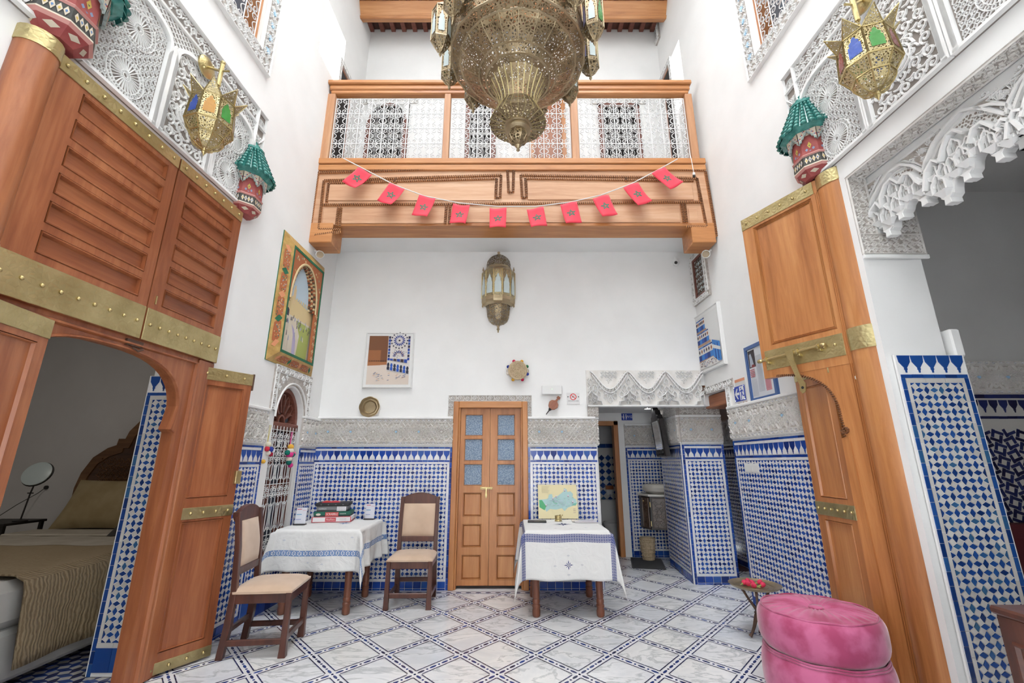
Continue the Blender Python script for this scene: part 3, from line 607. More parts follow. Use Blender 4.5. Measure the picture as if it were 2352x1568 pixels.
for i in range(24): c.prism([(3.02 + i * .08 + p[0] * .075, sB - .15 + p[1] * .10) for p in FRZ], .01, .014, dark_t, bottom=False)
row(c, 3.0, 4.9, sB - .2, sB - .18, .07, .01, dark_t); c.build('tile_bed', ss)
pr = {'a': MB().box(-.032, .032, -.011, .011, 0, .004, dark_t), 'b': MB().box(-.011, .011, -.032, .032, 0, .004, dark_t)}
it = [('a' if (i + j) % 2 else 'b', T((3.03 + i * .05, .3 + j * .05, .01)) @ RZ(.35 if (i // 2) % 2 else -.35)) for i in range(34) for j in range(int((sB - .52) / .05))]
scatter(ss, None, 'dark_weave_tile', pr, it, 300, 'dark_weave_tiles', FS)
m = MB(); m.box(3.3, 6.5, 2.2, 3.55, .0, .42, plain('maroon_fabric', (.09, .01, .015), .9), .06); m.box(3.3, 6.5, 3.3, 3.55, .42, .95, MATS['maroon_fabric'], .08); q = m.build('salon_bench'); tag(q, 'dark maroon banquette in the shaded salon at the right edge', 'bench')
# ================================================================== gallery behind the balcony and the upper opening
YG = 5.78; FG = frame((0, YG, 0), (1, 0, 0)); soff = 4.13
m = MB(); m.box(-2.6, 2.6, 4.80, YG + .1, soff, soff + .16, plaster); m.build('floor_gallery')['kind'] = 'structure'
wg = wall('wall_gallery', FG, -2.7, 2.7, 4.2, 8.7, [], .1, plaster, 'white rear wall of the upper gallery')
ceilz = P(1176, 74, y=YG).z
m = MB(); m.box(-2.6, 2.6, 5.0, YG, ceilz + .06, ceilz + .12, wood_d); cg = m.build('ceiling_gallery'); cg['kind'] = 'structure'
for k in range(27): MB().box(-.035, .035, 0, .78, 0, .06, wood_p, .004).build('rafter', cg, T((-2.34 + k * .18, YG - .78, ceilz)))
e0 = P(825, 40, x=-2.40); Fe = frame((0, e0.y, e0.z), (1, 0, 0), (0, -.48, .88)); ev = struct('ceiling_eave', Fe, 'orange boarded eave high above the gallery')
for k in range(5): MB().box(-2.55, 2.55, k * .235 + .002, k * .235 + .232, -.03, .0 + .008 * (k % 2), wood_ox, .004).build('eave_board', ev)
MB().box(-2.55, 2.55, -.03, .02, -.10, .03, wood_ox, .006).build('eave_edge', ev)
MB().box(-2.7, 2.7, 3.5, YG + .1, 8.62, 8.7, plaster).box(-2.7, 2.7, 3.4, 3.5, 8.62, 12, plaster).box(-2.9, 2.9, -3.3, -1.4, 11.9, 12, plaster).build('ceiling_light_blocker')['kind'] = 'structure'  # unseen slabs and upper wall added to shape the light and dim the gallery
# ================================================================== doors
def mould(mb, x0, x1, y0, y1, z, m, w_=.018, h=.010):
    mb.rib([(x0, y0), (x1, y0), (x1, y1), (x0, y1)], w_, z, z + h, m, True, .3)
def ropem(mb, pts, r, m, closed=False):
    """twisted rope moulding: a row of slanted beads along a line"""
    L = [math.hypot(pts[i + 1][0] - pts[i][0], pts[i + 1][1] - pts[i][1]) for i in range(len(pts) - 1)]
    for i, l in enumerate(L):
        n = max(1, int(l / (r * 1.35))); dx, dy = (pts[i + 1][0] - pts[i][0]) / l, (pts[i + 1][1] - pts[i][1]) / l; nx, ny = -dy, dx
        for k in range(n):
            t = (k + .5) / n * l; c = (pts[i][0] + dx * t, pts[i][1] + dy * t); z0 = pts[i][2] if len(pts[i]) > 2 else 0; a, b = r * .62, r
            P4 = [(c[0] - dx * a * 1.2 - nx * b, c[1] - dy * a * 1.2 - ny * b), (c[0] + dx * a * .2 - nx * b, c[1] + dy * a * .2 - ny * b), (c[0] + dx * a * 1.2 + nx * b, c[1] + dy * a * 1.2 + ny * b), (c[0] - dx * a * .2 + nx * b, c[1] - dy * a * .2 + ny * b)]
            cc = [(c[0] * .45 + p[0] * .55, c[1] * .45 + p[1] * .55) for p in P4]
            mb.add([(p[0], p[1], z0) for p in P4] + [(p[0], p[1], z0 + r) for p in cc], [(0, 1, 5, 4), (1, 2, 6, 5), (2, 3, 7, 6), (3, 0, 4, 7), (4, 5, 6, 7)], m)
def studs(parent, xs, y, z, r=.012, m=None):
    me = MB().lathe([(r, 0), (r * .9, r * .5), (r * .5, r * .9), (0, r)], m or brass, 8).mesh('stud', True)
    for x in xs: link('stud', me, parent, T((x, y, z)))
def brass_band(parent, x0, x1, y0, y1, z, n=0, th=.006):
    b = MB().box(x0, x1, y0, y1, z, z + th, brass_e, .002).build('brass_band', parent)
    if n: studs(b, [x0 + (x1 - x0) * (k + .5) / n for k in range(n)], (y0 + y1) / 2, z + th)
    return b
def panelled(parent, name, F, x0, x1, y0, y1, panels, t, mf, mp, M=None, deep=.018, lab=None):
    """a leaf: frame with sunk panels; returns the frame object"""
    mb = MB(); wallgrid(mb, x0, x1, y0, y1, panels, -t, 0, mf)
    for p in panels: mould(mb, p[0] + .008, p[1] - .008, p[2] + .008, p[3] - .008, -deep, mf, .022, deep + .004)
    o = mb.build(name, parent, M, label=lab)
    for p in panels: MB().box(p[0], p[1], p[2], p[3], -t + .004, -deep, mp).build('panel', o)
    return o
# door_1 : double door in the back wall
FD1 = FB; d1 = struct('door_1', FD1, 'closed orange wooden double door with six patterned glass panes in the back wall')
X = lambda u: BP(u, 1100)[0]; Z = lambda v: BP(1124, v)[1]
fi0, fi1, fj = X(1050), X(1200), X(1124); ft = Z(937)
m = MB(); m.box(doorX0, fi0, 0, doorTop, -.14, .035, wood_o, .008); m.box(fi1, doorX1, 0, doorTop, -.14, .035, wood_o, .008); m.box(fi0, fi1, ft, doorTop, -.14, .035, wood_ox, .008)
m.box(fi0, fi0 + .018, 0, ft, -.14, .012, wood_o, .004); m.box(fi1 - .018, fi1, 0, ft, -.14, .012, wood_o, .004); m.build('door_frame', d1)
for s_, (a, b, p0, p1) in enumerate(((fi0 + .02, fj - .002, X(1064), X(1107)), (fj + .002, fi1 - .02, X(1141), X(1183)))):
    gl = [(p0, p1, Z(1000), Z(951)), (p0, p1, Z(1058), Z(1007)), (p0, p1, Z(1115), Z(1065))]; pn = [(p0, p1, Z(1187), Z(1131)), (p0, p1, Z(1258), Z(1204)), (p0, p1, Z(1333), Z(1275))]
    mb = MB(); wallgrid(mb, a, b, .035, ft - .002, gl + pn, -.075, -.035, wood_r if False else wood_o)
    for p in gl + pn: mould(mb, p[0] + .004, p[1] - .004, p[2] + .004, p[3] - .004, -.045, wood_o, .014, .012)
    lf = mb.build('door_leaf', d1)
    for p in gl: MB().box(p[0], p[1], p[2], p[3], -.06, -.052, g_patt).build('glass_pane', lf)
    for p in pn: mb = MB(); mb.box(p[0], p[1], p[2], p[3], -.065, -.055, wood_o); mb.prism([(p[0] + .012, p[2] + .012), (p[1] - .012, p[2] + .012), (p[1] - .012, p[3] - .012), (p[0] + .012, p[3] - .012)], -.055, -.042, wood_o, .010); mb.build('panel', lf)
m = MB(); zb = Z(1121); m.tube([(X(1103), zb, -.018), (X(1132), zb, -.018)], .006, brass, 8); m.box(X(1103), X(1131), zb - .012, zb + .012, -.034, -.028, brass)
for u in (1105, 1114, 1129): m.box(X(u) - .005, X(u) + .005, zb - .014, zb + .014, -.034, -.008, brass, .002)
m.prism([(X(1117) - .007, zb), (X(1117) + .007, zb), (X(1117) + .006, Z(1130)), (X(1117) + .013, Z(1138)), (X(1117), Z(1145)), (X(1117) - .013, Z(1138)), (X(1117) - .006, Z(1130))], -.012, -.006, brass); m.build('bolt_latch', d1)
# carved surround of the double door
t1 = struct('trim_1', FB, 'carved white scroll surround above the double door'); m = MB(); so0, so1, st_ = X(1023), X(1223), Z(907)
for q in ((so0, so1, doorTop, st_), (so0, doorX0, Z(957), doorTop), (doorX1, so1, Z(957), doorTop)): m.box(*q, 0, .008, stucco_bk_sh)
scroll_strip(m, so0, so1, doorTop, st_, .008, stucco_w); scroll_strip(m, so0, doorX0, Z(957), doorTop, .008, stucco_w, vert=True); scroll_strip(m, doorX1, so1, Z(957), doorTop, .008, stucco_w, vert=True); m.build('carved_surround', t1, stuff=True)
# door_2 : great door of the left wall with its wicket
d2 = struct('door_2', FL, 'tall reddish wooden door of the left bedroom with brass bands and an open wicket')
zb0, zb1, zt0, zt1 = 2.14, 2.355, 3.40, 3.49
def louvred(name, x0, x1, px0_, px1_, lab):
    n = 6; H0, H1 = 2.375, 3.395; d = (H1 - H0) / n; pan = [(px0_, px1_, H0 + k * d + .022, H0 + (k + 1) * d - .022) for k in range(n)]
    o = panelled(d2, name, FL, x0, x1, zb0, zt1, pan, .06, wood_r, wood_rx, T((0, 0, .055)), .022, lab)
    brass_band(o, x0 + .002, x1 - .002, zb0, zb1, 0, 9, .007); brass_band(o, x0 + .002, x1 - .002, zt0, zt1, 0, 8 if x1 - x0 > .8 else 7, .007); return o
la = louvred('door_leaf', 1.86, 2.725, 2.03, 2.65, None); lb = louvred('door_leaf', 2.735, 3.46, 2.838, 3.365, None)
m = MB(); m.lathe([(.085, 0), (.085, 3.42)], wood_oz if False else wood_r, 14, 'z'); m.xf = Matrix.Identity(4)
pm = MB(); pm.lathe([(.09, 0.0), (.09, 3.40)], wood_r, 20, 'y', (0, 0, 0)); post = pm.build('door_post', d2, T((1.80, 0, .02)), smooth=True)
pm = MB(); pm.lathe([(.094, zt0 - .0), (.094, zt1)], brass_e, 20, 'y', (0, 0, 0)); pm.build('brass_cap', post, smooth=True); pm = MB(); pm.lathe([(.093, zb0), (.093, zb1)], brass_e, 20, 'y'); pm.build('brass_band', post, smooth=True)
# wicket frame with its arch
def wicket(cx, hwid, spring, apex):
    pts = [(cx + hwid, spring - .02)]; pts += [(cx + hwid - .035, spring - .0), (cx + hwid - .02, spring + .06)]
    for i in range(1, 24):
        q = PI * i / 24; c_, s_ = math.cos(q), math.sin(q); pts.append((cx + hwid * math.copysign(abs(c_) ** .72, c_), spring + .09 + (apex - spring - .09) * abs(s_) ** .8))
    pts += [(cx - hwid + .02, spring + .06), (cx - hwid + .035, spring), (cx - hwid, spring - .02)]; return pts
wk = wicket(2.60, .585, 1.60, 2.065); m = MB()
m.prism([(1.86, 0), (2.60 - .585, 0)] + wk[::-1] + [(2.60 + .585, 0), (3.30, 0), (3.30, zb0), (1.86, zb0)], -.05, .03, wood_r); m.box(3.30, 3.46, 0, zb0, -.05, .05, wood_r, .01)
m.rib([(3.285, .02), (3.285, 2.10), (1.87, 2.10)], .03, .03, .05, wood_r); m.rib([(p[0], p[1]) for p in wk], .02, .028, .045, wood_r); m.build('wicket_frame', d2)
text(d2, '1', .085, T((2.785, 2.42, .057)), brass, 'door_number', .004)
m = MB(); m.box(2.66, 2.78, 2.085, 2.125, .03, .045, iron_br); m.tube([(2.70, 2.075, .05), (2.74, 2.06, .055), (2.78, 2.08, .05)], .006, iron_br); m.build('latch', d2)
def strap_leaf(name, F, w_, mat, bands, lab, ztop=2.09, pan=None):
    o = panelled(d2 if False else None, name, F, 0, w_, .015, ztop, pan or [(.075, w_ - .06, 1.12, ztop - .13), (.075, w_ - .06, .14, .96)], .038, mat, mat, F, .012)
    o['kind'] = 'structure'; o['label'] = lab
    for y0, y1, n in bands: brass_band(o, .0, w_ + .002, y0, y1, 0, n)
    return o
FS_ = frame((-2.415, 3.33, 0), (.2, .38, 0)); s_leaf = strap_leaf('door_wicket_leaf', FS_, .44, wood_r, [(2.0, 2.095, 3), (.975, 1.055, 5), (.015, .085, 4)], 'open lower wicket leaf of the left bedroom door, beside the mahogany chair')
m = MB()
for y in (.12, .95, 1.80):
    m.box(-.05, -.004, y, y + .18, -.01, .004, iron_br, .002); m.tube([(-.002, y - .01, .008), (-.002, y + .19, .008)], .009, iron_br, 6)
m.build('hinge', s_leaf); MB().box(.41, .455, 1.21, 1.31, -.01, .028, brass, .003).build('lock', s_leaf); MB().box(.44, .452, 1.96, 2.10, -.03, .012, iron_br, .003).build('keep', s_leaf)
FN_ = frame((-2.27, 1.62, 0), (-.12, .57, 0)); n_leaf = strap_leaf('door_wicket_leaf', FN_, .59, wood_r, [(1.99, 2.09, 0), (.97, 1.05, 4)], 'open wicket leaf of the bedroom door folded back at the left edge')
# door_3 : open leaf of the right-hand alcove
FD = frame((2.15, 3.71, 0), (.32, -.72, 0)); d3 = struct('door_3', FD, 'tall open orange wooden leaf of the right-hand alcove with brass bands')
wmax = .70; m = MB(); wallgrid(m, 0, wmax, 2.06, 3.56, [(.105, .635, 2.33, 3.43)], -.06, 0, wood_oz if False else wood_o)
for k in range(3): mould(m, .108 + k * .011, .632 - k * .011, 2.333 + k * .011, 3.427 - k * .011, -.012, wood_o, .009, .012 - k * .002)
lf3 = m.build('door_leaf', d3); MB().box(.105, .635, 2.33, 3.43, -.05, -.014, wood_o).build('panel', lf3)
brass_band(lf3, 0, .66, 3.45, 3.56, 0, 6); bb = brass_band(lf3, .035, .66, 2.125, 2.29, 0, 0); studs(bb, [.52, .60, .66 + .09], 2.215, .006)
arcp = [(0.0, 2.075)] + [(.54 * math.sin(q * PI / 2 / 12) ** .8 * 1.0, 1.66 + .41 * math.cos(q * PI / 2 / 12) ** .7) for q in range(1, 13)] + [(.545, 1.62), (.53, 1.58), (.54, 1.55)]
m = MB(); m.prism([(0, 2.13)] + arcp + [(.515, 1.54), (.515, 0), (.70, 0), (.70, 2.13)], -.06, -.004, wood_o)
ropem(m, [(p[0], p[1], -.004) for p in arcp[1:]], .011, rope); m.rib(spiral(.555, 1.60, .03, .006, PI, 1.3, 10), .010, -.004, .012, rope); m.rib([(.57, 1.56), (.60, 0.02)], .008, -.004, .006, wood_o); m.build('wicket_frame', d3)
pm = MB(); pm.add([(0 + .10 - .105 * math.cos(q * PI / 12), y, -.03 + .075 * math.sin(q * PI / 12) ** .8) for y in (0, 3.46) for q in range(13)], [(k, k + 1, 14 + k, 13 + k) for k in range(12)], wood_o)
for dx in (.0, .012, .024): pm.rib([(dx - .022, 0), (dx - .022, 3.45)], .007, -.004, .004, wood_o)
po = pm.build('door_post', d3, T((.69, 0, 0)), smooth=True)
for y0, y1 in ((3.45, 3.56), (2.14, 2.30)):
    q_ = MB(); q_.add([(.10 - .108 * math.cos(q * PI / 12), y, -.03 + .08 * math.sin(q * PI / 12) ** .8) for y in (y0, y1) for q in range(13)], [(k, k + 1, 14 + k, 13 + k) for k in range(12)], brass_e); q_.build('brass_band', po, smooth=True)
m = MB(); m.tube([(.015, 2.205, .04), (.52, 2.225, .04)], .011, brass, 8); m.ball((0.01, 2.205, .04), .018, brass, 8, 6, (1.6, 1, 1)); m.ball((.53, 2.226, .04), .016, brass, 8, 6, (1.6, 1, 1))
for x in (.07, .34, .50): m.lathe([(.02, 0), (.02, .012)], brass, 10, 'x', (x - .006, 2.207 + x * .03, .04)); m.box(x - .012, x + .012, 2.17 + x * .03, 2.19 + x * .03, .0, .04, brass, .003)
m.build('sliding_bolt', lf3); m = MB(); m.prism([(.245, 2.235), (.315, 2.235), (.31, 2.15), (.345, 2.0), (.37, 1.96), (.36, 1.90), (.335, 1.885), (.318, 1.91), (.322, 1.955), (.27, 2.14)], .05, .058, brass); m.prism(regular(.342, 1.93, .012, 6), .0581, .0586, black); m.build('hasp', lf3)
FE_ = frame((2.375, 3.665, 0), (-.01, -.43, 0)); e_leaf = strap_leaf('door_wicket_leaf', FE_, .425, wood_o, [(2.02, 2.09, 2), (.99, 1.085, 6)], 'open wicket leaf of the right-hand door, behind the pink pouf')
# ================================================================== carved openwork panels over the doors
def rosette(mb, cx, cy, R, z, m, n=28, ry=1.0):
    h = .009
    for k in range(n):
        q = 2 * PI * k / n; c_, s_ = math.cos(q), math.sin(q); mb.rib([(cx + R * .27 * c_, cy + R * .27 * s_), (cx + R * .82 * c_, cy + R * .82 * s_)], R * .046, z, z + h, m)
    for rr in (.13, .26, .84): mb.rib(regular(cx, cy, R * rr, 16), R * .05, z, z + h, m, True)
    for k in range(20): q = 2 * PI * k / 20; mb.rib(regular(cx + R * .93 * math.cos(q), cy + R * .93 * math.sin(q), R * .085, 6, q), R * .045, z, z + h, m, True)
    for k in range(10): q = 2 * PI * k / 10; mb.rib(star(cx + R * .2 * math.cos(q), cy + R * .2 * math.sin(q), R * .06, R * .03, 3), R * .03, z, z + h, m, True)
    mb.rib(regular(cx, cy, R * 1.04, 24), R * .06, z, z + h, m, True)
def netfill(mb, x0, x1, y0, y1, z, m, d, avoid):
    nx = max(1, round((x1 - x0) / d)); ny = max(1, round((y1 - y0) / d)); dx = (x1 - x0) / nx; dy = (y1 - y0) / ny
    for i in range(nx):
        for j in range(ny):
            cx, cy = x0 + (i + .5) * dx, y0 + (j + .5) * dy
            if any(math.hypot(cx - a, cy - b) < r * 1.08 for a, b, r in avoid): continue
            mb.rib(regular(cx, cy, min(dx, dy) * .55, 5, (i * 1.7 + j * .9)), d * .13, z, z + .008, m, True)
            if (i + j) % 2: mb.prism(star(cx, cy, d * .22, d * .09, 4, i), z, z + .007, m, bottom=False)
def lattice(mb, x0, x1, y0, y1, z, m, d, w_=.008, slope=.75):
    k = x0 - (y1 - y0) / slope
    while k < x1 + (y1 - y0) / slope:
        for sg in (1, -1):
            a = (k, y0); b = (k + sg * (y1 - y0) / slope, y1); t0, t1 = 0, 1
            if a[0] != b[0]:
                ts = sorted(((x0 - a[0]) / (b[0] - a[0]), (x1 - a[0]) / (b[0] - a[0]))); t0, t1 = max(0, ts[0]), min(1, ts[1])
            if t1 - t0 > .02: mb.rib([(a[0] + (b[0] - a[0]) * t0, a[1] + (b[1] - a[1]) * t0), (a[0] + (b[0] - a[0]) * t1, a[1] + (b[1] - a[1]) * t1)], w_, z, z + .008, m)
        k += d
stucco_gr_sh = plain('openwork_shade', (.27, .24, .22), .9)  # backing darkened to paint the shade behind the openwork
def openwork(name, F, lab, bays, y0, y1, xr, flip):
    """bays: list of (x0,x1,kind); y0..y1 whole height"""
    o = struct(name, F, lab); X0 = min(min(b[0], b[1]) for b in bays); X1 = max(max(b[0], b[1]) for b in bays); e0_, e1_ = (X0 - xr, X1) if flip else (X0, X1 + xr)
    MB().box(e0_, e1_, y0, y1, 0, .012, stucco_gr_sh).build('panel_ground', o); H = y1 - y0; ya = y0 + H * .74; z = .012; yl = y0 + H * .80; yt = y0 + H * .86
    for (a, b, kind) in bays:
        a, b = min(a, b), max(a, b); m = MB(); w_ = .02; c = (a + b) / 2
        arch_ = [(a + w_, y0 + .03)] + [(c + (c - a - w_) * (-math.cos(PI * i / 12)), ya - .16 + .16 * math.sin(PI * i / 12) ** .7) for i in range(13)] + [(b - w_, y0 + .03)]
        m.prism([(a - .012, y0), (a + .035, y0), (a + .035, ya - .2), (a - .012, ya - .08)], z, z + .03, stucco_w); m.prism([(b + .012, y0), (b - .035, y0), (b - .035, ya - .2), (b + .012, ya - .08)], z, z + .03, stucco_w)
        m.rib(arch_, .035, z, z + .03, stucco_w, False, .8); m.rib([(a, y0 + .012), (b, y0 + .012)], .024, z, z + .03, stucco_w, False, .8)
        if kind == 'r':
            R = .128; cs = [(c, y0 + .17, R), (c, y0 + .17 + .375, R)]
            for q in cs: rosette(m, q[0], q[1], q[2], z, stucco_w)
            netfill(m, a + .05, b - .05, y0 + .03, ya - .06, z, stucco_w, .032, cs)
        else:
            arabesque(m, a + .045, b - .045, y0 + .03, ya - .06, z, stucco_w, .046, .013, .012, seed=3)
            m.rib(spiral(c, y0 + .3, .12, .03, 0, 1.6, 22), .014, z, z + .016, stucco_w); m.rib(spiral(c, y0 + .3, .12, .03, PI, 1.6, 22), .014, z, z + .016, stucco_w)
        m.build('openwork_bay', o, stuff=True)
    m = MB(); lattice(m, X0, X1, ya - .12, yt - .03, z, stucco_w, .052)
    m.rib([(e0_, yt - .02), (e1_, yt - .02)], .016, z, z + .022, stucco_w); m.rib([(e0_, yt), (e1_, yt)], .008, z, z + .016, stucco_w)
    arabesque(m, X0, X1, yt + .01, y1 - .03, z, stucco_w, .034, .009, .010, seed=8)
    for x in (e0_, e1_): m.rib([(x, y0), (x, y1)], .02, z, z + .02, stucco_w)
    m.rib([(e0_, y1 - .01), (e1_, y1 - .01)], .03, z, z + .03, stucco_w)
    xa, xb = (e0_, X0) if flip else (X1, e1_); c = (xa + xb) / 2; m.rib([(X0, y0), (X0, y1)] if flip else [(X1, y0), (X1, y1)], .022, z, z + .03, stucco_w)
    rosette(m, c, y1 - .13, xr * .36, z, stucco_w, 14); arabesque(m, xa + .015, xb - .015, y0 + .02, y1 - .26, z, stucco_w, .03, .009, .014, seed=9)
    m.rib([(xa, y1 - .24), (c, y1 - .34), (xb, y1 - .24)], .014, z, z + .02, stucco_w); m.build('openwork_frieze', o, stuff=True); return o

openwork('trim_2', FL, 'carved openwork plaster panel with sunburst rosettes above the left bedroom door', [(1.35, 1.98, 'a'), (2.0, 2.50, 'r'), (2.52, 3.0, 'a'), (3.02, 3.47, 'r')], 3.56, 4.62, .14, False)
openwork('trim_3', FR, 'carved openwork plaster panel with sunburst rosettes above the right-hand arch', [(-3.10, -2.56, 'r'), (-2.54, -1.99, 'a'), (-1.96, -1.40, 'r')], 3.575, 4.72, .14, True)
# ================================================================== right-hand alcove: carved reveal and stalactite arch
t4 = struct('trim_4', None, 'carved plaster reveal and stalactite arch of the right-hand alcove')
FK = frame((0, 2.86, 0), (1, 0, 0)); x0_ = 2.48; m = MB(); yb, yt = 2.79, 3.42
m.box(x0_, x0_ + .46, yb - .03, yb, 0, .02, stucco_w, .004); m.box(x0_ + .0, x0_ + .45, yb, yt, 0, .006, stucco_bk_sh); m.box(x0_ + .145, x0_ + .295, yb + .17, yt, .006, .009, stucco_w)
arabesque(m, x0_ + .01, x0_ + .13, yb + .17, yt, .006, stucco, .024, .008, .011, seed=2); arabesque(m, x0_ + .01, x0_ + .44, yb + .01, yb + .15, .006, stucco, .026, .008, .011, seed=3); arabesque(m, x0_ + .31, x0_ + .44, yb + .17, yt, .006, stucco, .024, .008, .011, seed=5)
for a in (x0_ + .006, x0_ + .135, x0_ + .305, x0_ + .444): m.rib([(a, yb + .16 if .1 < a - x0_ < .4 else yb), (a, yt)], .009, .006, .018, stucco)
for y in (yb + .01, yb + .16): m.rib([(x0_, y), (x0_ + .45, y)], .009, .006, .018, stucco)
m.build('carved_jamb', t4, FK, stuff=True)
# soffit band: runs towards the camera under the top of the opening
Fso = frame((2.48, 2.86, 3.418), (.0, -1, 0), (1, 0, 0))   # local x towards camera, local y into the wall, faces down
Fso = Matrix(((0, 1, 0, 2.478), (-1, 0, 0, 2.86), (0, 0, -1, 3.418), (0, 0, 0, 1))) if False else frame((2.478, 2.86, 3.418), (.025, -1, 0), (1, .025, 0))
if (Fso.to_3x3().col[2]).z > 0: Fso = Fso @ Matrix.Rotation(PI, 4, 'X')
m = MB(); sg = 1 if (Fso.to_3x3() @ Vector((0, 1, 0))).x > 0 else -1
ya_, yb_ = (0, .14) if sg > 0 else (-.14, 0)
m.box(0, 2.4, ya_, yb_, 0, .006, stucco_bk_sh); arabesque(m, 0, 2.4, ya_ + .01, yb_ - .01, .006, stucco, .026, .008, .011, seed=11)
for y in (ya_ + .006, yb_ - .006): m.rib([(0, y), (2.4, y)], .009, .006, .016, stucco)
m.build('carved_soffit', t4, Fso, stuff=True)
# the arch screen, set back .15 m
FA = FR.copy(); FA = FR @ T((0, 0, -.15))
def AP(u, v): return onplane(FA, u, v)
pend = [AP(*p) for p in ((2046, 541), (2075, 501), (2129, 469), (2184, 466), (2228, 412), (2303, 366), (2358, 338))]; tops = [AP(*p) for p in ((2063, 488), (2094, 458), (2154, 446), (2205, 402), (2255, 345), (2332, 325))]
low = [(pend[0][0] - .045, pend[0][1] + .09), (pend[0][0] - .045, pend[0][1] + .05), (pend[0][0] - .018, pend[0][1] + .03), (pend[0][0] - .02, pend[0][1])]
for k, (x, y) in enumerate(pend):
    low += [(x + .02, y), (x + .018, y + .03)]
    if k == len(pend) - 1: low = low[:-2] + [(x, y)]; break
    a, b = (x + .038, y + .045), (pend[k + 1][0] - .038, pend[k + 1][1] + .045); tp_ = tops[k]; low.append(a)
    for i_ in range(1, 8):
        q = i_ / 8; base = (a[0] + (b[0] - a[0]) * q, a[1] + (b[1] - a[1]) * q); low.append((base[0], base[1] + max(.01, tp_[1] - (a[1] + b[1]) / 2) * math.sin(PI * q) ** .6))
    low += [b, (pend[k + 1][0] - .018, pend[k + 1][1] + .03), (pend[k + 1][0] - .02, pend[k + 1][1])]
apx = low[-1][0]; full_ = low + [(2 * apx - p[0], p[1]) for p in low[::-1][1:]]
topz = 3.41; m = MB(); x_l, x_r = low[0][0] - .03, 2 * apx - low[0][0] + .03
m.prism([(x_l, topz), (x_l, low[0][1] - .0)] + full_ + [(x_r, low[0][1]), (x_r, topz)], -.06, 0, stucco_w); m.build('arch_screen', t4, FA)
big = [[AP(*p) for p in ((2003, 480), (2010, 455), (2028, 425), (2048, 395), (2075, 378), (2100, 380), (2128, 394))], [AP(*p) for p in ((2128, 394), (2132, 372), (2150, 330), (2180, 290), (2213, 255), (2250, 247), (2290, 255), (2320, 262))], [AP(*p) for p in ((2320, 262), (2325, 235), (2345, 195), (2380, 150))]]
sml = [[AP(*p) for p in q] for q in (((2010, 500), (2012, 485), (2025, 465), (2038, 478)), ((2038, 478), (2035, 455), (2045, 425), (2060, 410), (2078, 420)), ((2078, 420), (2090, 400), (2105, 398), (2118, 415), (2130, 422)), ((2138, 440), (2140, 395), (2155, 368), (2172, 372)), ((2172, 372), (2178, 345), (2190, 310), (2205, 298), (2228, 305)), ((2240, 330), (2250, 295), (2270, 280), (2290, 288), (2315, 300)), ((2330, 320), (2332, 285), (2345, 255), (2370, 250)))]
def mir(l): return [(2 * apx - x, y) for x, y in l[::-1]]
m = MB()
for l in big:
    for q in (l, mir(l)):
        m.rib(q, .022, 0, .028, stucco_w, False, .7); ins = [(x + (.03 if q is l else -.03), y - .03) for x, y in q]; m.rib(ins, .010, 0, .014, stucco_w)
for l in sml:
    for q in (l, mir(l)):
        m.rib(q, .02, 0, .05, stucco_w, False, .8)
m.build('arch_mouldings', t4, FA, stuff=True)
# honeycomb net between the large and the small arches, arabesques above
def below(line, x):
    for a, b in zip(line, line[1:]):
        if min(a[0], b[0]) <= x <= max(a[0], b[0]): t = (x - a[0]) / ((b[0] - a[0]) or 1); return a[1] + (b[1] - a[1]) * t
    return None
sp_ = [[(1990, 426), (2027, 401), (2015, 420), (2003, 445), (1998, 463)], [(2061, 374), (2162, 297), (2150, 322), (2139, 352), (2130, 385), (2105, 374), (2080, 369)], [(2218, 254), (2352, 171), (2338, 200), (2326, 228), (2319, 260), (2290, 250), (2255, 243)]]
m = MB()
for k, q in enumerate(sp_):
    q = [AP(*p) for p in q]; c = (sum(p[0] for p in q) / len(q), sum(p[1] for p in q) / len(q))
    for mr_ in (0, 1):
        qq = [(2 * apx - x, y) for x, y in q] if mr_ else q; cc = (2 * apx - c[0], c[1]) if mr_ else c; m.prism(qq, .0, .003, stucco_bk_sh, bottom=False); m.rib(qq, .010, .003, .016, stucco_w, True)
        r = (.02, .042, .055)[k]
        for j in range(7): a = PI * (.12 + .126 * j); m.rib([(cc[0] + r * .2 * math.cos(a), cc[1] - r * .1 + r * .2 * math.sin(a)), (cc[0] + r * math.cos(a), cc[1] - r * .1 + r * math.sin(a))], r * .16, .003, .014, stucco_w)
        for dx, dy, rr in ((1.5, .95, .4), (-1.5, -.1, .4), (.1, -.9, .38), (2.3, 1.6, .33), (-2.3, -.55, .3), (.9, .1, .3)): scroll(m, cc[0] + dx * r * (-1 if mr_ else 1), cc[1] + dy * r, r * rr, .003, stucco_w, .007, .011, 1 if dx > 0 else -1, dy * 3)
m.build('spandrel_carving', t4, FA, stuff=True)
bl_ = [p for l in big for p in l]; sl_ = [p for l in sml for p in l]; m = MB(); x = low[0][0] + .01; dark_net = MB()
while x < apx:
    yb_ = below(bl_, x); ys_ = below(sl_, x)
    if yb_ and ys_:
        y = ys_ + .03
        while y < yb_ - .035:
            for xx in (x, 2 * apx - x): m.prism(regular(xx + (.009 if int(y / .019) % 2 else 0), y, .0078, 6), 0, .0012, stucco_sh, bottom=False)  # flat dark hexagons paint the shade of the net's holes
            y += .019
    if False:
        y = yb_ + .04
        k = 0
        while y < topz - .16:
            for xx in (x, 2 * apx - x):
                if int(x / .018) % 3 == 0: scroll(m, xx, y, .022, 0, stucco_w, .008, .012, 1 if k % 2 else -1, k * 2.0)
            y += .052; k += 1
    x += .018
m.build('net_and_scrolls', t4, FA, stuff=True)
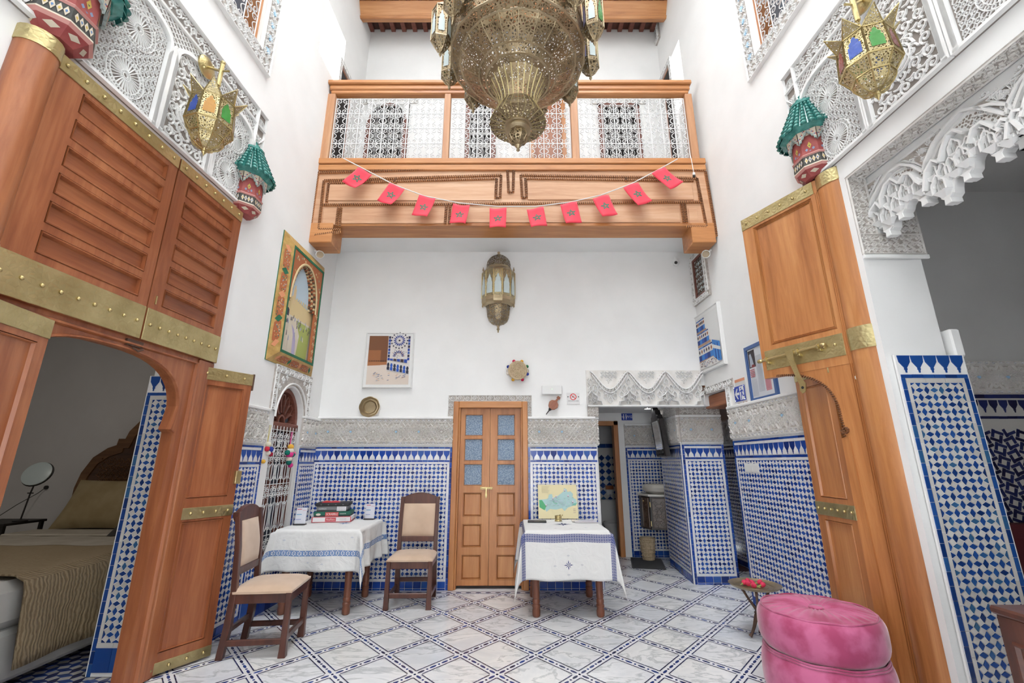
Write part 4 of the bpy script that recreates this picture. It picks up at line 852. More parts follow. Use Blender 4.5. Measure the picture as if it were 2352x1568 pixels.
def cell(mb, x, y, s, z=0, mt=None):
    """one stalactite cell: a hooded niche with shade painted into its recess and a fan of ribs, standing on a small bracket"""
    mt = mt or stucco_w; w_ = s * .46; ht = s * 1.25; yy = y + ht * .5
    ring = [(x - w_, y), (x - w_, yy), (x - w_ * .85, yy + ht * .12), (x - w_ * .55, yy + ht * .2), (x - w_ * .42, yy + ht * .34), (x, yy + ht * .5), (x + w_ * .42, yy + ht * .34), (x + w_ * .55, yy + ht * .2), (x + w_ * .85, yy + ht * .12), (x + w_, yy), (x + w_, y)]
    mb.prism(ring, z, z + .004, stucco_bd_sh, bottom=False); mb.rib(ring, s * .15, z, z + s * .42, mt, False, .8); mb.rib([(x - w_ * .55, y), (x - w_ * .5, yy), (x, yy + ht * .28), (x + w_ * .5, yy), (x + w_ * .55, y)], s * .09, z, z + s * .22, mt)
    for k in (-1, 0, 1): mb.rib([(x + k * w_ * .1, y + ht * .05), (x + k * w_ * .3, y + ht * .5)], s * .06, z, z + s * .14, mt)
    mb.add([(x - w_ * 1.08, y, z), (x + w_ * 1.08, y, z), (x + w_ * .95, y, z + s * .5), (x - w_ * .95, y, z + s * .5), (x - w_ * .3, y - s * .42, z), (x + w_ * .3, y - s * .42, z), (x + w_ * .25, y - s * .42, z + s * .2), (x - w_ * .25, y - s * .42, z + s * .2)],
           [(0, 3, 7, 4), (3, 2, 6, 7), (2, 1, 5, 6), (0, 1, 2, 3), (4, 7, 6, 5), (1, 0, 4, 5)], mt)
cells = [(2020, 512, .07), (2048, 505, .085), (2068, 478, .07), (2040, 470, .07), (2060, 445, .07), (2088, 452, .075), (2100, 428, .07), (2122, 438, .08), (2145, 440, .07), (2150, 405, .07), (2172, 440, .09), (2180, 405, .075), (2200, 395, .08), (2205, 350, .075), (2225, 372, .085), (2240, 345, .075), (2262, 320, .07), (2285, 338, .085), (2300, 318, .07), (2325, 325, .08), (2345, 300, .075), (2370, 290, .08)]
m = MB()
for u, v, s_ in cells:
    x, y = AP(u, v); cell(m, x, y, s_); cell(m, 2 * apx - x, y, s_)
for x, y in pend:
    for q in (x, 2 * apx - x): m.prism([(q - .022, y - .004), (q + .022, y - .004), (q + .018, y + .03), (q + .038, y + .05), (q - .038, y + .05), (q - .018, y + .03)], -.035, .016, stucco_w, .003)
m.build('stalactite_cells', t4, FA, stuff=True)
# ================================================================== stalactite lintel over the washroom opening
t5 = struct('trim_5', FB, 'white stalactite lintel over the washroom opening and pillar')
lx0, lx1 = BP(1345, 850)[0], 2.36; ly0, ly1 = linB, BP(1450, 851)[1]; m = MB(); m.box(lx0, lx1, ly0, ly1, .0, .02, stucco); m.box(lx0, lx1, ly0 - .012, ly0 + .008, 0, .05, stucco_w, .004)
sx0 = BP(1372, 900)[0]; m.box(lx0, sx0, H_['top'], ly0, 0, .02, stucco_bk_sh); arabesque(m, lx0 + .004, sx0 - .004, H_['top'] + .01, ly1 - .1, .02, stucco, .018, .006, .009, seed=6)
n = 3; d = (lx1 - lx0 - .02) / n; h_ = ly1 - ly0
for k in range(n):
    xa = lx0 + .05 + k * d; xb = xa + d; c = (xa + xb) / 2
    # pendentive spandrel filled with scrolls, hanging between two net-filled half arches
    for sg in (-1, 1):
        arc_ = [(c + sg * (d * .5) * (1 - t / 8.0) ** 1.0, ly1 - .01 - h_ * .52 * (t / 8.0) ** 1.9 if sg else 0) for t in range(9)]; m.rib([(c + sg * d * .5 * (1 - t / 8), ly1 - .015 - h_ * .50 * (math.sin(t / 8 * PI / 2) ** 1.4)) for t in range(9)], .014, .02, .05, stucco_w, False, .7)
        m.rib([(c + sg * d * .47 * (1 - t / 8), ly1 - .06 - h_ * .52 * (math.sin(t / 8 * PI / 2) ** 1.1)) for t in range(9)], .012, .02, .06, stucco_w, False, .7)
        for t in range(9):
            for q in range(5):
                x = c + sg * d * .47 * (1 - t / 9) - sg * .005; y1_ = ly1 - .015 - h_ * .50 * (math.sin(t / 9 * PI / 2) ** 1.4); y0_ = ly1 - .06 - h_ * .52 * (math.sin(t / 9 * PI / 2) ** 1.1)
                if y1_ - y0_ > .03: m.prism(regular(x, y0_ + (y1_ - y0_) * (q + .5) / 5, .006, 5), .02, .0212, stucco_sh, bottom=False)  # shade of the small net holes, painted as dark pentagons
    arabesque(m, c - d * .22, c + d * .22, ly1 - .10, ly1 - .012, .02, stucco_w, .02, .007, .012, seed=k); scroll(m, c, ly1 - .13, .03, .02, stucco_w, .008, .012)
    for j, (fx, fy) in enumerate(((-.5, .62), (-.38, .44), (-.5, .40), (-.25, .50), (-.12, .36), (-.30, .26), (-.12, .22), (0, .30), (.12, .22), (.30, .26), (.12, .36), (.25, .50), (.38, .44), (0, .12), (-.42, .22), (.42, .22))): cell(m, c + fx * d, ly0 + h_ * fy, .052, .02)
for k in range(n + 1):
    xa = lx0 + .05 + k * d - (d * 0)
    pts = [(xa - .13, ly0 + .01), (xa - .12, ly0 + .05), (xa - .07, ly0 + .06), (xa - .075, ly0 + .11), (xa - .03, ly0 + .14), (xa, ly0 + .18), (xa + .03, ly0 + .14), (xa + .075, ly0 + .11), (xa + .07, ly0 + .06), (xa + .12, ly0 + .05), (xa + .13, ly0 + .01)]
    pts = [(min(max(p[0], lx0), lx1), p[1]) for p in pts]; m.rib(pts, .012, .02, .075, stucco_w)
    if k < n: scroll(m, xa + .02, ly0 + .06, .035, .03, stucco_w, .008, .03); scroll(m, xa - .03 if k else xa + .05, ly0 + .06, .03, .03, stucco_w, .008, .03, -1)
m.build('stalactite_lintel', t5, stuff=True)
m = MB(); m.box(2.1, 2.40, YB + .01, YB + .30, linB + .005, 2.26, stucco_w); m.build('pillar_head', t5, FB.inverted())
# carved surround of the passage opening in the right wall
t6 = struct('trim_6', FR, 'narrow carved surround of the dark passage opening'); m = MB(); m.box(-5.62, -4.80, 2.18, 2.27, 0, .015, stucco_bk_sh); scroll_strip(m, -5.62, -4.80, 2.18, 2.27, .015, stucco_w); m.box(-4.955, -4.87, 1.95, 2.18, 0, .015, stucco); scroll_strip(m, -4.955, -4.87, 1.96, 2.18, .015, stucco_w, vert=True); m.build('carved_surround', t6, stuff=True)
# ================================================================== windows
def scrollgrille(mb, x0, x1, y0, y1, z, nx, ny, m, r=.0045, sc=None):
    """wrought-iron grille of C-scrolls between uprights"""
    dx = (x1 - x0) / nx; dy = (y1 - y0) / ny
    for i in range(nx + 1): mb.tube([(x0 + i * dx, y0 - .01, z), (x0 + i * dx, y1 + .01, z)], r, m, 5)
    for j in range(ny + 1): mb.tube([(x0, y0 + j * dy, z), (x1, y0 + j * dy, z)], r, m, 5)
    q = dx * .25
    for i in range(nx):
        for j in range(ny):
            a, b = x0 + i * dx, y0 + j * dy
            for sx in (0, 1):
                for sy in (0, 1):
                    cx = a + (q if sx == 0 else dx - q); cy = b + (q if sy == 0 else dy - q); mx_ = 1 if sx == 0 else -1
                    mb.tube([(x, y, z) for x, y in spiral(cx, cy, q * .86, q * .2, PI / 2 if sy else -PI / 2, 1.1 if sy else -1.1, 9, -mx_)], r * .8, m, 4, cap=False)
            for sx in (0, 1):
                e = a + dx * .06 if sx == 0 else a + dx * .94; c = a + dx / 2; mx_ = 1 if sx == 0 else -1
                mb.tube([(e + mx_ * dx * (.02 + .24 * math.sin(PI * t / 6)), b + q * 1.7 + (dy - 3.4 * q) * t / 6, z) for t in range(7)], r * .8, m, 4, cap=False)
# window_1 : arched window with a fan light and grille in the left wall
w1 = struct('window_1', FL, 'tall arched window with plum wooden fanlight and white scroll grille in the left wall')
wa, wb_, wz0, wzs = 4.50, 5.09, .50, 1.80; wc, wr = (wa + wb_) / 2, (wb_ - wa) / 2; m = MB()
ar = [(wc + wr * math.cos(PI * i / 20), wzs + wr * 1.22 * math.sin(PI * i / 20)) for i in range(21)]
m.prism([(wb_ + .0, 2.36), (wb_, wzs)][0:1] + ar + [(wa, 2.36)], -.40, .0, plaster); m.build('arch_infill', w1)
m = MB(); fr_ = .055
m.rib([(wa + fr_ / 2, wz0)] + [(wc + (wr - fr_ / 2) * -math.cos(PI * i / 20), wzs + (wr * 1.22 - fr_ / 2) * math.sin(PI * i / 20)) for i in range(21)] + [(wb_ - fr_ / 2, wz0)], fr_, -.16, -.06, wood_p, False, .8); m.box(wa, wb_, wzs - .10, wzs - .02, -.16, -.04, wood_p, .01); m.box(wa, wb_, wz0 - .05, wz0 + .02, -.2, .0, wood_p, .01); m.build('window_frame', w1)
m = MB(); c0 = (wc, wzs - .02)
for k in range(7):
    q0 = PI * (k + .5) / 7; rr = .16; sx = wr - .05; sy = wr * 1.22 - .05
    pt = lambda r_, q: (c0[0] + r_ * sx * math.cos(q), c0[1] + r_ * sy * math.sin(q))
    m.rib([pt(.36, PI * k / 7), pt(.80, PI * k / 7 + .03), pt(.98, q0 - .1), pt(.98, q0 + .1), pt(.80, PI * (k + 1) / 7 - .03), pt(.36, PI * (k + 1) / 7)], .022, -.13, -.085, wood_p, False, .7)
m.rib([(c0[0] + .26 * sx * math.cos(PI * i / 10), c0[1] + .26 * sy * math.sin(PI * i / 10)) for i in range(11)], .025, -.13, -.08, wood_p, False, .7); m.build('fanlight_tracery', w1)
MB().prism([(wc + (wr - .03) * math.cos(PI * i / 16), wzs - .03 + (wr * 1.22 - .03) * math.sin(PI * i / 16)) for i in range(17)], -.15, -.14, g_pane).build('glass_pane', w1)
MB().box(wa + .05, wb_ - .05, wz0, wzs - .1, -.18, -.16, g_pane).build('glass_pane', w1); m = MB(); m.box(wc - .03, wc + .03, wz0, wzs - .1, -.16, -.12, wood_p, .006); m.box(wa + .05, wb_ - .05, 1.1, 1.15, -.16, -.13, wood_p, .006); m.build('shutter', w1)
m = MB(); gx0, gx1 = wa + .02, wb_ - .05; gz = -.035
for i in range(9): x = gx0 + (gx1 - gx0) * i / 8; m.tube([(x, wz0 + .02, gz), (x, wzs - .06, gz)], .004, iron_w, 5)
for y in (.56, 1.05, 1.16, 1.42, 1.50, 1.70, .68): m.tube([(gx0, y, gz), (gx1, y, gz)], .004, iron_w, 5)
d = (gx1 - gx0) / 4
for i in range(4):
    cx = gx0 + (i + .5) * d
    for y, rr in ((.62, .05), (1.11, .05), (1.46, .05), (1.64, .045)):
        for sx in (-1, 1):
            m.tube([(a, b, gz + .004) for a, b in spiral(cx + sx * d * .24, y, d * .22, d * .05, PI / 2, 1.2, 9, sx)], .0045, iron_w, 4, cap=False); m.tube([(a, b, gz + .004) for a, b in spiral(cx + sx * d * .24, y - .05, d * .22, d * .05, -PI / 2, -1.2, 9, sx)], .0045, iron_w, 4, cap=False)
    for (y0_, y1_) in ((.72, .98), (1.20, 1.36), (1.52, 1.60)):
        for sx in (-1, 1): m.tube([(cx + sx * d * (.36 - .22 * math.sin(PI * t / 8) ** .6), y0_ + (y1_ - y0_) * t / 8, gz) for t in range(9)], .0042, iron_w, 4, cap=False)
        for yy in (y0_ + .02, y1_ - .02): m.tube([(cx + .02 * math.cos(q), yy + .014 * math.sin(q), gz) for q in [k * PI / 4 for k in range(9)]], .004, iron_w, 4, cap=False)
m.build('iron_grille', w1)
m = MB(); o0, o1, oT = 4.385, 5.17, 2.34
m.prism([(wb_ + .005, 1.88), (o1, 1.88), (o1, oT), (o0, oT), (o0, 1.88), (wa - .005, 1.88)] + [(wc - (wr + .01) * math.cos(PI * i / 20), wzs + .02 + (wr * 1.22 + .0) * math.sin(PI * i / 20)) for i in range(1, 20)], .0, .018, stucco_bk_sh)
scroll_strip(m, o0, o1, oT - .075, oT, .018, stucco_w); scroll_strip(m, o0, o0 + .07, 1.88, oT - .08, .018, stucco_w, vert=True); scroll_strip(m, o1 - .07, o1, 1.88, oT - .08, .018, stucco_w, vert=True)
m.rib([(wc - (wr + .025) * math.cos(PI * i / 20), wzs + .02 + (wr * 1.22 + .02) * math.sin(PI * i / 20)) for i in range(21)], .02, .018, .03, stucco_w)
for sx in (-1, 1):
    for q in ((.26, 2.2, .028), (.31, 2.12, .024), (.19, 2.235, .02)): scroll(m, wc + sx * q[0] - 0, q[1], q[2], .018, stucco_w, .007, .010, sx)
m.build('carved_surround', w1, stuff=True)
# upper windows with carved frames
def carved_window(name, F, lab, x0, x1, y0, y1, fw=.16, grille=True, t=.4, wd=None, pane=None, gs=6):
    wd = wd or wood_o; o = struct(name, F, lab); m = MB()
    for q in ((x0 - fw, x1 + fw, y0 - fw, y0), (x0 - fw, x1 + fw, y1, y1 + fw), (x0 - fw, x0, y0, y1), (x1, x1 + fw, y0, y1)): m.box(*q, 0, .022, stucco_bk_sh)
    r = min(.04, fw * .3)
    for q in ((x0 - fw + .015, x1 + fw - .015, y0 - fw + .015, y0 - .012), (x0 - fw + .015, x1 + fw - .015, y1 + .012, y1 + fw - .015), (x0 - fw + .015, x0 - .012, y0, y1), (x1 + .012, x1 + fw - .015, y0, y1)): arabesque(m, *q, .022, stucco_w, r, r * .26, .014, seed=int(fw * 100)); 
    if fw > .1:
        for xx in (x0 - fw / 2, x1 + fw / 2):
            y = y0
            while y < y1: m.prism(inset(star(xx, y + .07, fw * .24, fw * .13, 6), .001), .022, .034, pale_blue, bottom=False); y += .16
    mould(m, x0 - fw, x1 + fw, y0 - fw, y1 + fw, .0, stucco_w, .03, .04); mould(m, x0 + .0, x1 - .0, y0 + .0, y1 - .0, .0, stucco_w, .02, .035); m.build('carved_surround', o, stuff=True)
    f = .06 if x1 - x0 > .5 else .03; m = MB(); wallgrid(m, x0, x1, y0, y1, [(x0 + f, x1 - f, y0 + f, y1 - f)], -t * .45, -t * .12, wd); m.build('window_frame', o); MB().box(x0, x1, y0, y1, -t * .5, -t * .44, pane or g_pane).build('glass_pane', o)
    if grille:
        m = MB(); n = max(2, round((x1 - x0 - 2 * f) / .16)); k = max(2, round((y1 - y0 - 2 * f) / .24)); scrollgrille(m, x0 + f, x1 - f, y0 + f, y1 - f, -.03, n, k, iron_w, .006); m.build('iron_grille', o)
    return o
carved_window('window_2', FL, 'upper left window with carved plaster frame and white grille', 2.2, 3.36, 5.2, 6.6)
carved_window('window_3', FR, 'upper right window with carved plaster frame and white grille', -3.52, -2.2, 5.30, 6.8)
q0, q1 = RP(1575, 605), RP(1630, 680)
def smallwin(name, lab, x0, x1, y0, y1, F=FR):
    o = struct(name, F, lab); fw = .07; m = MB()
    for q in ((x0, x1, y0, y0 + fw), (x0, x1, y1 - fw, y1)): m.box(*q, 0, .03, stucco_bk_sh); scroll_strip(m, *q, .03, stucco_w)
    for q in ((x0, x0 + fw, y0 + fw, y1 - fw), (x1 - fw, x1, y0 + fw, y1 - fw)): m.box(*q, 0, .03, stucco_bk_sh); scroll_strip(m, *q, .03, stucco_w, vert=True)
    m.build('carved_surround', o, stuff=True); m = MB(); wallgrid(m, x0 + fw, x1 - fw, y0 + fw, y1 - fw, [(x0 + fw + .03, x1 - fw - .03, y0 + fw + .03, y1 - fw - .03)], .0, .022, wood_p); m.build('window_frame', o)
    m = MB(); m.box(x0 + fw, x1 - fw, y0 + fw, y1 - fw, .0, .006, g_frost); arabesque(m, x0 + fw + .03, x1 - fw - .03, y0 + fw + .03, y1 - fw - .03, .006, iron_br, .03, .008, .006, seed=5); m.build('leaded_pane', o); return o
smallwin('window_4', 'small framed leaded window high in the right corner below the balcony', -5.47, -5.03, 3.34, 4.02)
smallwin('window_5', 'small carved window at the top right beside the gallery ceiling', RP(1480, 165)[0], RP(1508, 60)[0] + .1, RP(1487, 165)[1], RP(1500, 50)[1] + .1)
for F_, nm, lab, a, b, zt in ((FL, 'door_4', 'dark doorway at the left end of the gallery with carved surround', LP(770, 190)[0], LP(812, 190)[0], LP(774, 120)[1]), (FR, 'door_5', 'dark doorway at the right end of the gallery with carved surround', RP(1550, 190)[0] - .42, RP(1550, 190)[0], RP(1540, 135)[1])):
    o = struct(nm, F_, lab); w_ = .07; a, b = min(a, b), max(a, b); m = MB(); z0 = 4.9
    for q in ((a, a + w_, z0, zt), (b - w_, b, z0, zt)): m.box(*q, 0, .03, stucco_w); scroll_strip(m, *q, .03, stucco_w, vert=True)
    m.box(a, b, zt - w_, zt, 0, .03, stucco_w); scroll_strip(m, a, b, zt - w_, zt, .03, stucco_w); m.build('carved_surround', o, stuff=True); m = MB(); m.box(a + w_, b - w_, z0, zt - w_, -.0, .012, wood_rx); m.box(a + w_ + .03, b - w_ - .03, z0, zt - w_ - .04, .012, .016, void); m.build('door_panel', o)
# ================================================================== balcony
FW_ = frame((0, 4.72, 0), (1, 0, 0))
def W(u, v): return onplane(FW_, u, v)
def W8(x, y): return W(680 + x / 2.352, y / 2.352)
bal = empty('balcony', FW_, 'carved wooden gallery balcony with three white scroll grilles spanning the courtyard', 'balcony')
bx0, bx1 = -2.40, 2.40
m = MB(); m.box(bx0, bx1 - .06, 6.13, 6.19, -.10, .06, wood_ox, .012); m.box(bx0 + .02, bx1 - .08, 6.06, 6.13, -.09, .03, wood_ox, .012); m.box(bx0 + .04, bx1 - .1, 6.01, 6.06, -.08, .015, wood_ox, .008); m.build('top_rail', bal)
zr0, zr1 = W(1176, 378)[1], W(1176, 367)[1]
MB().box(bx0, bx1, zr0, zr1 + .01, -.10, .03, wood_ox, .008).build('bottom_rail', bal); MB().box(bx0, bx1, zr0 - .085, zr0 - .002, -.10, .015, wood_ox, .008).build('sill', bal)
posts = [(-2.40, -2.30), (-.875, -.795), (.755, .845), (2.25, 2.34)]
for a, b in posts: MB().box(a, b, zr1, 6.01, -.09, .012, wood_ly, .006).build('post', bal)
for i in range(3):
    a, b = posts[i][1], posts[i + 1][0]; m = MB(); n = 9
    scrollgrille(m, a + .01, b - .01, zr1 + .035, 5.955, -.03, n, 4, iron_w, .0065); m.build('iron_grille', bal)
fz0 = 4.11; ftop = zr0 - .085
m = MB(); m.box(bx0, bx1, fz0, ftop, -.08, -.012, wood_l); m.build('apron', bal)
m = MB(); m.box(bx0, bx1, fz0 - .012, fz0 + .03, -.31, -.011, wood_ox, .004); m.build('beam', bal)
for a, b in ((bx0 - .01, -2.13), (2.13, bx1 + .01)): MB().box(a, b, 3.87, 4.13, -.29, .01, wood_ox, .008).build('corbel', bal)
def rails(pts_list, wd, h, mat, name, rp=True):
    m = MB()
    for pts in pts_list:
        q = [W8(*p) for p in pts]; m.rib(q, wd, -.012, -.012 + h, mat, False, .8)
        if rp: ropem(m, [(x, y, -.012 + h * .6) for x, y in q], wd * .5, rope)
    m.build(name, bal, stuff=True)
frames_ = [[(118, 932), (1142, 902), (1148, 1036), (1172, 1036), (1176, 902), (2205, 918)], [(118, 932), (66, 1292)], [(2212, 925), (2274, 1276)],
  [(150, 975), (1108, 944), (1102, 1066), (1078, 1066), (1084, 962), (176, 988), (164, 1092)], [(150, 975), (122, 1238), (238, 1238)], [(1214, 944), (2166, 962), (2184, 1086)], [(1214, 944), (1222, 1066), (1244, 1066), (1240, 962), (2148, 975)],
  [(140, 1106), (2184, 1090)], [(2166, 962), (2218, 1224), (2110, 1222)], [(228, 1120), (216, 1222)], [(244, 1120), (236, 1222)], [(812, 1106), (804, 1210)], [(832, 1106), (826, 1210)], [(2082, 1100), (2096, 1202)], [(2100, 1100), (2112, 1202)], [(538, 962), (536, 988)], [(1784, 958), (1786, 980)], [(100, 1270), (240, 1250)]]
rails(frames_, .034, .016, wood_ox, 'rope_moulding')
for x0, y0, x1, y1 in ((182, 994, 1072, 1082), (1250, 985, 2150, 1078), (150, 1124, 212, 1212), (250, 1124, 800, 1206), (838, 1124, 2078, 1200), (2118, 1124, 2176, 1206)):
    a = W8(x0, y0); b = W8(x1, y1); MB().box(a[0], b[0], b[1], a[1], -.011, .0, wood_l, .004).build('panel', bal)
# gallery openings seen through the grilles
def gal(name, lab, u0, u1, v0, v1, mat, arch_=False, kind='w'):
    a, zt = P(u0, v0, y=YG).x, P(u0, v0, y=YG).z; b, z0 = P(u1, v1, y=YG).x, P(u0, v1, y=YG).z; o = struct(name, FG, lab); m = MB()
    w_ = .07; m.box(a, b, z0, zt, 0, .01, mat)
    for q in ((a, a + w_, z0, zt), (b - w_, b, z0, zt), (a, b, zt - w_, zt)): m.box(*q, .0, .04, wood_p if kind != 'd' else wood_o, .006)
    m.build('window_frame', o)
    if kind == 'w': g = MB(); scrollgrille(g, a + w_, b - w_, z0 + .02, zt - w_, .06, 5, 5, iron_w, .005); g.build('iron_grille', o)
    s = MB(); s.box(a - .12, b + .12, zt, zt + .14, 0, .02, stucco); arabesque(s, a - .12, b + .12, zt + .01, zt + .13, .02, stucco_w, .035, .01, .012); s.build('carved_surround', o, stuff=True)
    if arch_: g = MB(); g.prism([(a, zt), (a, zt - .5)] + [((a + b) / 2 - (b - a) / 2 * math.cos(PI * i / 12), zt - .5 + .48 * math.sin(PI * i / 12)) for i in range(1, 12)] + [(b, zt - .5), (b, zt)], .01, .045, plaster); g.build('arch_infill', o)
    return o
gal('window_6', 'arched window with scroll grille behind the left end of the gallery', 848, 932, 238, 372, void, True)
gal('door_6', 'brown shuttered opening at the far left of the gallery', 772, 812, 240, 372, wood_p, False, 'd')
gal('window_7', 'dark window behind the middle of the gallery, left of the pendant lamp', 1072, 1138, 225, 372, void)
gal('door_7', 'reddish wooden door behind the middle of the gallery, right of the pendant lamp', 1215, 1302, 225, 372, wood_r, False, 'd')
gal('window_8', 'wide dark window with carved head behind the right end of the gallery', 1372, 1478, 240, 372, void)
gal('door_8', 'narrow wooden door at the far right of the gallery', 1536, 1582, 235, 372, wood_p, False, 'd')
# ================================================================== bunting of ten red flags
bp = [P(u, v, y=4.64) for u, v in ((788, 363), (840, 390), (905, 424), (975, 450), (1055, 466), (1143, 474), (1230, 474), (1310, 464), (1380, 448), (1450, 422), (1515, 388), (1556, 365))]
m = MB(); m.tube([tuple(p) for p in bp], .006, white, 6); bt = m.build('bunting_cord', smooth=True); tag(bt, 'white cord of the bunting strung across the wooden balcony front', 'cord')
red_c = plain('red_flag_cloth', (.78, .035, .07), .7, Sheen_Weight=.2); grn = plain('flag_green', (.05, .16, .11), .7)
fl = [(838, 390, 826, 438), (912, 425, 898, 475), (982, 450, 968, 502), (1060, 468, 1050, 518), (1144, 476, 1140, 528), (1229, 476, 1231, 526), (1306, 464, 1316, 518), (1380, 449, 1394, 502), (1449, 422, 1468, 476), (1512, 388, 1534, 440)]
wher = ['first red flag at the left end of the bunting', 'second red flag from the left end of the bunting', 'third red flag from the left end of the bunting', 'fourth red flag from the left, above the wall lamp', 'red flag just left of the middle of the bunting', 'red flag just right of the middle of the bunting', 'fourth red flag from the right end of the bunting', 'third red flag from the right end of the bunting', 'second red flag from the right end of the bunting', 'last red flag at the right end of the bunting']
for i, (u0, v0, u1, v1) in enumerate(fl):
    a = P(u0, v0 + 2, y=4.622); b = P(u1, v1, y=4.595); ax = (a - b); L = ax.length; up = ax.normalized(); xd = Vector((1, 0, 0)); k0 = i * .7
    j = min(range(len(bp) - 1), key=lambda q: abs((bp[q].x + bp[q + 1].x) / 2 - a.x)); sd = (bp[j + 1] - bp[j]).normalized(); F = frame(a, sd, up); wd = .20
    skew = 0
    m = MB(); m.grid(lambda s, t: ((s - .5) * wd * (1 - .06 * t), -t * L, .012 * math.sin(s * 5 + k0) * (1 - t) + .016 * math.sin(s * 4 + t * 3 + k0) * t + .05 * t * t), 8, 8, red_c)
    f = m.build('pennant', None, F, smooth='all'); sm = f.modifiers.new('thick', 'SOLIDIFY'); sm.thickness = .0015
    st = MB(); R_ = .052; order = [0, 2, 4, 1, 3]; P5 = [(R_ * math.sin(2 * PI * k / 5), -L * .5 + R_ * math.cos(2 * PI * k / 5)) for k in range(5)]
    def zf(x, y): s = x / wd + .5; t = -y / L; return .012 * math.sin(s * 5 + k0) * (1 - t) + .016 * math.sin(s * 4 + t * 3 + k0) * t + .05 * t * t + .003
    for q in range(5):
        p0, p1 = P5[order[q]], P5[order[(q + 1) % 5]]; dx, dy = p1[0] - p0[0], p1[1] - p0[1]; l = math.hypot(dx, dy); nx, ny = -dy / l * .0052, dx / l * .0052
        for tt in range(4):
            c0, c1 = [(p0[0] + dx * (tt + e) / 4, p0[1] + dy * (tt + e) / 4) for e in (0, 1)]
            st.add([(c0[0] - nx, c0[1] - ny, zf(*c0)), (c1[0] - nx, c1[1] - ny, zf(*c1)), (c1[0] + nx, c1[1] + ny, zf(*c1)), (c0[0] + nx, c0[1] + ny, zf(*c0))], [(0, 1, 2, 3)], grn)
    st.build('green_star', f); tag(f, wher[i], 'flag', 'small red flags with a green star on the bunting')
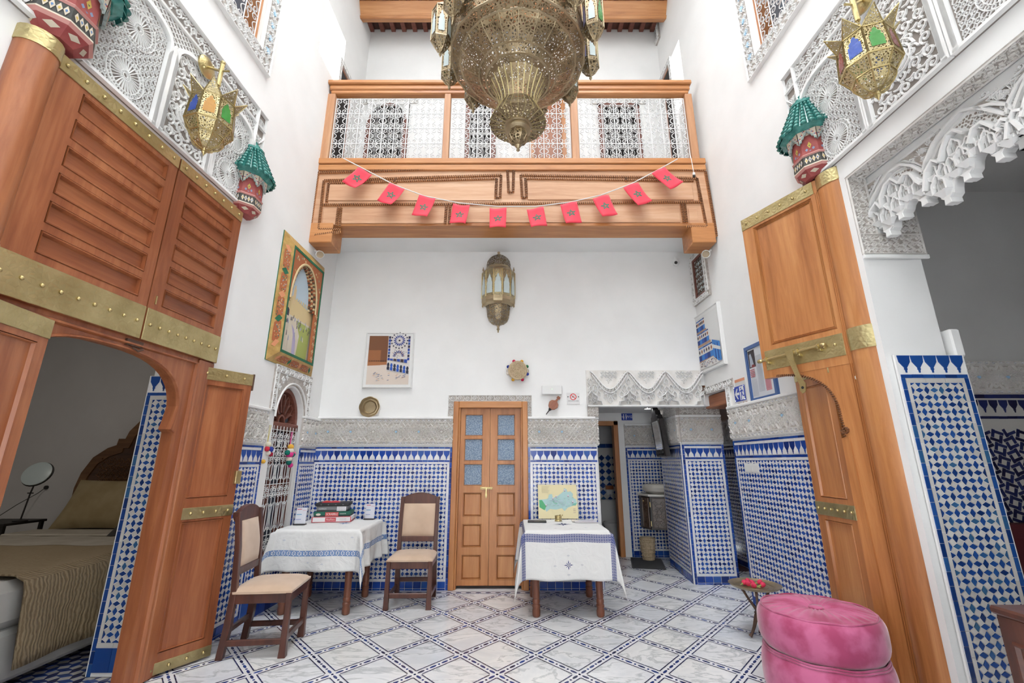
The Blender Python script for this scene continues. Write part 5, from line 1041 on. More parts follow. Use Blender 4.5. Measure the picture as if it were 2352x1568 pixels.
# ================================================================== tiled consoles at the door corners
def console(F, a, z0, sc, lab):
    o = empty('wall_console', F @ T((a, z0, .0)) @ Matrix.Scale(sc, 4), lab, 'console', 'painted consoles with green tiled roofs over the door corners')
    def oct_(r, y): return [(r * math.cos(PI / 8 + k * PI / 4), y, r * math.sin(PI / 8 + k * PI / 4)) for k in range(8)]
    def loft(prof, mt, name, n=8, off=PI / 8):
        m = MB(); K = n
        for (r, y), (r2, y2), mm in prof:
            A = [(r * math.cos(off + k * 2 * PI / K), y, r * math.sin(off + k * 2 * PI / K)) for k in range(K)]; B = [(r2 * math.cos(off + k * 2 * PI / K), y2, r2 * math.sin(off + k * 2 * PI / K)) for k in range(K)]
            m.add(A + B, [(k, K + k, K + (k + 1) % K, (k + 1) % K) for k in range(K)], mm)
        r, y = prof[0][0]; m.add([(r * math.cos(off + k * 2 * PI / K), y, r * math.sin(off + k * 2 * PI / K)) for k in range(K)], [tuple(range(K))], prof[0][2])
        return m.build(name, o)
    pinkp = colmat((.62, .30, .27)); cream = colmat((.66, .58, .46)); dk = colmat((.06, .06, .055))
    loft([((.085, 0), (.135, .05), red_p), ((.135, .05), (.15, .065), pinkp), ((.15, .065), (.148, .075), cream), ((.148, .075), (.142, .15), dk), ((.142, .15), (.152, .16), pinkp), ((.152, .16), (.140, .172), pinkp), ((.140, .172), (.130, .33), red_p), ((.13, .33), (.16, .36), cream)], None, 'corbel')
    m = MB()
    for k in range(8):
        q = PI / 4 * k + PI / 4; n_ = Vector((math.cos(q), 0, math.sin(q))); t_ = Vector((-math.sin(q), 0, math.cos(q)))
        if n_.z < -.1: continue
        def pp(x, y, r): v = n_ * (r * math.cos(PI / 8)) + t_ * x; return (v.x, y, v.z)
        # painted white diamonds on the dark band
        for j in (-.036, -.012, .012, .036):
            for (w_, h_, mt, e) in ((.011, .030, cream, .002), (.005, .013, colmat((.1, .2, .4)) if j in (-.036, .012) else colmat((.6, .42, .08)), .003)):
                c = .112; m.add([pp(j - w_, c, .146 + e), pp(j, c - h_, .149 + e), pp(j + w_, c, .146 + e), pp(j, c + h_, .143 + e)], [(0, 1, 2, 3), (3, 2, 1, 0)], mt)
        # ornament in the niche
        for (x, y, w_, h_, mt) in ((0, .24, .014, .03, colmat((.62, .45, .1))), (0, .24, .006, .014, colmat((.1, .16, .1))), (-.022, .205, .010, .014, colmat((.25, .32, .48))), (.022, .205, .010, .014, colmat((.25, .32, .48))), (0, .195, .008, .01, colmat((.25, .32, .48)))):
            m.add([pp(x - w_, y, .1385), pp(x, y - h_, .140), pp(x + w_, y, .1385), pp(x, y + h_, .137)], [(0, 1, 2, 3), (3, 2, 1, 0)], mt)
        for (x, y, w_, h_) in ((0, .03, .03, .012), (-.03, .04, .012, .008), (.03, .04, .012, .008)): m.add([pp(x - w_, y, .118 + .0), pp(x, y - h_, .104), pp(x + w_, y, .118), pp(x, y + h_, .130)], [(0, 1, 2, 3), (3, 2, 1, 0)], cream)
        # scalloped grey-green arch hanging in front
        hw_ = .058; edge = [(-hw_, .255), (-hw_ * .9, .27), (-hw_ * .72, .272), (-hw_ * .66, .295), (-hw_ * .45, .30), (-hw_ * .36, .32), (-hw_ * .15, .325), (0, .35), (hw_ * .15, .325), (hw_ * .36, .32), (hw_ * .45, .30), (hw_ * .66, .295), (hw_ * .72, .272), (hw_ * .9, .27), (hw_, .255)]
        for e in range(len(edge) - 1):
            (xa, ya), (xb, yb_) = edge[e], edge[e + 1]; m.add([pp(xa, ya, .160), pp(xb, yb_, .160), pp(xb, .365, .163), pp(xa, .365, .163), pp(xa, ya, .145), pp(xb, yb_, .145)], [(0, 1, 2, 3), (4, 5, 1, 0)], colmat((.36, .44, .42))); m.add([pp(xa, ya + .018, .1612), pp(xb, yb_ + .018, .1612), pp(xb, .366, .1645), pp(xa, .366, .1645)], [(0, 1, 2, 3)], cream) if min(ya, yb_) < .335 else None; m.add([pp((xa + xb) / 2 - .004, max(ya, yb_) + .026, .163), pp((xa + xb) / 2 + .004, max(ya, yb_) + .026, .163), pp((xa + xb) / 2 + .004, max(ya, yb_) + .036, .164), pp((xa + xb) / 2 - .004, max(ya, yb_) + .036, .164)], [(0, 1, 2, 3)], (red_p, colmat((.2, .28, .45)))[e % 2])
    m.build('painted_arches', o, stuff=True)
    loft([((.165, .36), (.205, .385), green_r), ((.205, .385), (.075, .66), green_r)], None, 'roof', 12, 0)
    tl = MB(); tl.add([(.019 * math.cos(PI * i / 5), 0, .020 * math.sin(PI * i / 5) + .002) for i in range(6)] + [(.015 * math.cos(PI * i / 5), .047, .013 * math.sin(PI * i / 5) - .002) for i in range(6)], [(i, 6 + i, 7 + i, i + 1) for i in range(5)] + [tuple(range(6))], green_r)
    me = tl.mesh('roof_tile', True)
    for c in range(15):
        q = -.25 + c * (PI + .5) / 14
        for r_ in range(7):
            t = r_ / 7.0; R_ = .212 + (.082 - .212) * t; y = .375 + (.655 - .375) * t; n_ = Vector((math.cos(q), 0, math.sin(q))); t_ = Vector((-math.sin(q), 0, math.cos(q))) * -1; up = Vector((-n_.x * .13, .28, -n_.z * .13)).normalized(); zz_ = t_.cross(up).normalized()
            if zz_.dot(n_) < 0: t_ = -t_; zz_ = -zz_
            s_ = R_ / .212 * 1.25; M = Matrix(((t_.x * s_, up.x, zz_.x, n_.x * R_), (t_.y * s_, up.y, zz_.y, y), (t_.z * s_, up.z, zz_.z, n_.z * R_), (0, 0, 0, 1))); link('roof_tile', me, o, M)
    m = MB(); m.lathe([(.085, .65), (.10, .66), (.10, .68), (.06, .70), (.055, .73), (.03, .74), (.036, .765), (.02, .785), (0, .79)], green_r, 14, 'y'); m.build('roof_cap', o, smooth=True); return o
console(FL, 3.52, 3.50, 1.0, 'far console with green tiled roof at the right corner of the left door')
console(FL, 1.86, 3.53, 1.12, 'near console with green tiled roof at the top left corner of the picture')
console(FR, -3.10, 3.575, 1.05, 'console with green tiled roof above the right-hand wooden door leaf')
# ================================================================== star-crowned wall lanterns
def keyhole(w_, h_): return [(-w_, 0), (w_, 0), (w_, h_ * .55), (w_ * .7, h_ * .6), (w_ * .8, h_ * .72), (w_ * .35, h_ * .82), (w_ * .3, h_ * .92), (0, h_), (-w_ * .3, h_ * .92), (-w_ * .35, h_ * .82), (-w_ * .8, h_ * .72), (-w_ * .7, h_ * .6), (-w_, h_ * .55)]
def facets(m, n, r0, z0, r1, z1, mat, off=0):
    A = [(r0 * math.cos(off + k * 2 * PI / n), r0 * math.sin(off + k * 2 * PI / n), z0) for k in range(n)]; B = [(r1 * math.cos(off + k * 2 * PI / n), r1 * math.sin(off + k * 2 * PI / n), z1) for k in range(n)]
    m.add(A + B, [(k, (k + 1) % n, n + (k + 1) % n, n + k) for k in range(n)], mat)
def edges(m, n, r0, z0, r1, z1, mat, off=0, t=.004):
    for k in range(n): q = off + k * 2 * PI / n; m.tube([(r0 * math.cos(q), r0 * math.sin(q), z0), (r1 * math.cos(q), r1 * math.sin(q), z1)], t, mat, 4)
def hoop(m, n, r, z, mat, t=.005, off=0): m.tube([(r * math.cos(off + k * 2 * PI / n), r * math.sin(off + k * 2 * PI / n), z) for k in range(n)], t, mat, 4, closed=True)
def star_lantern(center, F, wall_ab, lab, glasses, rot):
    o = empty('wall_lantern', T(center), lab, 'lantern', 'star-crowned brass wall lanterns')
    n = 8; m = MB(); r0, r1 = .135, .150
    for k in range(n):
        q = rot + k * 2 * PI / n; qn = q + PI / n
        c_ = math.cos(PI / n)
        # side panel with an opening, glass behind
        t_ = Vector((-math.sin(qn), math.cos(qn), 0)); n0 = Vector((math.cos(qn), math.sin(qn), 0))
        w0, w1 = r0 * math.sin(PI / n), r1 * math.sin(PI / n)
        def pp(x, y, e=0): s = y / .2; r = (r1 + (r0 - r1) * s) * c_ + e; v = n0 * r + t_ * x; return (v.x, v.y, -.1 + y)
        kh = keyhole(.034, .14); outer = []
        m.add([pp(-w1, 0), pp(w1, 0), pp(w0, .2), pp(-w0, .2)], [(0, 1, 2, 3)], brass_h2)
        m.add([pp(x, y + .035, .003) for x, y in kh], [tuple(range(len(kh)))], glasses[k % len(glasses)])
        for xs in (-1, 1): m.tube([pp(xs * w1, 0, 0), pp(xs * w0, .2, 0)], .006, brass, 4)
        # crown point sloping outwards
        m.add([pp(-w0, .2), pp(w0, .2), pp(0, .285, .075), pp(-w0, .205, -.006), pp(w0, .205, -.006)], [(0, 1, 2), (3, 2, 4)], brass_h2); m.tube([pp(-w0, .2), pp(0, .285, .075), pp(w0, .2)], .004, brass, 4)
    hoop(m, n, r0, .1, brass, .006, rot); m.build('glazed_body', o)
    m = MB(); facets(m, n, r1, -.1, .105, -.175, brass_h2, rot); edges(m, n, r1, -.1, .105, -.175, brass, rot, .005); hoop(m, n, r1, -.1, brass, .007, rot); hoop(m, n, .105, -.175, brass, .006, rot)
    m.build('lower_facets', o); m = MB(); pr_ = [(.104, -.175), (.098, -.205), (.078, -.24), (.045, -.265), (.015, -.275)]
    for (ra, za), (rb, zb_) in zip(pr_, pr_[1:]): facets(m, n, ra, za, rb, zb_, brass_h2, rot); edges(m, n, ra, za, rb, zb_, brass, rot, .005)
    m.lathe([(.02, -.272), (.012, -.285), (.016, -.295), (.006, -.31), (0, -.33)], brass, 8); m.build('bowl', o)
    m = MB(); facets(m, n, r0, .1, .08, .15, brass_h2, rot); facets(m, n, .08, .15, .0, .2, brass, rot); m.tube([(0, 0, .2), (0, 0, .235)], .008, brass, 6); m.build('cap', o)
    # bracket : wall plate, arm, upright
    b = empty('lantern_bracket', F @ T((wall_ab[0], wall_ab[1], .045)), 'brass wall bracket holding the ' + ('left' if F is FL else 'right') + '-hand star lantern', 'bracket', 'brass lantern brackets')
    Mi = (F @ T((wall_ab[0], wall_ab[1], .045))).inverted(); c = Mi @ (Vector(center) + Vector((0, 0, .23)))
    m = MB(); m.lathe([(.085, 0), (.085, .012), (.05, .03), (.03, .035), (0, .035)], brass, 20, 'z'); 
    for q in (.9, 4.0): m.ball((.06 * math.cos(q), .06 * math.sin(q), .02), .012, brass, 8, 5)
    m.build('wall_plate', b, smooth=True)
    top = Vector((c.x, max(.02, 0) if True else 0, c.z)); ty = c.y + .17
    m = MB(); m.tube([(0, 0, .02), (c.x, ty * .0 + .0 + (ty) * 1.0, c.z)], .010, brass, 8); m.tube([(c.x, c.y + .04, c.z), (c.x, ty + .06, c.z)], .015, brass, 8); m.ball((c.x, ty + .075, c.z), .018, brass, 8, 6); m.tube([(c.x, ty, c.z), (c.x, ty - .0, c.z + .06)], .007, brass, 6)
    for k in range(3): m.tube([(c.x + .008 * math.cos(q) * (k % 2), c.y + .008 + k * .014 + .009 * math.sin(q), c.z + .008 * math.cos(q) * (1 - k % 2)) for q in [j * PI / 3 for j in range(7)]], .0025, brass, 4)
    m.build('arm', b, smooth=True); return o
lc = P(486, 268, x=-2.13); star_lantern(lc, FL, LP(460, 155), 'brass star lantern with blue, amber and green glass hanging on the left wall', [g_red, g_blue, g_amber, g_green], .12)
rc = P(1992, 128, x=2.13); star_lantern(rc, FR, RP(2000, 2), 'brass star lantern with blue and green glass hanging on the right wall', [g_blue, g_green, g_red, g_red], .05 + PI)
# ================================================================== half-round lantern on the back wall
wx = BP(1145, 670)[0]; zz_ = lambda v: BP(1145, v)[1]
ol = empty('wall_lamp', FB @ T((wx, 0, .0)), 'tall old brass half-round lantern with milky panes high on the back wall', 'wall lamp')
n = 12; off = PI / 12
def ring_y(m, prof, mat, nn=n):
    for (r, y), (r2, y2) in zip(prof, prof[1:]): m.lathe([(r, y), (r2, y2)], mat, nn, 'y', off=off, c=(0, 0, 0)) if False else m.add([(r * math.cos(off + k * 2 * PI / nn), y, r * math.sin(off + k * 2 * PI / nn)) for k in range(nn)] + [(r2 * math.cos(off + k * 2 * PI / nn), y2, r2 * math.sin(off + k * 2 * PI / nn)) for k in range(nn)], [(k, nn + k, nn + (k + 1) % nn, (k + 1) % nn) for k in range(nn)], mat)
z0, z1, z2, z3 = zz_(748), zz_(706), zz_(690), zz_(632); z4, z5 = zz_(622), zz_(588); R1, R2 = .225, .16
m = MB(); ring_y(m, [(.012, z0 - .0), (.07, z0 + .012), (.12, z0 + .05), (.145, z0 + .11), (R2, z1 - .01), (R2, z1 + .02)], brass_h); m.build('lower_bowl', ol)
m = MB(); ring_y(m, [(.17, z1), (R1 * .95, z1 + .025), (R1, z1 + .05), (R1, z2)], brass_o); m.build('lower_band', ol); m = MB(); ring_y(m, [(R1, z3), (R1 * .97, z3 + .02), (.175, z4), (.165, z4 + .03)], brass_o); m.build('upper_band', ol)
m = MB(); hgt = z3 - z2
for k in range(n):
    q = off + (k + .5) * 2 * PI / n; nn_ = Vector((math.cos(q), 0, math.sin(q))); tt = Vector((math.sin(q), 0, -math.cos(q)))
    if nn_.z < -.2: continue
    r = R1 * math.cos(PI / n); w_ = R1 * math.sin(PI / n); pp = lambda x, y, e=0: tuple(nn_ * (r + e) + tt * x + Vector((0, z2 + y, 0)))
    m.add([pp(-w_, 0), pp(w_, 0), pp(w_, hgt), pp(-w_, hgt)], [(0, 1, 2, 3)], brass_h2); kh = [(x, y) for x, y in keyhole(w_ * .72, hgt * .74)]
    m.add([pp(x, y + hgt * .1, .004) for x, y in kh], [tuple(range(len(kh)))], g_milky)
    m.tube([pp(-w_, 0), pp(-w_, hgt)], .007, brass, 4)
m.build('glass_panes', ol)
m = MB(); ring_y(m, [(.165, z4 + .02), (.165, z4 + .07), (.155, z4 + .12), (.125, z4 + .17), (.08, z5 - .012), (.012, z5)], brass_d); m.build('dome', ol)
m = MB(); m.lathe([(.012, z5 - .01), (.028, z5 + .02), (.012, z5 + .035), (.02, z5 + .05), (.008, z5 + .07), (.012, z5 + .085), (0, z5 + .095)], brass_o, 10, 'y'); m.lathe([(0, z0 - .095), (.012, z0 - .085), (.008, z0 - .07), (.022, z0 - .045), (.012, z0 - .03), (.02, z0 + .0)], brass_o, 10, 'y')
for q in (.25, PI - .25):
    for yy in (z1 + .01, z3 + .06): m.lathe([(.004, -.03), (.012, -.01), (.006, .01), (.004, .03)], brass_o, 8, 'y', (R1 * .93 * math.cos(q), yy, R1 * .93 * math.sin(q)))
m.build('finials', ol, smooth=True)
# ================================================================== great pierced-brass chandelier
ch = empty('chandelier', T((.045, 2.80, 0)), 'huge tiered pierced brass chandelier hanging over the courtyard', 'chandelier')
NF = 20
def tier(name, prof, mat, nf=NF, seams=True, t=.004):
    m = MB()
    for (r, z), (r2, z2_) in zip(prof, prof[1:]): facets(m, nf, r, z, r2, z2_, mat); (edges(m, nf, r, z, r2, z2_, brass_e if nf > 20 else brass_o, 0, t * .8) if seams else None)
    return m.build(name, ch)
m = MB(); m.lathe([(0, 3.60), (.014, 3.615), (.01, 3.63), (.024, 3.655), (.014, 3.672)], brass_o, 12); m.build('finial', ch, smooth=True)
tier('end_ball', [(.012, 3.665), (.055, 3.685), (.076, 3.72), (.072, 3.752), (.055, 3.77)], brass_h, 10)
m = MB(); m.lathe([(.05, 3.765), (.085, 3.772), (.098, 3.785), (.098, 3.80), (.085, 3.805), (.105, 3.815), (.105, 3.825), (.09, 3.83)], brass_o, 28); m.build('collar', ch, smooth=True)
tier('flared_cup', [(.10, 3.822), (.214, 3.845), (.205, 3.87), (.175, 3.93), (.14, 4.0)], brass_h, 24)
tier('vase_neck', [(.135, 3.99), (.142, 4.05), (.165, 4.12), (.198, 4.19), (.208, 4.215), (.20, 4.235)], brass_h, 24, True, .006)
m = MB(); facets(m, 24, .20, 4.228, .245, 4.25, brass_h); hoop(m, 32, .248, 4.252, brass_o, .010); facets(m, 24, .25, 4.255, .30, 4.30, brass_h); hoop(m, 32, .302, 4.30, brass_o, .008); m.build('ringed_plate', ch)
tier('great_dish', [(.30, 4.30), (.335, 4.318), (.43, 4.375), (.455, 4.41)], brass_h, NF, True, .005)
m = MB(); facets(m, NF, .455, 4.41, .52, 4.435, brass_h); hoop(m, NF, .455, 4.41, brass_o, .010); hoop(m, NF, .525, 4.44, brass_o, .010); facets(m, NF, .525, 4.44, .53, 4.60, brass_h); m.build('outer_rim', ch)
m = MB(); facets(m, NF, .53, 4.60, .50, 4.98, brass_h); hoop(m, NF, .53, 4.60, brass_o, .008); facets(m, NF, .50, 4.98, .30, 5.25, brass_h); facets(m, NF, .30, 5.25, .05, 5.5, brass_h); m.build('drum', ch)
m = MB(); m.tube([(0, 0, 5.45), (0, 0, 8.62)], .014, brass_o, 8); m.build('chain', ch)
n = 6
def mini():
    o = empty('hanging_lantern', parent=ch); m = MB(); r = .078
    pr_ = [(.012, .055), (.042, .085), (r, .15)]
    for (a, za), (b, zb_) in zip(pr_, pr_[1:]): facets(m, 6, a, za, b, zb_, brass_h); edges(m, 6, a, za, b, zb_, brass_o, 0, .003)
    m.lathe([(0, 0), (.006, .018), (.012, .03), (.008, .045), (.014, .06)], brass_o, 8); m.build('tip', o)
    m = MB()
    for k in range(6):
        q = k * PI / 3 + PI / 6; n0 = Vector((math.cos(q), math.sin(q), 0)); t0 = Vector((-math.sin(q), math.cos(q), 0)); rr = r * math.cos(PI / 6); w_ = r * .5
        pp = lambda x, y, e=0: tuple(n0 * (rr + e) + t0 * x + Vector((0, 0, .15 + y)))
        m.add([pp(-w_, 0), pp(w_, 0), pp(w_, .30), pp(-w_, .30)], [(0, 1, 2, 3)], brass_h); kh = keyhole(w_ * .6, .20); m.add([pp(x, y + .04, .003) for x, y in kh], [tuple(range(len(kh)))], (g_milky, g_milky, g_milky, colmat((.35, .34, .62), .3), g_milky, g_green)[k])
    edges(m, 6, r, .15, r, .45, brass_o, 0, .004); hoop(m, 6, r, .15, brass_o, .005); hoop(m, 6, r, .45, brass_o, .005); m.build('glazed_body', o)
    m = MB(); facets(m, 6, r, .45, .03, .52, brass_h); facets(m, 6, .03, .52, .0, .56, brass_o); m.build('lid', o); return o
p0 = mini(); NL = 12
for k in range(NL):
    q = k * 2 * PI / NL + .18; o = p0 if k == 0 else copy_tree(p0, ch); o.location = (.605 * math.cos(q), .605 * math.sin(q), 4.36); o.rotation_euler = (0, 0, q)
def world(F, a, b, n=0): return F @ T((a, b, n))
def poly_art(parent, items, z=0.0, name='print'):
    """flat print: coloured polygons, each a hair above the last"""
    m = MB()
    for i, (c, pts) in enumerate(items): m.prism(pts, z + i * .00012, z + i * .00012 + .0002, colmat(c) if isinstance(c, tuple) else c, bottom=False)
    return m.build(name, parent)
# ================================================================== pictures and notices
# ornate frame on the left wall
fpic = empty('framed_painting', world(FL, 0, 0), 'tall painted arched frame with a view of a walled city on the left wall', 'painting')
w0, w1, w2, w3 = 4.19, 5.15, 2.34, 3.74; f0, f1, f2, f3, fd = 4.315, 5.04, 2.45, 3.63, .07
gold = mottled('gilded_paint', (.42, .25, .07), (.58, .38, .13), 14, .5); rust = colmat((.42, .13, .05)); dgreen = colmat((.02, .14, .07)); cream_ = colmat((.65, .5, .28))
m = MB(); O = [(w0, w2), (w1, w2), (w1, w3), (w0, w3)]; I = [(f0, f2), (f1, f2), (f1, f3), (f0, f3)]
m.add([(x, y, .01) for x, y in O] + [(x, y, fd) for x, y in I], [(0, 1, 5, 4), (1, 2, 6, 5), (2, 3, 7, 6), (3, 0, 4, 7)], gold); m.add([(x, y, 0) for x, y in O] + [(x, y, .01) for x, y in O], [(0, 1, 5, 4), (1, 2, 6, 5), (2, 3, 7, 6), (3, 0, 4, 7)], dgreen); m.build('bevelled_frame', fpic)
def bev(s, t, side):   # point on the left (0) or bottom (1) bevel
    if side == 0: y0, y1 = w2 + (f2 - w2) * t, w3 + (f3 - w3) * t; return (w0 + (f0 - w0) * t, y0 + (y1 - y0) * s, .012 + (fd - .01) * t)
    x0, x1 = w0 + (f0 - w0) * t, w1 + (f1 - w1) * t; return (x0 + (x1 - x0) * s, w2 + (f2 - w2) * t, .012 + (fd - .01) * t)
m = MB()
for side, n in ((0, 4), (1, 3)):
    for k in range(n):
        s0 = (k + .5) / n * .8 + .1; hw_ = .8 / n * .44
        ring = [(s0 + hw_ * a, .5 + .30 * b) for a, b in ((-1, .0), (-.8, .9), (0, 1), (.8, .9), (1, 0), (.8, -.9), (0, -1), (-.8, -.9))]
        c = bev(s0, .5, side); m.add([bev(*q, side) for q in ring] + [c], [(i, (i + 1) % 8, 8) for i in range(8)], rust)
        for j in range(26):
            a, b = s0 + hw_ * .8 * rnd.uniform(-1, 1), .5 + .22 * rnd.uniform(-1, 1); e = .028 if side == 0 else .02; d = rnd.uniform(.4, 1)
            pts = [bev(a - .010 * d, b, side), bev(a, b - .04, side), bev(a + .010 * d, b, side), bev(a, b + .04, side)]; m.add([(x, y, z + .0025) for x, y, z in pts], [(0, 1, 2, 3), (3, 2, 1, 0)], (cream_, dgreen, colmat((.3, .35, .45)), gold)[j % 4])
    for k in range(n + 1):
        s0 = k / n * .8 + .1; m.add([(x, y, z + .002) for x, y, z in (bev(s0 - .03, .5, side), bev(s0, .2, side), bev(s0 + .03, .5, side), bev(s0, .8, side))], [(0, 1, 2, 3), (3, 2, 1, 0)], dgreen if k % 2 else colmat((.7, .3, .15)))
m.build('painted_medallions', fpic)
m = MB(); fw = .05
wallgrid(m, f0, f1, f2, f3, [(f0 + .03, f1 - .03, f2 + .03, f3 - .03)], fd - .03, fd, dgreen)
a0, a1, cx = f0 + .04, f1 - .09, (f0 + f1) / 2 - .01; sp, ap = 3.05, 3.54
m.box(a1, f1 - .03, f2 + .03, sp, fd - .03, fd - .004, rust)
ogee = [(a0 + .02, sp)] + [(cx - (cx - a0 - .02) * math.cos(PI / 2 * i / 9), sp + (ap - sp) * math.sin(PI / 2 * i / 9) ** .9) for i in range(1, 9)] + [(cx, ap)] + [(cx + (a1 - cx) * math.sin(PI / 2 * i / 9), sp + (ap - sp) * math.cos(PI / 2 * i / 9) ** .9) for i in range(1, 9)] + [(a1, sp)]
m.prism([(f0 + .03, f3 - .03), (f0 + .03, sp)] + ogee + [(f1 - .03, sp), (f1 - .03, f3 - .03)], fd - .03, fd - .004, rust)
for i in range(60):
    x, y = rnd.uniform(f0 + .05, f1 - .05), rnd.uniform(sp + .05, f3 - .05); t = (x - a0) / (cx - a0) if x < cx else (a1 - x) / (a1 - cx)
    if y > sp + (ap - sp) * max(0, min(1, t)) ** .5 + .03: m.prism(star(x, y, .018, .008, 4, rnd.random() * 3), fd - .004, fd - .002, (cream_, gold, colmat((.3, .32, .2)))[i % 3], bottom=False)
m.rib(ogee, .03, fd - .005, fd + .004, cream_)
for k in range(7): scroll(m, (a1 + f1 - .03) / 2, f2 + .07 + k * .085, .022, fd - .004, cream_, .006, .003, 1 if k % 2 else -1)
m.build('arched_face', fpic)
# stalactite teeth inside the arch and the painted view
m = MB()
for i in range(len(ogee) - 1):
    for q in range(3):
        t = q / 3; x, y = ogee[i][0] + (ogee[i + 1][0] - ogee[i][0]) * t, ogee[i][1] + (ogee[i + 1][1] - ogee[i][1]) * t; dx = .02 if x < cx else -.02
        for r_ in range(1 if x < cx else 3): m.prism([(x + dx * (1 + 1.5 * r_) - .012, y - .025), (x + dx * (1 + 1.5 * r_) + .012, y - .025), (x + dx * (1 + 1.5 * r_) + .012, y), (x + dx * (1 + 1.5 * r_) - .012, y)], fd - .06 - .004 * r_, fd - .01 - .014 * r_, (cream_, rust, colmat((.12, .07, .04)))[(q + i + r_) % 3])
m.build('stalactite_fringe', fpic, stuff=True)
U = lambda s, t: (f0 + .03 + (f1 - f0 - .06) * s, f2 + .03 + (f3 - f2 - .06) * t)
art = [((.50, .60, .68), [U(0, 0), U(1, 0), U(1, 1), U(0, 1)]), ((.36, .42, .50), [U(0, .52), U(.25, .55), U(.45, .56), U(.7, .53), U(1, .5), U(1, .4), U(0, .4)]), ((.72, .56, .30), [U(0, .56), U(.3, .56), U(.55, .54), U(.9, .52), U(1, .52), U(1, .34), U(0, .34)]),
  ((.74, .56, .32), [U(.26, .5), U(.34, .5), U(.34, .66), U(.32, .66), U(.32, .69), U(.28, .69), U(.28, .66), U(.26, .66)]), ((.70, .62, .50), [U(0, .0), U(1, .0), U(1, .38), U(0, .38)]), ((.42, .48, .14), [U(.55, .0), U(.9, .0), U(.95, .36), U(.45, .36), U(.60, .22)]), ((.50, .44, .62), [U(.42, 0), U(.52, 0), U(.5, .16), U(.42, .26), U(.32, .3), U(.40, .2)]),
  ((.05, .05, .08), [U(.12, .36), U(.2, .36), U(.2, .42), U(.16, .44), U(.12, .42)])]
for k in range(14): art.append(((.72, .56, .30), [U(.02 + k * .07, .54), U(.055 + k * .07, .54), U(.055 + k * .07, .575), U(.02 + k * .07, .575)]))
for k in range(40):
    x, y = rnd.uniform(.03, .9), rnd.uniform(.27, .36) if k < 28 else rnd.uniform(.12, .3); c = ((.08, .08, .12), (.75, .72, .68), (.35, .38, .55), (.15, .12, .12))[k % 4]; h = .05 if y < .25 else .035
    art.append((c, [U(x, y), U(x + .022, y), U(x + .016, y + h), U(x + .005, y + h)]))
poly_art(fpic, art, fd - .055, 'painted_view')
# painting on the back wall
def P_pic(name, F, x0, x1, y0, y1, lab, border, depth=.03):
    o = empty(name, world(F, 0, 0), lab, 'painting'); m = MB(); m.box(x0, x1, y0, y1, 0, depth, white); b = border
    mould(m, x0 + .01, x1 - .01, y0 + .01, y1 - .01, depth - .002, white, .022, .014); m.build('frame', o); return o, (x0 + b, x1 - b, y0 + b, y1 - b, depth)
x0, x1 = BP(832, 900)[0], BP(946, 900)[0]; y0, y1 = BP(900, 892)[1], BP(900, 765)[1]
pb, (a, b, c, d, z) = P_pic('framed_painting', FB, x0, x1, y0, y1, 'square painting of a brown door and blue mosaic, white frame, above the brass plate', .045)
U = lambda s, t: (a + (b - a) * s, c + (d - c) * t); I_ = []
I_.append(((.74, .64, .56), [U(0, 0), U(1, 0), U(1, 1), U(0, 1)])); I_.append(((.20, .08, .035), [U(0, .38), U(.46, .40), U(.46, 1), U(0, 1)])); I_.append(((.34, .13, .05), [U(0, .38), U(.3, .39), U(.3, .7), U(0, .7)])); I_.append(((.42, .17, .07), [U(0, .38), U(.46, .40), U(.46, .46), U(0, .45)]))
I_.append(((.74, .70, .68), [U(.46, .28), U(1, .18), U(1, 1), U(.46, 1)]))
for k in range(8):
    for xs in ((.47, .52), (.94, .99)): I_.append((((.02, .06, .35), (.03, .03, .08), (.05, .12, .38))[k % 3], [U(xs[0], .49 + k * .064), U(xs[1], .49 + k * .064), U(xs[1], .543 + k * .064), U(xs[0], .543 + k * .064)]))
for k in range(16):
    q = 2 * PI * k / 16
    for (R0, R1, w_, cc, cy) in ((.035, .085, .16, (.03, .06, .28), .90), (.095, .12, .12, (.03, .03, .05), .90), (.03, .085, .16, (.03, .05, .22), .58)):
        if cy < .6 and math.sin(q) < 0: continue
        cx_, cy_ = U(.73, cy); R0, R1 = R0 * (b - a) * 1.8, R1 * (b - a) * 1.8; I_.append((cc, [(cx_ + R0 * math.cos(q), cy_ + R0 * math.sin(q)), (cx_ + (R0 + R1) / 2 * math.cos(q + w_), cy_ + (R0 + R1) / 2 * math.sin(q + w_)), (cx_ + R1 * math.cos(q), cy_ + R1 * math.sin(q)), (cx_ + (R0 + R1) / 2 * math.cos(q - w_), cy_ + (R0 + R1) / 2 * math.sin(q - w_))]))
I_.append(((.04, .02, .02), regular(*U(.73, .90), .012, 8)))
for k in range(30): x, y = rnd.uniform(.55, .92), rnd.uniform(.52, .98); I_.append((((.55, .25, .12), (.04, .04, .07), (.6, .33, .2))[k % 3], regular(*U(x, y), .006, 4, k))) if abs(y - .9) > .13 or abs(x - .73) > .17 else None
for k in range(5): I_.append((((.02, .07, .38), (.05, .03, .04))[k % 2], [U(.53 + k * .085, .49 - k * .012), U(.605 + k * .085, .478 - k * .012), U(.605 + k * .085, .52 - k * .004), U(.53 + k * .085, .525 - k * .004)]))
for k in range(7):
    x = .47 + k * .077; y = .30 - k * .013; cc = ((.025, .03, .06), (.02, .10, .50))[k % 2]; I_.append((cc, [U(x, y), U(x + .06, y - .01), U(x + .06, y + .05), U(x + .045, y + .065), U(x + .06, y + .09), U(x + .05, y + .13), U(x + .03, y + .145), U(x + .01, y + .13), U(x, y + .09), U(x + .015, y + .065), U(x, y + .05)]))
for k in range(10): I_.append(((.05, .03, .03), [U(.04 + k * .042, .465), U(.065 + k * .042, .47), U(.055 + k * .042, .485), U(.035 + k * .042, .48)]))
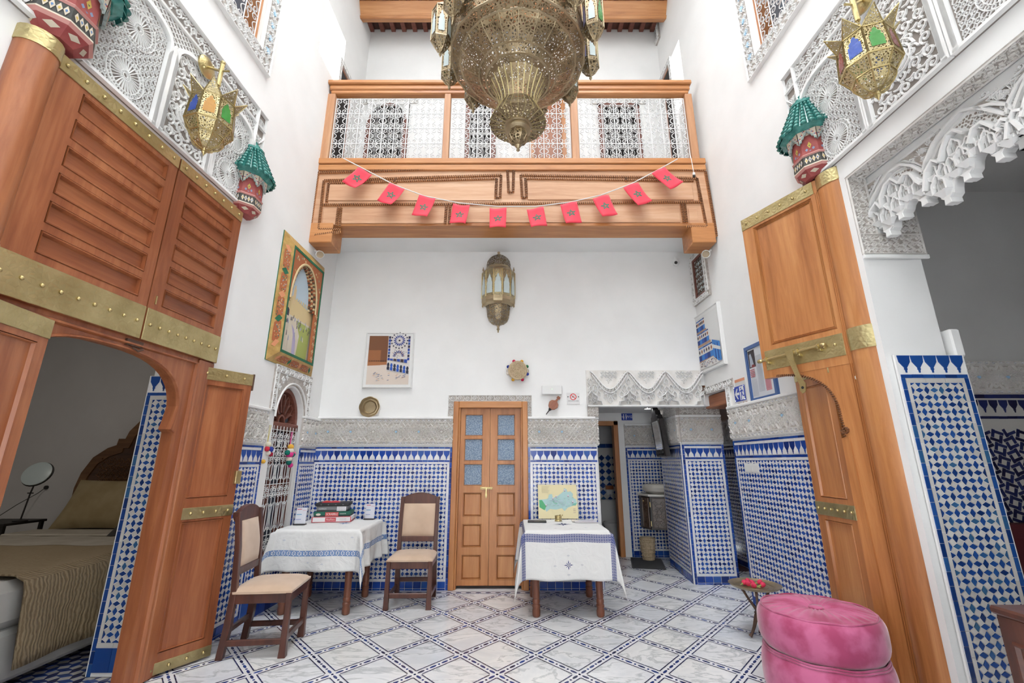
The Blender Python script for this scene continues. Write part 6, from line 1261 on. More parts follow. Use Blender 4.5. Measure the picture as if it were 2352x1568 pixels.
for k in range(34): x, y = (rnd.uniform(.1, .55), rnd.uniform(.05, .26)) if k < 18 else (rnd.uniform(.68, .92), rnd.uniform(.1, .2)); I_.append((((.08, .12, .25), (.25, .3, .4), (.62, .38, .25))[k % 3], [U(x, y), U(x + .04, y + .006), U(x + .05, y + .018), U(x + .01, y + .012)]))
poly_art(pb, I_, z + .001)
# painting of blue tiled steps on the right wall
pr_, (a, b, c, d, z) = P_pic('framed_painting', FR, -5.52, -4.86, 2.44, 3.19, 'painting of blue tiled steps in a white frame, high on the right wall', .05)
U = lambda s, t: (a + (b - a) * s, c + (d - c) * t); I_ = [((.74, .74, .73), [U(0, 0), U(1, 0), U(1, 1), U(0, 1)])]
def strip(x0, x1, y0, y1, n, cols, ins=0): 
    for k in range(n): I_.append((cols[k % len(cols)], [U(x0 + (x1 - x0) * (k + ins) / n, y0), U(x0 + (x1 - x0) * (k + 1 - ins) / n, y0), U(x0 + (x1 - x0) * (k + 1 - ins) / n, y1), U(x0 + (x1 - x0) * (k + ins) / n, y1)]))
bl3 = ((.02, .05, .22), (.05, .22, .60), (.03, .10, .42)); dk2 = ((.04, .03, .05), (.35, .12, .05), (.05, .08, .25), (.06, .04, .04))
for (xr, yb_) in ((.42, .74), (.56, .48), (.68, .16)):
    h = .22 if yb_ > .2 else .26; I_.append(((.72, .70, .68), [U(0, yb_), U(xr, yb_), U(xr, yb_ + h), U(0, yb_ + h)])); strip(0, xr, yb_, yb_ + h * .42, 5, bl3); strip(.02, xr, yb_ + h * .9, yb_ + h, 6, bl3[::-1])
    for k in range(6): I_.append((dk2[k % 4], [(lambda p: p)(U(xr * (k + .5) / 6 + dx * .035, yb_ + h * .66 + dy * h * .18)) for dx, dy in ((-1, 0), (0, -1), (1, 0), (0, 1))]))
    I_.append(((.42, .28, .20), [U(0, yb_ - .045), U(xr + .06, yb_ - .045), U(xr + .05, yb_), U(0, yb_)]))
I_.append(((.05, .22, .6), [U(.68, .04), U(1, .02), U(1, .36), U(.68, .46)])); strip(.70, .98, .06, .36, 5, ((.06, .26, .66), (.02, .08, .34)), .15); I_.append(((.72, .72, .72), [U(.68, .30), U(1, .20), U(1, .26), U(.68, .37)])); I_.append(((.72, .70, .68), [U(0, 0), U(.92, 0), U(.66, .15), U(0, .13)]))
for k in range(40): x, y = rnd.uniform(.02, .8), rnd.uniform(.01, .12); I_.append((dk2[k % 4], [U(x, y), U(x + .03, y + .008), U(x + .03, y + .022), U(x, y + .014)]))
poly_art(pr_, I_, z + .001)
# blue framed press page
nw = empty('framed_page', world(FR, 0, 0), 'newspaper page in a blue frame beside the exit sign on the right wall', 'framed page'); x0, x1, y0, y1 = -4.47, -4.02, 1.955, 2.52
m = MB(); wallgrid(m, x0, x1, y0, y1, [(x0 + .035, x1 - .035, y0 + .035, y1 - .035)], 0, .025, colmat((.05, .12, .32), .4)); m.build('frame', nw); MB().box(x0 + .03, x1 - .03, y0 + .03, y1 - .03, .002, .012, colmat((.72, .74, .78))).build('page', nw)
U = lambda s, t: (x0 + .04 + (x1 - x0 - .08) * s, y0 + .04 + (y1 - y0 - .08) * t)
I_ = [((.06, .05, .06), [U(0, .62), U(.32, .62), U(.32, .98), U(0, .98)]), ((.45, .5, .58), [U(.05, .64), U(.24, .64), U(.2, .78), U(.14, .92), U(.06, .9)]), ((.25, .06, .06), [U(.1, .62), U(.3, .62), U(.24, .68), U(.14, .68)]), ((.72, .36, .40), [U(.64, .08), U(.88, .08), U(.88, .86), U(.64, .86)])]
for col_, (s0, s1) in enumerate(((.02, .28), (.34, .6))):
    for k in range(30 if col_ else 14): t = .82 - k * .025 if col_ else .36 - k * .025; I_.append(((.48, .49, .54), [U(s0, t), U(s1, t), U(s1, t + .010), U(s0, t + .010)]))
for k in range(28): t = .82 - k * .026; I_.append(((.58, .25, .29), [U(.66, t), U(.86, t), U(.86, t + .010), U(.66, t + .010)]))
for k in range(5): t = .56 - k * .035; I_.append(((.5, .12, .14), [U(.05, t), U(.27, t), U(.27, t + .018), U(.05, t + .018)]))
poly_art(nw, I_, .0125)
# exit sign over an evacuation plan
pl_ = empty('notice', world(FR, 0, 0), 'orange-headed paper notice half hidden behind the blue exit sign', 'notice'); MB().box(-4.765, -4.565, 1.95, 2.235, .001, .004, colmat((.74, .72, .69))).build('sheet', pl_)
I_ = [((.75, .32, .18), [(-4.765, 2.205), (-4.565, 2.205), (-4.565, 2.235), (-4.765, 2.235)])] + [((.62, .25, .18), regular(rnd.uniform(-4.755, -4.575), rnd.uniform(1.955, 1.985), .008, 4)) for k in range(16)]; poly_art(pl_, I_, .0045)
ex = empty('exit_sign', world(FR, 0, 0), 'blue and white emergency exit sign with arrow and running figure on the right wall', 'sign'); ex0, ex1, ey0, ey1 = -4.79, -4.58, 2.0, 2.16
MB().box(ex0, ex1, ey0, ey1, .006, .012, signblue, .001).build('board', ex); U = lambda s, t: (ex0 + (ex1 - ex0) * s, ey0 + (ey1 - ey0) * t); Wc = (.8, .8, .82); Bc = (.02, .06, .42)
poly_art(ex, [(Wc, [U(.53, .06), U(.94, .06), U(.94, .94), U(.53, .94)]), (Wc, [U(.06, .5), U(.28, .85), U(.38, .85), U(.24, .58), U(.48, .58), U(.48, .42), U(.24, .42), U(.38, .15), U(.28, .15)]), (Bc, regular(*U(.68, .80), .010, 8)), (Bc, [U(.66, .70), U(.80, .72), U(.90, .58), U(.87, .54), U(.78, .64), U(.76, .5), U(.84, .34), U(.94, .34), U(.94, .28), U(.80, .27), U(.73, .42), U(.68, .28), U(.66, .08), U(.60, .08), U(.63, .34), U(.68, .52), U(.68, .62), U(.60, .56), U(.55, .58), U(.55, .62)])], .0125, 'pictogram')
m = MB(); [m.ball((x, y, .014), .006, chrome, 6, 4) for x in (ex0 + .01, ex1 - .01) for y in (ey0 + .01, ey1 - .01)]; m.build('screws', ex, stuff=True)
# WC sign
s0, s1 = P(1427, 949, y=YW - .01), P(1453, 965, y=YW - .01); ws = empty('toilet_sign', world(FW, 0, 0), 'blue sign with man and woman figures and the letters WC above the washroom door', 'sign'); MB().box(s0.x, s1.x, s1.z, s0.z, .001, .008, signblue, .001).build('board', ws)
U = lambda s, t: (s0.x + (s1.x - s0.x) * s, s1.z + (s0.z - s1.z) * t); fig = lambda c, sk: [U(c - .035, .12), U(c - .035, .35)] + ([U(c - .07, .35), U(c - .04, .7)] if sk else [U(c - .05, .45), U(c - .05, .7)]) + ([U(c + .04, .7), U(c + .07, .35)] if sk else [U(c + .05, .7), U(c + .05, .45)]) + [U(c + .035, .35), U(c + .035, .12)]
poly_art(ws, [(Wc, fig(.2, True)), (Wc, regular(*U(.2, .8), .010, 8)), (Wc, fig(.42, False)), (Wc, regular(*U(.42, .8), .010, 8)), (Wc, [U(.02, .5), U(.09, .62), U(.09, .38)]), (Wc, [U(.98, .5), U(.91, .62), U(.91, .38)])], .0085, 'pictogram'); text(ws, 'WC', (s0.z - s1.z) * .55, T((*U(.70, .5), .0088)), colmat(Wc))
# no-smoking plate, emergency light, bellows, plate, pompom basket on the back wall
x0, x1 = BP(1302, 915)[0], BP(1331, 915)[0]; y0, y1 = BP(1316, 928)[1], BP(1316, 902)[1]; ns = empty('no_smoking_sign', world(FB, 0, 0), 'small clear plate with a red no-smoking symbol, right of the hanging bellows', 'sign'); MB().box(x0, x1, y0, y1, .004, .009, colmat((.78, .77, .77), .1)).build('plate', ns); cx, cy = (x0 + x1) / 2, y1 - .05; R = .036
m = MB(); m.rib(regular(cx, cy, R, 24), .010, .009, .0105, redsign, True, .9); m.rib([(cx - R * .7, cy + R * .7), (cx + R * .7, cy - R * .7)], .008, .009, .0108, redsign, False, .9); m.box(cx - .022, cx + .014, cy - .006, cy + .001, .009, .0102, ink); m.rib([(cx + .004, cy + .006), (cx + .014, cy + .014), (cx + .010, cy + .02)], .004, .009, .0102, ink); m.build('symbol', ns)
text(ns, 'DEFENSE DE FUMER', .0155, T((cx, cy - .052, .0092)), ink, sx=.95); m = MB(); [m.lathe([(.007, 0), (.007, .004), (0, .005)], iron_b, 8, 'z', (x, cy, .009)) for x in (x0 + .014, x1 - .014)]; m.build('screws', ns, stuff=True)
x0, x1 = BP(1244, 897)[0], BP(1290, 897)[0]; y0, y1 = BP(1267, 907)[1], BP(1267, 886)[1]; el = empty('emergency_light', world(FB, 0, 0), 'white emergency light box above the bellows on the back wall', 'light'); MB().box(x0, x1, y0, y1, 0, .05, white, .008).build('housing', el)
led = plain('green_led', (.2, .8, .2), .4, 0); led.node_tree.nodes['Principled BSDF'].inputs['Emission Color'].default_value = (.4, 1, .4, 1); led.node_tree.nodes['Principled BSDF'].inputs['Emission Strength'].default_value = 2; MB().prism(regular((x0 + x1) / 2, (y0 + y1) / 2 + .01, .004, 8), .05, .0515, led).build('indicator', el)
q0, q1 = BP(1284, 912), BP(1254, 952); dv = Vector((q1[0] - q0[0], q1[1] - q0[1], 0)); L = dv.length; F_ = FB @ T((q0[0], q0[1], .03)) @ RZ(math.atan2(dv.y, dv.x)); be = empty('bellows', F_, 'small wooden fireplace bellows hanging under the emergency light', 'bellows')
teard = [(0.12 * L, -.012), (.25 * L, -.014), (.33 * L, -.05), (.45 * L, -.062), (.6 * L, -.045), (.68 * L, -.02), (.68 * L, .02), (.6 * L, .045), (.45 * L, .062), (.33 * L, .05), (.25 * L, .014), (.12 * L, .012)]; wb_o = wood('bellows_wood', (.2, .06, .03), (.32, .11, .06), (.4, .16, .09), 'x')
MB().prism(teard, .012, .022, wb_o, .002).build('board', be); MB().prism(teard, -.022, -.012, wb_o, .002).build('board', be); MB().prism(inset(teard, .004), -.012, .012, iron_br).build('leather', be); MB().prism([(0, -.018), (.03, -.024), (.12 * L, -.012), (.12 * L, .012), (.03, .024), (0, .018)], .010, .022, wb_o, .002).build('handle', be); m = MB(); m.tube([(.66 * L, 0, 0), (.74 * L, 0, 0), (.78 * L, 0, 0), (L, 0, 0)], [.022, .016, .007, .005], iron_b, 8); m.build('nozzle', be)
pcx, pcy = BP(851, 935); plt = empty('wall_plate', world(FB, pcx, pcy, 0), 'scalloped antique brass plate on the ledge of the dado below the square painting', 'plate'); m = MB(); wob = lambda q: 1 + .045 * abs(math.cos(q * 4)); m.lathe([(0, .012), (.066, .012), (.072, .020), (.078, .030), (.082, .022), (.098, .020), (.108, .034), (.118, .046), (.124, .044), (.118, .030), (.08, .004), (0, .002)], brass_o, 48, 'z', wob=wob); m.build('dish', plt, smooth=True)
bcx, bcy = BP(1189, 853); bk = empty('basket', world(FB, bcx, bcy, 0), 'round woven basket with coloured pompoms hanging above the double door', 'basket'); straw = mottled('straw', (.48, .36, .22), (.66, .53, .36), 60, .85, bs=.8); m = MB(); m.lathe([(.115, .03), (.122, .07), (.12, .09), (.108, .095), (.10, .085)] , straw, 28)
for k in range(9): r = .012 + k * .011; m.tube([(r * math.cos(q), r * math.sin(q), .083 + .004 * (k % 2)) for q in [2 * PI * i / 24 for i in range(24)]], .0062, straw, 5, closed=True)
m.build('woven_body', bk, smooth='all')
cols = [(.55, .02, .08), (.75, .38, .03), (.02, .16, .06), (.03, .05, .3), (.6, .02, .08), (.78, .42, .04), (.70, .62, .55), (.03, .05, .28)]
for (q, c) in zip((1.95, 1.15, .42, -.35, -1.1, -2.05, -2.85, 2.75), cols): m = MB(); m.ball((0, 0, 0), .021, colmat(c, .95), 10, 7); m.build('pompom', bk, T((.128 * math.cos(q), .128 * math.sin(q), .06)), smooth='all')
m = MB()
for s_ in (-1, 1): m.tube([(s_ * .125 + s_ * .012 * math.sin(q), .012 * math.cos(q) * 1.5, .04) for q in [k * PI / 6 for k in range(7)]], .004, straw, 5)
m.build('handles', bk)
# switches, cameras, spots
def switch(F, x, y, n, lab):
    o = empty('light_switch', world(F, x, y, .012), lab, 'switch')
    MB().box(0, .085 * n, 0, .085, 0, .010, white, .003).build('plate', o)
    for k in range(n): MB().box(.02 + .085 * k, .065 + .085 * k, .015, .07, .010, .014, white, .002).build('rocker', o)
switch(FR, -4.765, 1.275, 3, 'white triple light switch on the tiled right wall')
def camera_(p, lab, d): o = empty('security_camera', T(p), lab, 'camera'); m = MB(); m.lathe([(.035, 0), (.035, .02), (.02, .03), (.02, .05)], white, 14, 'z', (0, 0, .03)); m.build('base', o, smooth=True); m = MB(); m.ball((0, 0, 0), .045, white, 14, 10); m.lathe([(.026, 0), (.026, .012), (.0, .016)], iron_b, 12, 'y', (0, -.044, -.01)) if False else m.ball((d * .016, -.034, -.014), .021, iron_b, 10, 8); m.build('lens_housing', o, smooth='all')
c1 = P(1553, 603, y=5.435); camera_(c1, 'white dome camera beside the small leaded window in the right corner', -1); c2 = P(1487, 167, x=2.36); camera_(c2, 'white dome camera under the high window at the top right', -1)
def spot(p, lab, tgt): 
    o = empty('spotlight', T(p), lab, 'spotlight', 'white cylindrical spotlights below the balcony ends'); d = (Vector(tgt)).normalized(); M = d.to_track_quat('Z', 'Y').to_matrix().to_4x4(); m = MB(); m.xf = M; m.lathe([(.0, -.06), (.045, -.055), (.048, .05), (.042, .052), (.040, .02)], white, 18); m.build('can', o, smooth=True); lm = MATS.get('lamp_face') or plain('lamp_face', (.8, .65, .45), .4); m = MB(); m.xf = M; m.lathe([(.041, .03), (0, .03)], lm, 16); m.build('lens', o); m = MB(); m.tube([(0, 0, 0), tuple(Vector((p.x * .03, 0, .05)))], .012, white, 6); m.build('arm', o)
a = P(734, 584, x=-2.31); b = P(1621, 583, x=2.32); spot(a, 'white spotlight on the left wall below the balcony', (.5, -.75, -.45)); spot(b, 'white spotlight on the right wall below the balcony', (-.35, -.8, -.45))
# small bulb hanging at the right end of the bunting
q = P(1594, 402, y=4.62); bl = empty('hanging_bulb_holder', T(q), 'black lamp holder hanging on a white cable at the right end of the balcony', 'lamp holder'); m = MB(); m.lathe([(.0, -.03), (.016, -.028), (.018, -.005), (.012, .0)], iron_b, 12); m.build('holder', bl, smooth=True); m = MB(); m.lathe([(.013, 0), (.016, .03), (.006, .04)], white, 12); m.build('cap', bl, smooth=True); m = MB(); m.tube([(0, 0, .035), tuple(P(1589, 372, y=4.62) - q), tuple(P(1583, 345, y=4.66) - q)], .004, white, 5); m.build('cable', bl)
# pompom charms on the left window grille
def charm(a, b, top, balls, cordc, lab):
    o = empty('pompom_charm', world(FL, a, b, .0), lab, 'charm', 'pompom charms on the window grille'); m = MB(); m.tube([(0, 0, .0), (0, top, .0)], .004, colmat(cordc), 5); m.tube([(.0, 0, .0), (.025, top, .0)], .004, colmat(cordc), 5); m.build('cord', o)
    for x, y, r, c in balls: m = MB(); m.ball((0, 0, 0), r, colmat(c, .95), 10, 7); m.build('pompom', o, T((x, y, .012)), smooth='all')
ca, cb = LP(612, 1028), LP(664, 1035)
charm(ca[0], ca[1], .22, [(0, .03, .03, (.75, .70, .55)), (-.01, -.01, .026, (.6, .03, .06)), (.05, -.015, .03, (.03, .06, .35)), (.09, -.03, .026, (.72, .70, .75)), (.07, -.06, .022, (.45, .02, .06)), (.02, -.05, .025, (.74, .7, .62)), (-.04, -.13, .02, (.75, .42, .05))], (.65, .55, .2), 'woollen pompom charm with red and blue balls, left on the window grille')
charm(cb[0], cb[1], .20, [(0, .04, .032, (.78, .42, .06)), (0, .0, .036, (.75, .70, .6)), (0, -.035, .038, (.75, .05, .28)), (-.055, -.02, .028, (.0, .16, .12)), (.055, -.04, .028, (.0, .16, .12)), (.085, -.03, .022, (.7, .1, .25)), (0, -.085, .03, (.72, .66, .55)), (0, -.12, .028, (.0, .13, .11)), (.045, -.15, .026, (.75, .05, .28))], (.7, .12, .32), 'woollen pompom charm with pink and green balls, right on the window grille')
# ================================================================== tables, cloths, chairs
def table(x0, x1, y0, y1, h, lab):
    o = empty('side_table', T(((x0 + x1) / 2, (y0 + y1) / 2, 0)), lab, 'table', 'brown wooden tables with turned feet'); w_, d_ = (x1 - x0) / 2, (y1 - y0) / 2
    MB().box(-w_, w_, -d_, d_, h - .03, h, wood_b, .006).build('table_top', o)
    m = MB(); e = .05; m.box(-w_ + e, w_ - e, -d_ + e, -d_ + e + .02, h - .12, h - .03, wood_b); m.box(-w_ + e, w_ - e, d_ - e - .02, d_ - e, h - .12, h - .03, wood_b); m.box(-w_ + e, -w_ + e + .02, -d_ + e, d_ - e, h - .12, h - .03, wood_b); m.box(w_ - e - .02, w_ - e, -d_ + e, d_ - e, h - .12, h - .03, wood_b); m.build('apron', o)
    for sx in (-1, 1):
        for sy in (-1, 1): m = MB(); m.lathe([(.028, 0), (.036, .01), (.038, .05), (.033, .075), (.038, .085), (.038, .10), (.031, .108), (.036, .12), (.036, .14), (.030, .15), (.034, .16), (.034, .17), (.032, .30), (.036, .315), (.036, .33), (.038, h - .03)], wood_b, 14); m.build('leg', o, T((sx * (w_ - .085), sy * (d_ - .085), 0)), smooth=True)
    return o
def cloth_mat(name, bands, col, reps):
    m, nt, b = newmat(name); uv = N(nt, 'ShaderNodeUVMap'); sp = N(nt, 'ShaderNodeSeparateXYZ'); nt.links.new(uv.outputs[0], sp.inputs[0])
    def mth(op, a, b_=None): 
        n = N(nt, 'ShaderNodeMath', operation=op)
        for i, v in enumerate((a, b_)):
            if v is None: continue
            if isinstance(v, (int, float)): n.inputs[i].default_value = v
            else: nt.links.new(v, n.inputs[i])
        return n.outputs[0]
    X, Y = sp.outputs[0], sp.outputs[1]; tot = None
    for ax, other in ((X, Y), (Y, X)):
        for lo, hi in bands[0 if ax is X else 1]:
            a = mth('ABSOLUTE', ax); inb = mth('MULTIPLY', mth('GREATER_THAN', a, lo), mth('LESS_THAN', a, hi))
            d0 = mth('DIVIDE', mth('SUBTRACT', a, lo), hi - lo); d = mth('FRACT', mth('MULTIPLY', d0, reps)); k = mth('MULTIPLY', other, reps / (hi - lo))
            zig = mth('PINGPONG', mth('ADD', k, 100), .5); zz = mth('ABSOLUTE', mth('SUBTRACT', mth('MULTIPLY', zig, 2.0), d)); z2 = mth('ABSOLUTE', mth('SUBTRACT', mth('SUBTRACT', 1.0, mth('MULTIPLY', zig, 2.0)), d))
            pat = mth('MAXIMUM', mth('LESS_THAN', zz, .16), mth('LESS_THAN', z2, .16)); bar = mth('LESS_THAN', mth('PINGPONG', mth('ADD', mth('MULTIPLY', k, 1), 100.25), .5), .07); ln = mth('GREATER_THAN', mth('ABSOLUTE', mth('SUBTRACT', d, .5)), .42); ck = mth('LESS_THAN', mth('ABSOLUTE', mth('SUBTRACT', d, .5)), .05)
            pat = mth('MAXIMUM', mth('MAXIMUM', pat, bar), mth('MAXIMUM', ln, ck)); r = mth('MULTIPLY', inb, pat); tot = r if tot is None else mth('MAXIMUM', tot, r)
    mx = N(nt, 'ShaderNodeMix', data_type='RGBA'); mx.inputs[6].default_value = (.80, .80, .79, 1); mx.inputs[7].default_value = (*col, 1); nt.links.new(tot, mx.inputs[0]); nt.links.new(mx.outputs[2], b.inputs['Base Color']); b.inputs['Roughness'].default_value = .9
    n = N(nt, 'ShaderNodeTexNoise', i_Scale=9.0, i_Detail=7, i_Distortion=1.2); nt.links.new(coords(nt), n.inputs['Vector']); bump(nt, b, n.outputs[0], .5, .02); return m
def tablecloth(x0, x1, y0, y1, h, ov, mat, lab, seed, motifs, mcol, mclr, wrinkle=.006, flare=.16):
    cx, cy = (x0 + x1) / 2, (y0 + y1) / 2; a, b = (x1 - x0) / 2, (y1 - y0) / 2; A, B = a + ov, b + ov; n = 84; vs = []; uv = []; R_ = random.Random(seed); ph = [R_.uniform(0, 6) for _ in range(8)]
    def drape(p, q):
        ox, oy = max(0, abs(p) - a), max(0, abs(q) - b); sx, sy = (1 if p > 0 else -1), (1 if q > 0 else -1); bx, by = max(-a, min(a, p)), max(-b, min(b, q))
        if ox == 0 and oy == 0: return (bx, by, h + .004 + .0012 * math.sin(p * 30) * math.sin(q * 27))
        d = math.hypot(ox, oy); t = d / ov
        if ox > 0 and oy > 0:
            th = math.atan2(oy, ox); fold = math.sin(2 * th); out = .025 + flare * .45 * d * (1 + .2 * fold); wv = .018 * t * math.cos(4 * th)
            x = bx + sx * (.012 + (out + wv) * math.cos(th) * 1.0 + .10 * d * fold); y = by + sy * (.012 + (out - wv) * math.sin(th) + .10 * d * fold)
            return (x, y, h - d * (.985 - .02 * fold))
        if ox > 0: s = q; x = bx + sx * (.012 + flare * .35 * d + wrinkle * t * (1 + t) * (math.sin(s * 17 + ph[0]) + .6 * math.sin(s * 31 + ph[1] + d * 6))); return (x, by + .01 * t * math.sin(s * 9), h + .003 - d + .004 * math.sin(s * 14 + ph[2]))
        s = p; y = by + sy * (.012 + flare * .35 * d + wrinkle * t * (1 + t) * (math.sin(s * 15 + ph[3]) + .6 * math.sin(s * 27 + ph[4] + d * 7))); return (bx + .01 * t * math.sin(s * 9 + ph[6]), y, h + .003 - d + .004 * math.sin(s * 13 + ph[5]))
    def us(A_, a_): return sorted(set([-A_ + (A_ - a_) * i / 22 for i in range(23)] + [-a_ + 2 * a_ * i / 34 for i in range(35)] + [a_ + (A_ - a_) * i / 22 for i in range(23)]))
    P_, Q_ = us(A, a), us(B, b); vs = [drape(p, q) for q in Q_ for p in P_]; nu = len(P_); fs = [(j * nu + i, j * nu + i + 1, (j + 1) * nu + i + 1, (j + 1) * nu + i) for j in range(len(Q_) - 1) for i in range(nu - 1)]
    me = bpy.data.meshes.new('tablecloth'); me.from_pydata(vs, [], fs); me.materials.append(mat); me.polygons.foreach_set('use_smooth', [True] * len(fs)); ul = me.uv_layers.new(name='UVMap'); co = [(p, q) for q in Q_ for p in P_]
    for l in me.loops: ul.data[l.index].uv = co[l.vertex_index]
    o = bpy.data.objects.new('tablecloth', me); COL.objects.link(o); o.location = (cx, cy, 0); sd = o.modifiers.new('t', 'SOLIDIFY'); sd.thickness = .0016; sd.offset = 1; tag(o, lab, 'tablecloth')
    mm = MB()
    for (p, q, r, kind) in motifs:
        def lift(u_, v_): 
            c = Vector(drape(u_, v_)); e = .004; nn = (Vector(drape(u_ + e, v_)) - c).cross(Vector(drape(u_, v_ + e)) - c); nn = nn.normalized() if nn.length else Vector((0, 0, 1)); return tuple(c + nn * .0032)
        for k in range(8 if kind else 4):
            t = k * PI / (4 if kind else 2); w_ = .20; R1 = r * (1 if k % 2 == 0 else .72); pts = [(0, 0), (R1 * .55 * math.cos(t - w_), R1 * .55 * math.sin(t - w_)), (R1 * math.cos(t), R1 * math.sin(t)), (R1 * .55 * math.cos(t + w_), R1 * .55 * math.sin(t + w_))]
            if abs(p) + r > A or abs(q) + r > B: continue
            mm.add([lift(p + x, q + y) for x, y in pts], [(0, 1, 2, 3)], mcol)
    if mm.v: mm.build('embroidery', o, stuff=True)
    return o
navy_e = plain('navy_embroidery', (.06, .08, .22), .9); blue_e = plain('blue_embroidery', (.10, .20, .45), .9)
table(.14, .905, 4.52, 5.31, .745, 'wooden table under the navy-embroidered cloth, right of the double door'); tablecloth(.13, .915, 4.51, 5.32, .748, .42, cloth_mat('navy_border_cotton', ([(.40, .47)], [(.435, .505)]), (.07, .09, .26), 3), 'white cloth with a wide navy embroidered border, right of the double door', 3, [(.0, -.70, .042, 1), (-.12, -.70, .014, 0), (.12, -.70, .014, 0), (0, -.62, .014, 0), (0, -.78, .014, 0), (0, 0, .10, 1), (-.25, -.2, .02, 0), (.2, -.25, .02, 0), (-.1, -.28, .018, 0), (.3, .1, .02, 0), (.62, -.1, .02, 0), (-.3, .15, .02, 0), (.05, -.3, .02, 0)], navy_e, None, .005)
table(-2.25, -1.475, 4.58, 5.31, .745, 'wooden table under the pale blue-banded cloth in the left corner'); tablecloth(-2.26, -1.465, 4.57, 5.32, .748, .36, cloth_mat('blue_band_cotton', ([(.55, .60)], [(.555, .605)]), (.16, .27, .52), 1), 'white crumpled cloth with a narrow pale blue band, in the left corner', 5, [(.0, -.71, .04, 1), (-.06, -.66, .012, 0), (.08, -.67, .012, 0), (.07, -.76, .012, 0), (-.07, -.75, .012, 0), (-.3, -.47, .014, 0), (.22, -.5, .012, 0), (.34, -.44, .014, 0), (.48, -.28, .012, 0), (.66, -.1, .012, 0), (.1, .05, .08, 1), (.2, -.2, .02, 0), (-.05, -.25, .02, 0)], blue_e, None, .011)
def chair(M, lab, d1_):
    o = empty('dining_chair', M, lab, 'chair', 'mahogany chairs with beige upholstery'); w_, dp, sh = .205, .20, .43
    def leg(x, y, top, back): 
        m = MB(); s = .021; sg = 1 if x > 0 else -1
        if back: pts = [((x), y + .035, 0), (x, y + .01, .20), (x, y, .44), (x, y + .02, .75), (x, y + .055, 1.0)]
        else: pts = [(x, y, 0), (x, y, .05), (x, y, .38), (x, y, top)]
        K = [s * 1.12, s * 1.2, s, s * .95, s * .9] if back else [s * 1.25, s * 1.12, s * .88, s * 1.1]; vs = [];
        for (px_, py_, pz_), k in zip(pts, K): vs += [(px_ - k, py_ - k, pz_), (px_ + k, py_ - k, pz_), (px_ + k, py_ + k, pz_), (px_ - k, py_ + k, pz_)]
        n = len(pts); fs = [(3, 2, 1, 0), tuple(4 * (n - 1) + i for i in range(4))] + [(4 * j + i, 4 * j + (i + 1) % 4, 4 * j + 4 + (i + 1) % 4, 4 * j + 4 + i) for j in range(n - 1) for i in range(4)]; m.add(vs, fs, wood_d); b = m.build('leg', o); bv = b.modifiers.new('b', 'BEVEL'); bv.width = .004; bv.segments = 2
    for x in (-w_, w_): leg(x, -dp, sh, False); leg(x * .95, dp, 1.0, True)
    m = MB(); m.box(-w_ + .02, w_ - .02, -dp - .014, -dp + .014, sh - .07, sh, wood_d, .003); m.box(-w_ + .02, w_ - .02, dp - .014, dp + .014, sh - .07, sh, wood_d, .003)
    for x in (-w_, w_): m.box(x * .98 - .014, x * .98 + .014, -dp, dp, sh - .07, sh, wood_d, .003)
    m.build('seat_frame', o)
    for q in ((-w_ + .02, w_ - .02, -dp - .014, -dp + .014, .10, .145), (-w_ + .02, w_ - .02, dp + .01, dp + .034, .15, .19), (-w_ - .013, -w_ + .013, -dp, dp + .02, .085, .125), (w_ - .013, w_ + .013, -dp, dp + .02, .085, .125)): MB().box(*q, wood_d, .005).build('stretcher', o)
    m = MB(); 
    def seat(s, t): x, y = (s - .5) * 2, (t - .5) * 2; e = (1 - abs(x) ** 4) * (1 - abs(y) ** 4); return (x * (w_ + .022 - .012 * max(0, y)), y * (dp + .022), sh + .012 + .042 * max(0, e) ** .5)
    m.grid(seat, 18, 18, beige); m.grid(lambda s, t: (lambda p: (p[0], p[1], sh - .004))(seat(1 - s, t)), 1, 1, beige)
    b_ = [seat(i / 18, 0) for i in range(18)] + [seat(1, i / 18) for i in range(18)] + [seat(1 - i / 18, 1) for i in range(18)] + [seat(0, 1 - i / 18) for i in range(18)]; m.add(b_ + [(x, y, sh - .004) for x, y, z in b_], [(i, 72 + i, 72 + (i + 1) % 72, (i + 1) % 72) for i in range(72)], beige); m.build('seat_cushion', o, smooth='all')
    yb = lambda z: dp + .0 + .02 * max(0, (z - .44) / .31) + .035 * max(0, (z - .75) / .25)
    W2 = w_ * .95 - .018; crest = [(-W2 - .04, .97), (-W2 - .04, 1.0)] + [(-W2 + 2 * W2 * i / 12, 1.0 + .045 * math.sin(PI * i / 12) ** .8) for i in range(0, 13)] + [(W2 + .04, 1.0), (W2 + .04, .97), (W2, .93), (-W2, .93)]
    m = MB(); m.xf = Matrix(((1, 0, 0, 0), (0, 0, -1, yb(.98) + .018), (0, 1, 0, 0), (0, 0, 0, 1))); m.prism(crest, 0, .036, wood_d, .003); m.build('crest_rail', o)
    m = MB(); m.box(-W2, W2, yb(.56) - .014, yb(.56) + .014, .545, .60, wood_d, .004); m.build('back_rail', o)
    m = MB(); z0, z1 = .60, .93
    for sg in (-1, 1): m.grid(lambda s, t: ((s - .5) * 2 * W2 * sg * -1, yb(z0 + (z1 - z0) * t) + sg * (.006 + .018 * (1 - abs(s * 2 - 1) ** 6) ** .5 * (1 - abs(t * 2 - 1) ** 6) ** .5), z0 + (z1 - z0) * t), 12, 12, beige)
    m.build('back_pad', o, smooth='all')
    for x in (-W2, W2): m = MB(); m.add([(x + (.012 if x < 0 else -.012) * k, yb(z) - .016, z) for z in (z0, z1) for k in (0, 1)], [(0, 1, 3, 2), (2, 3, 1, 0)], wood_d)
    return o
chair(T((-1.02, 5.0, 0)) @ RZ(.03), 'mahogany chair with beige seat against the tiled back wall, between table and double door', 0)
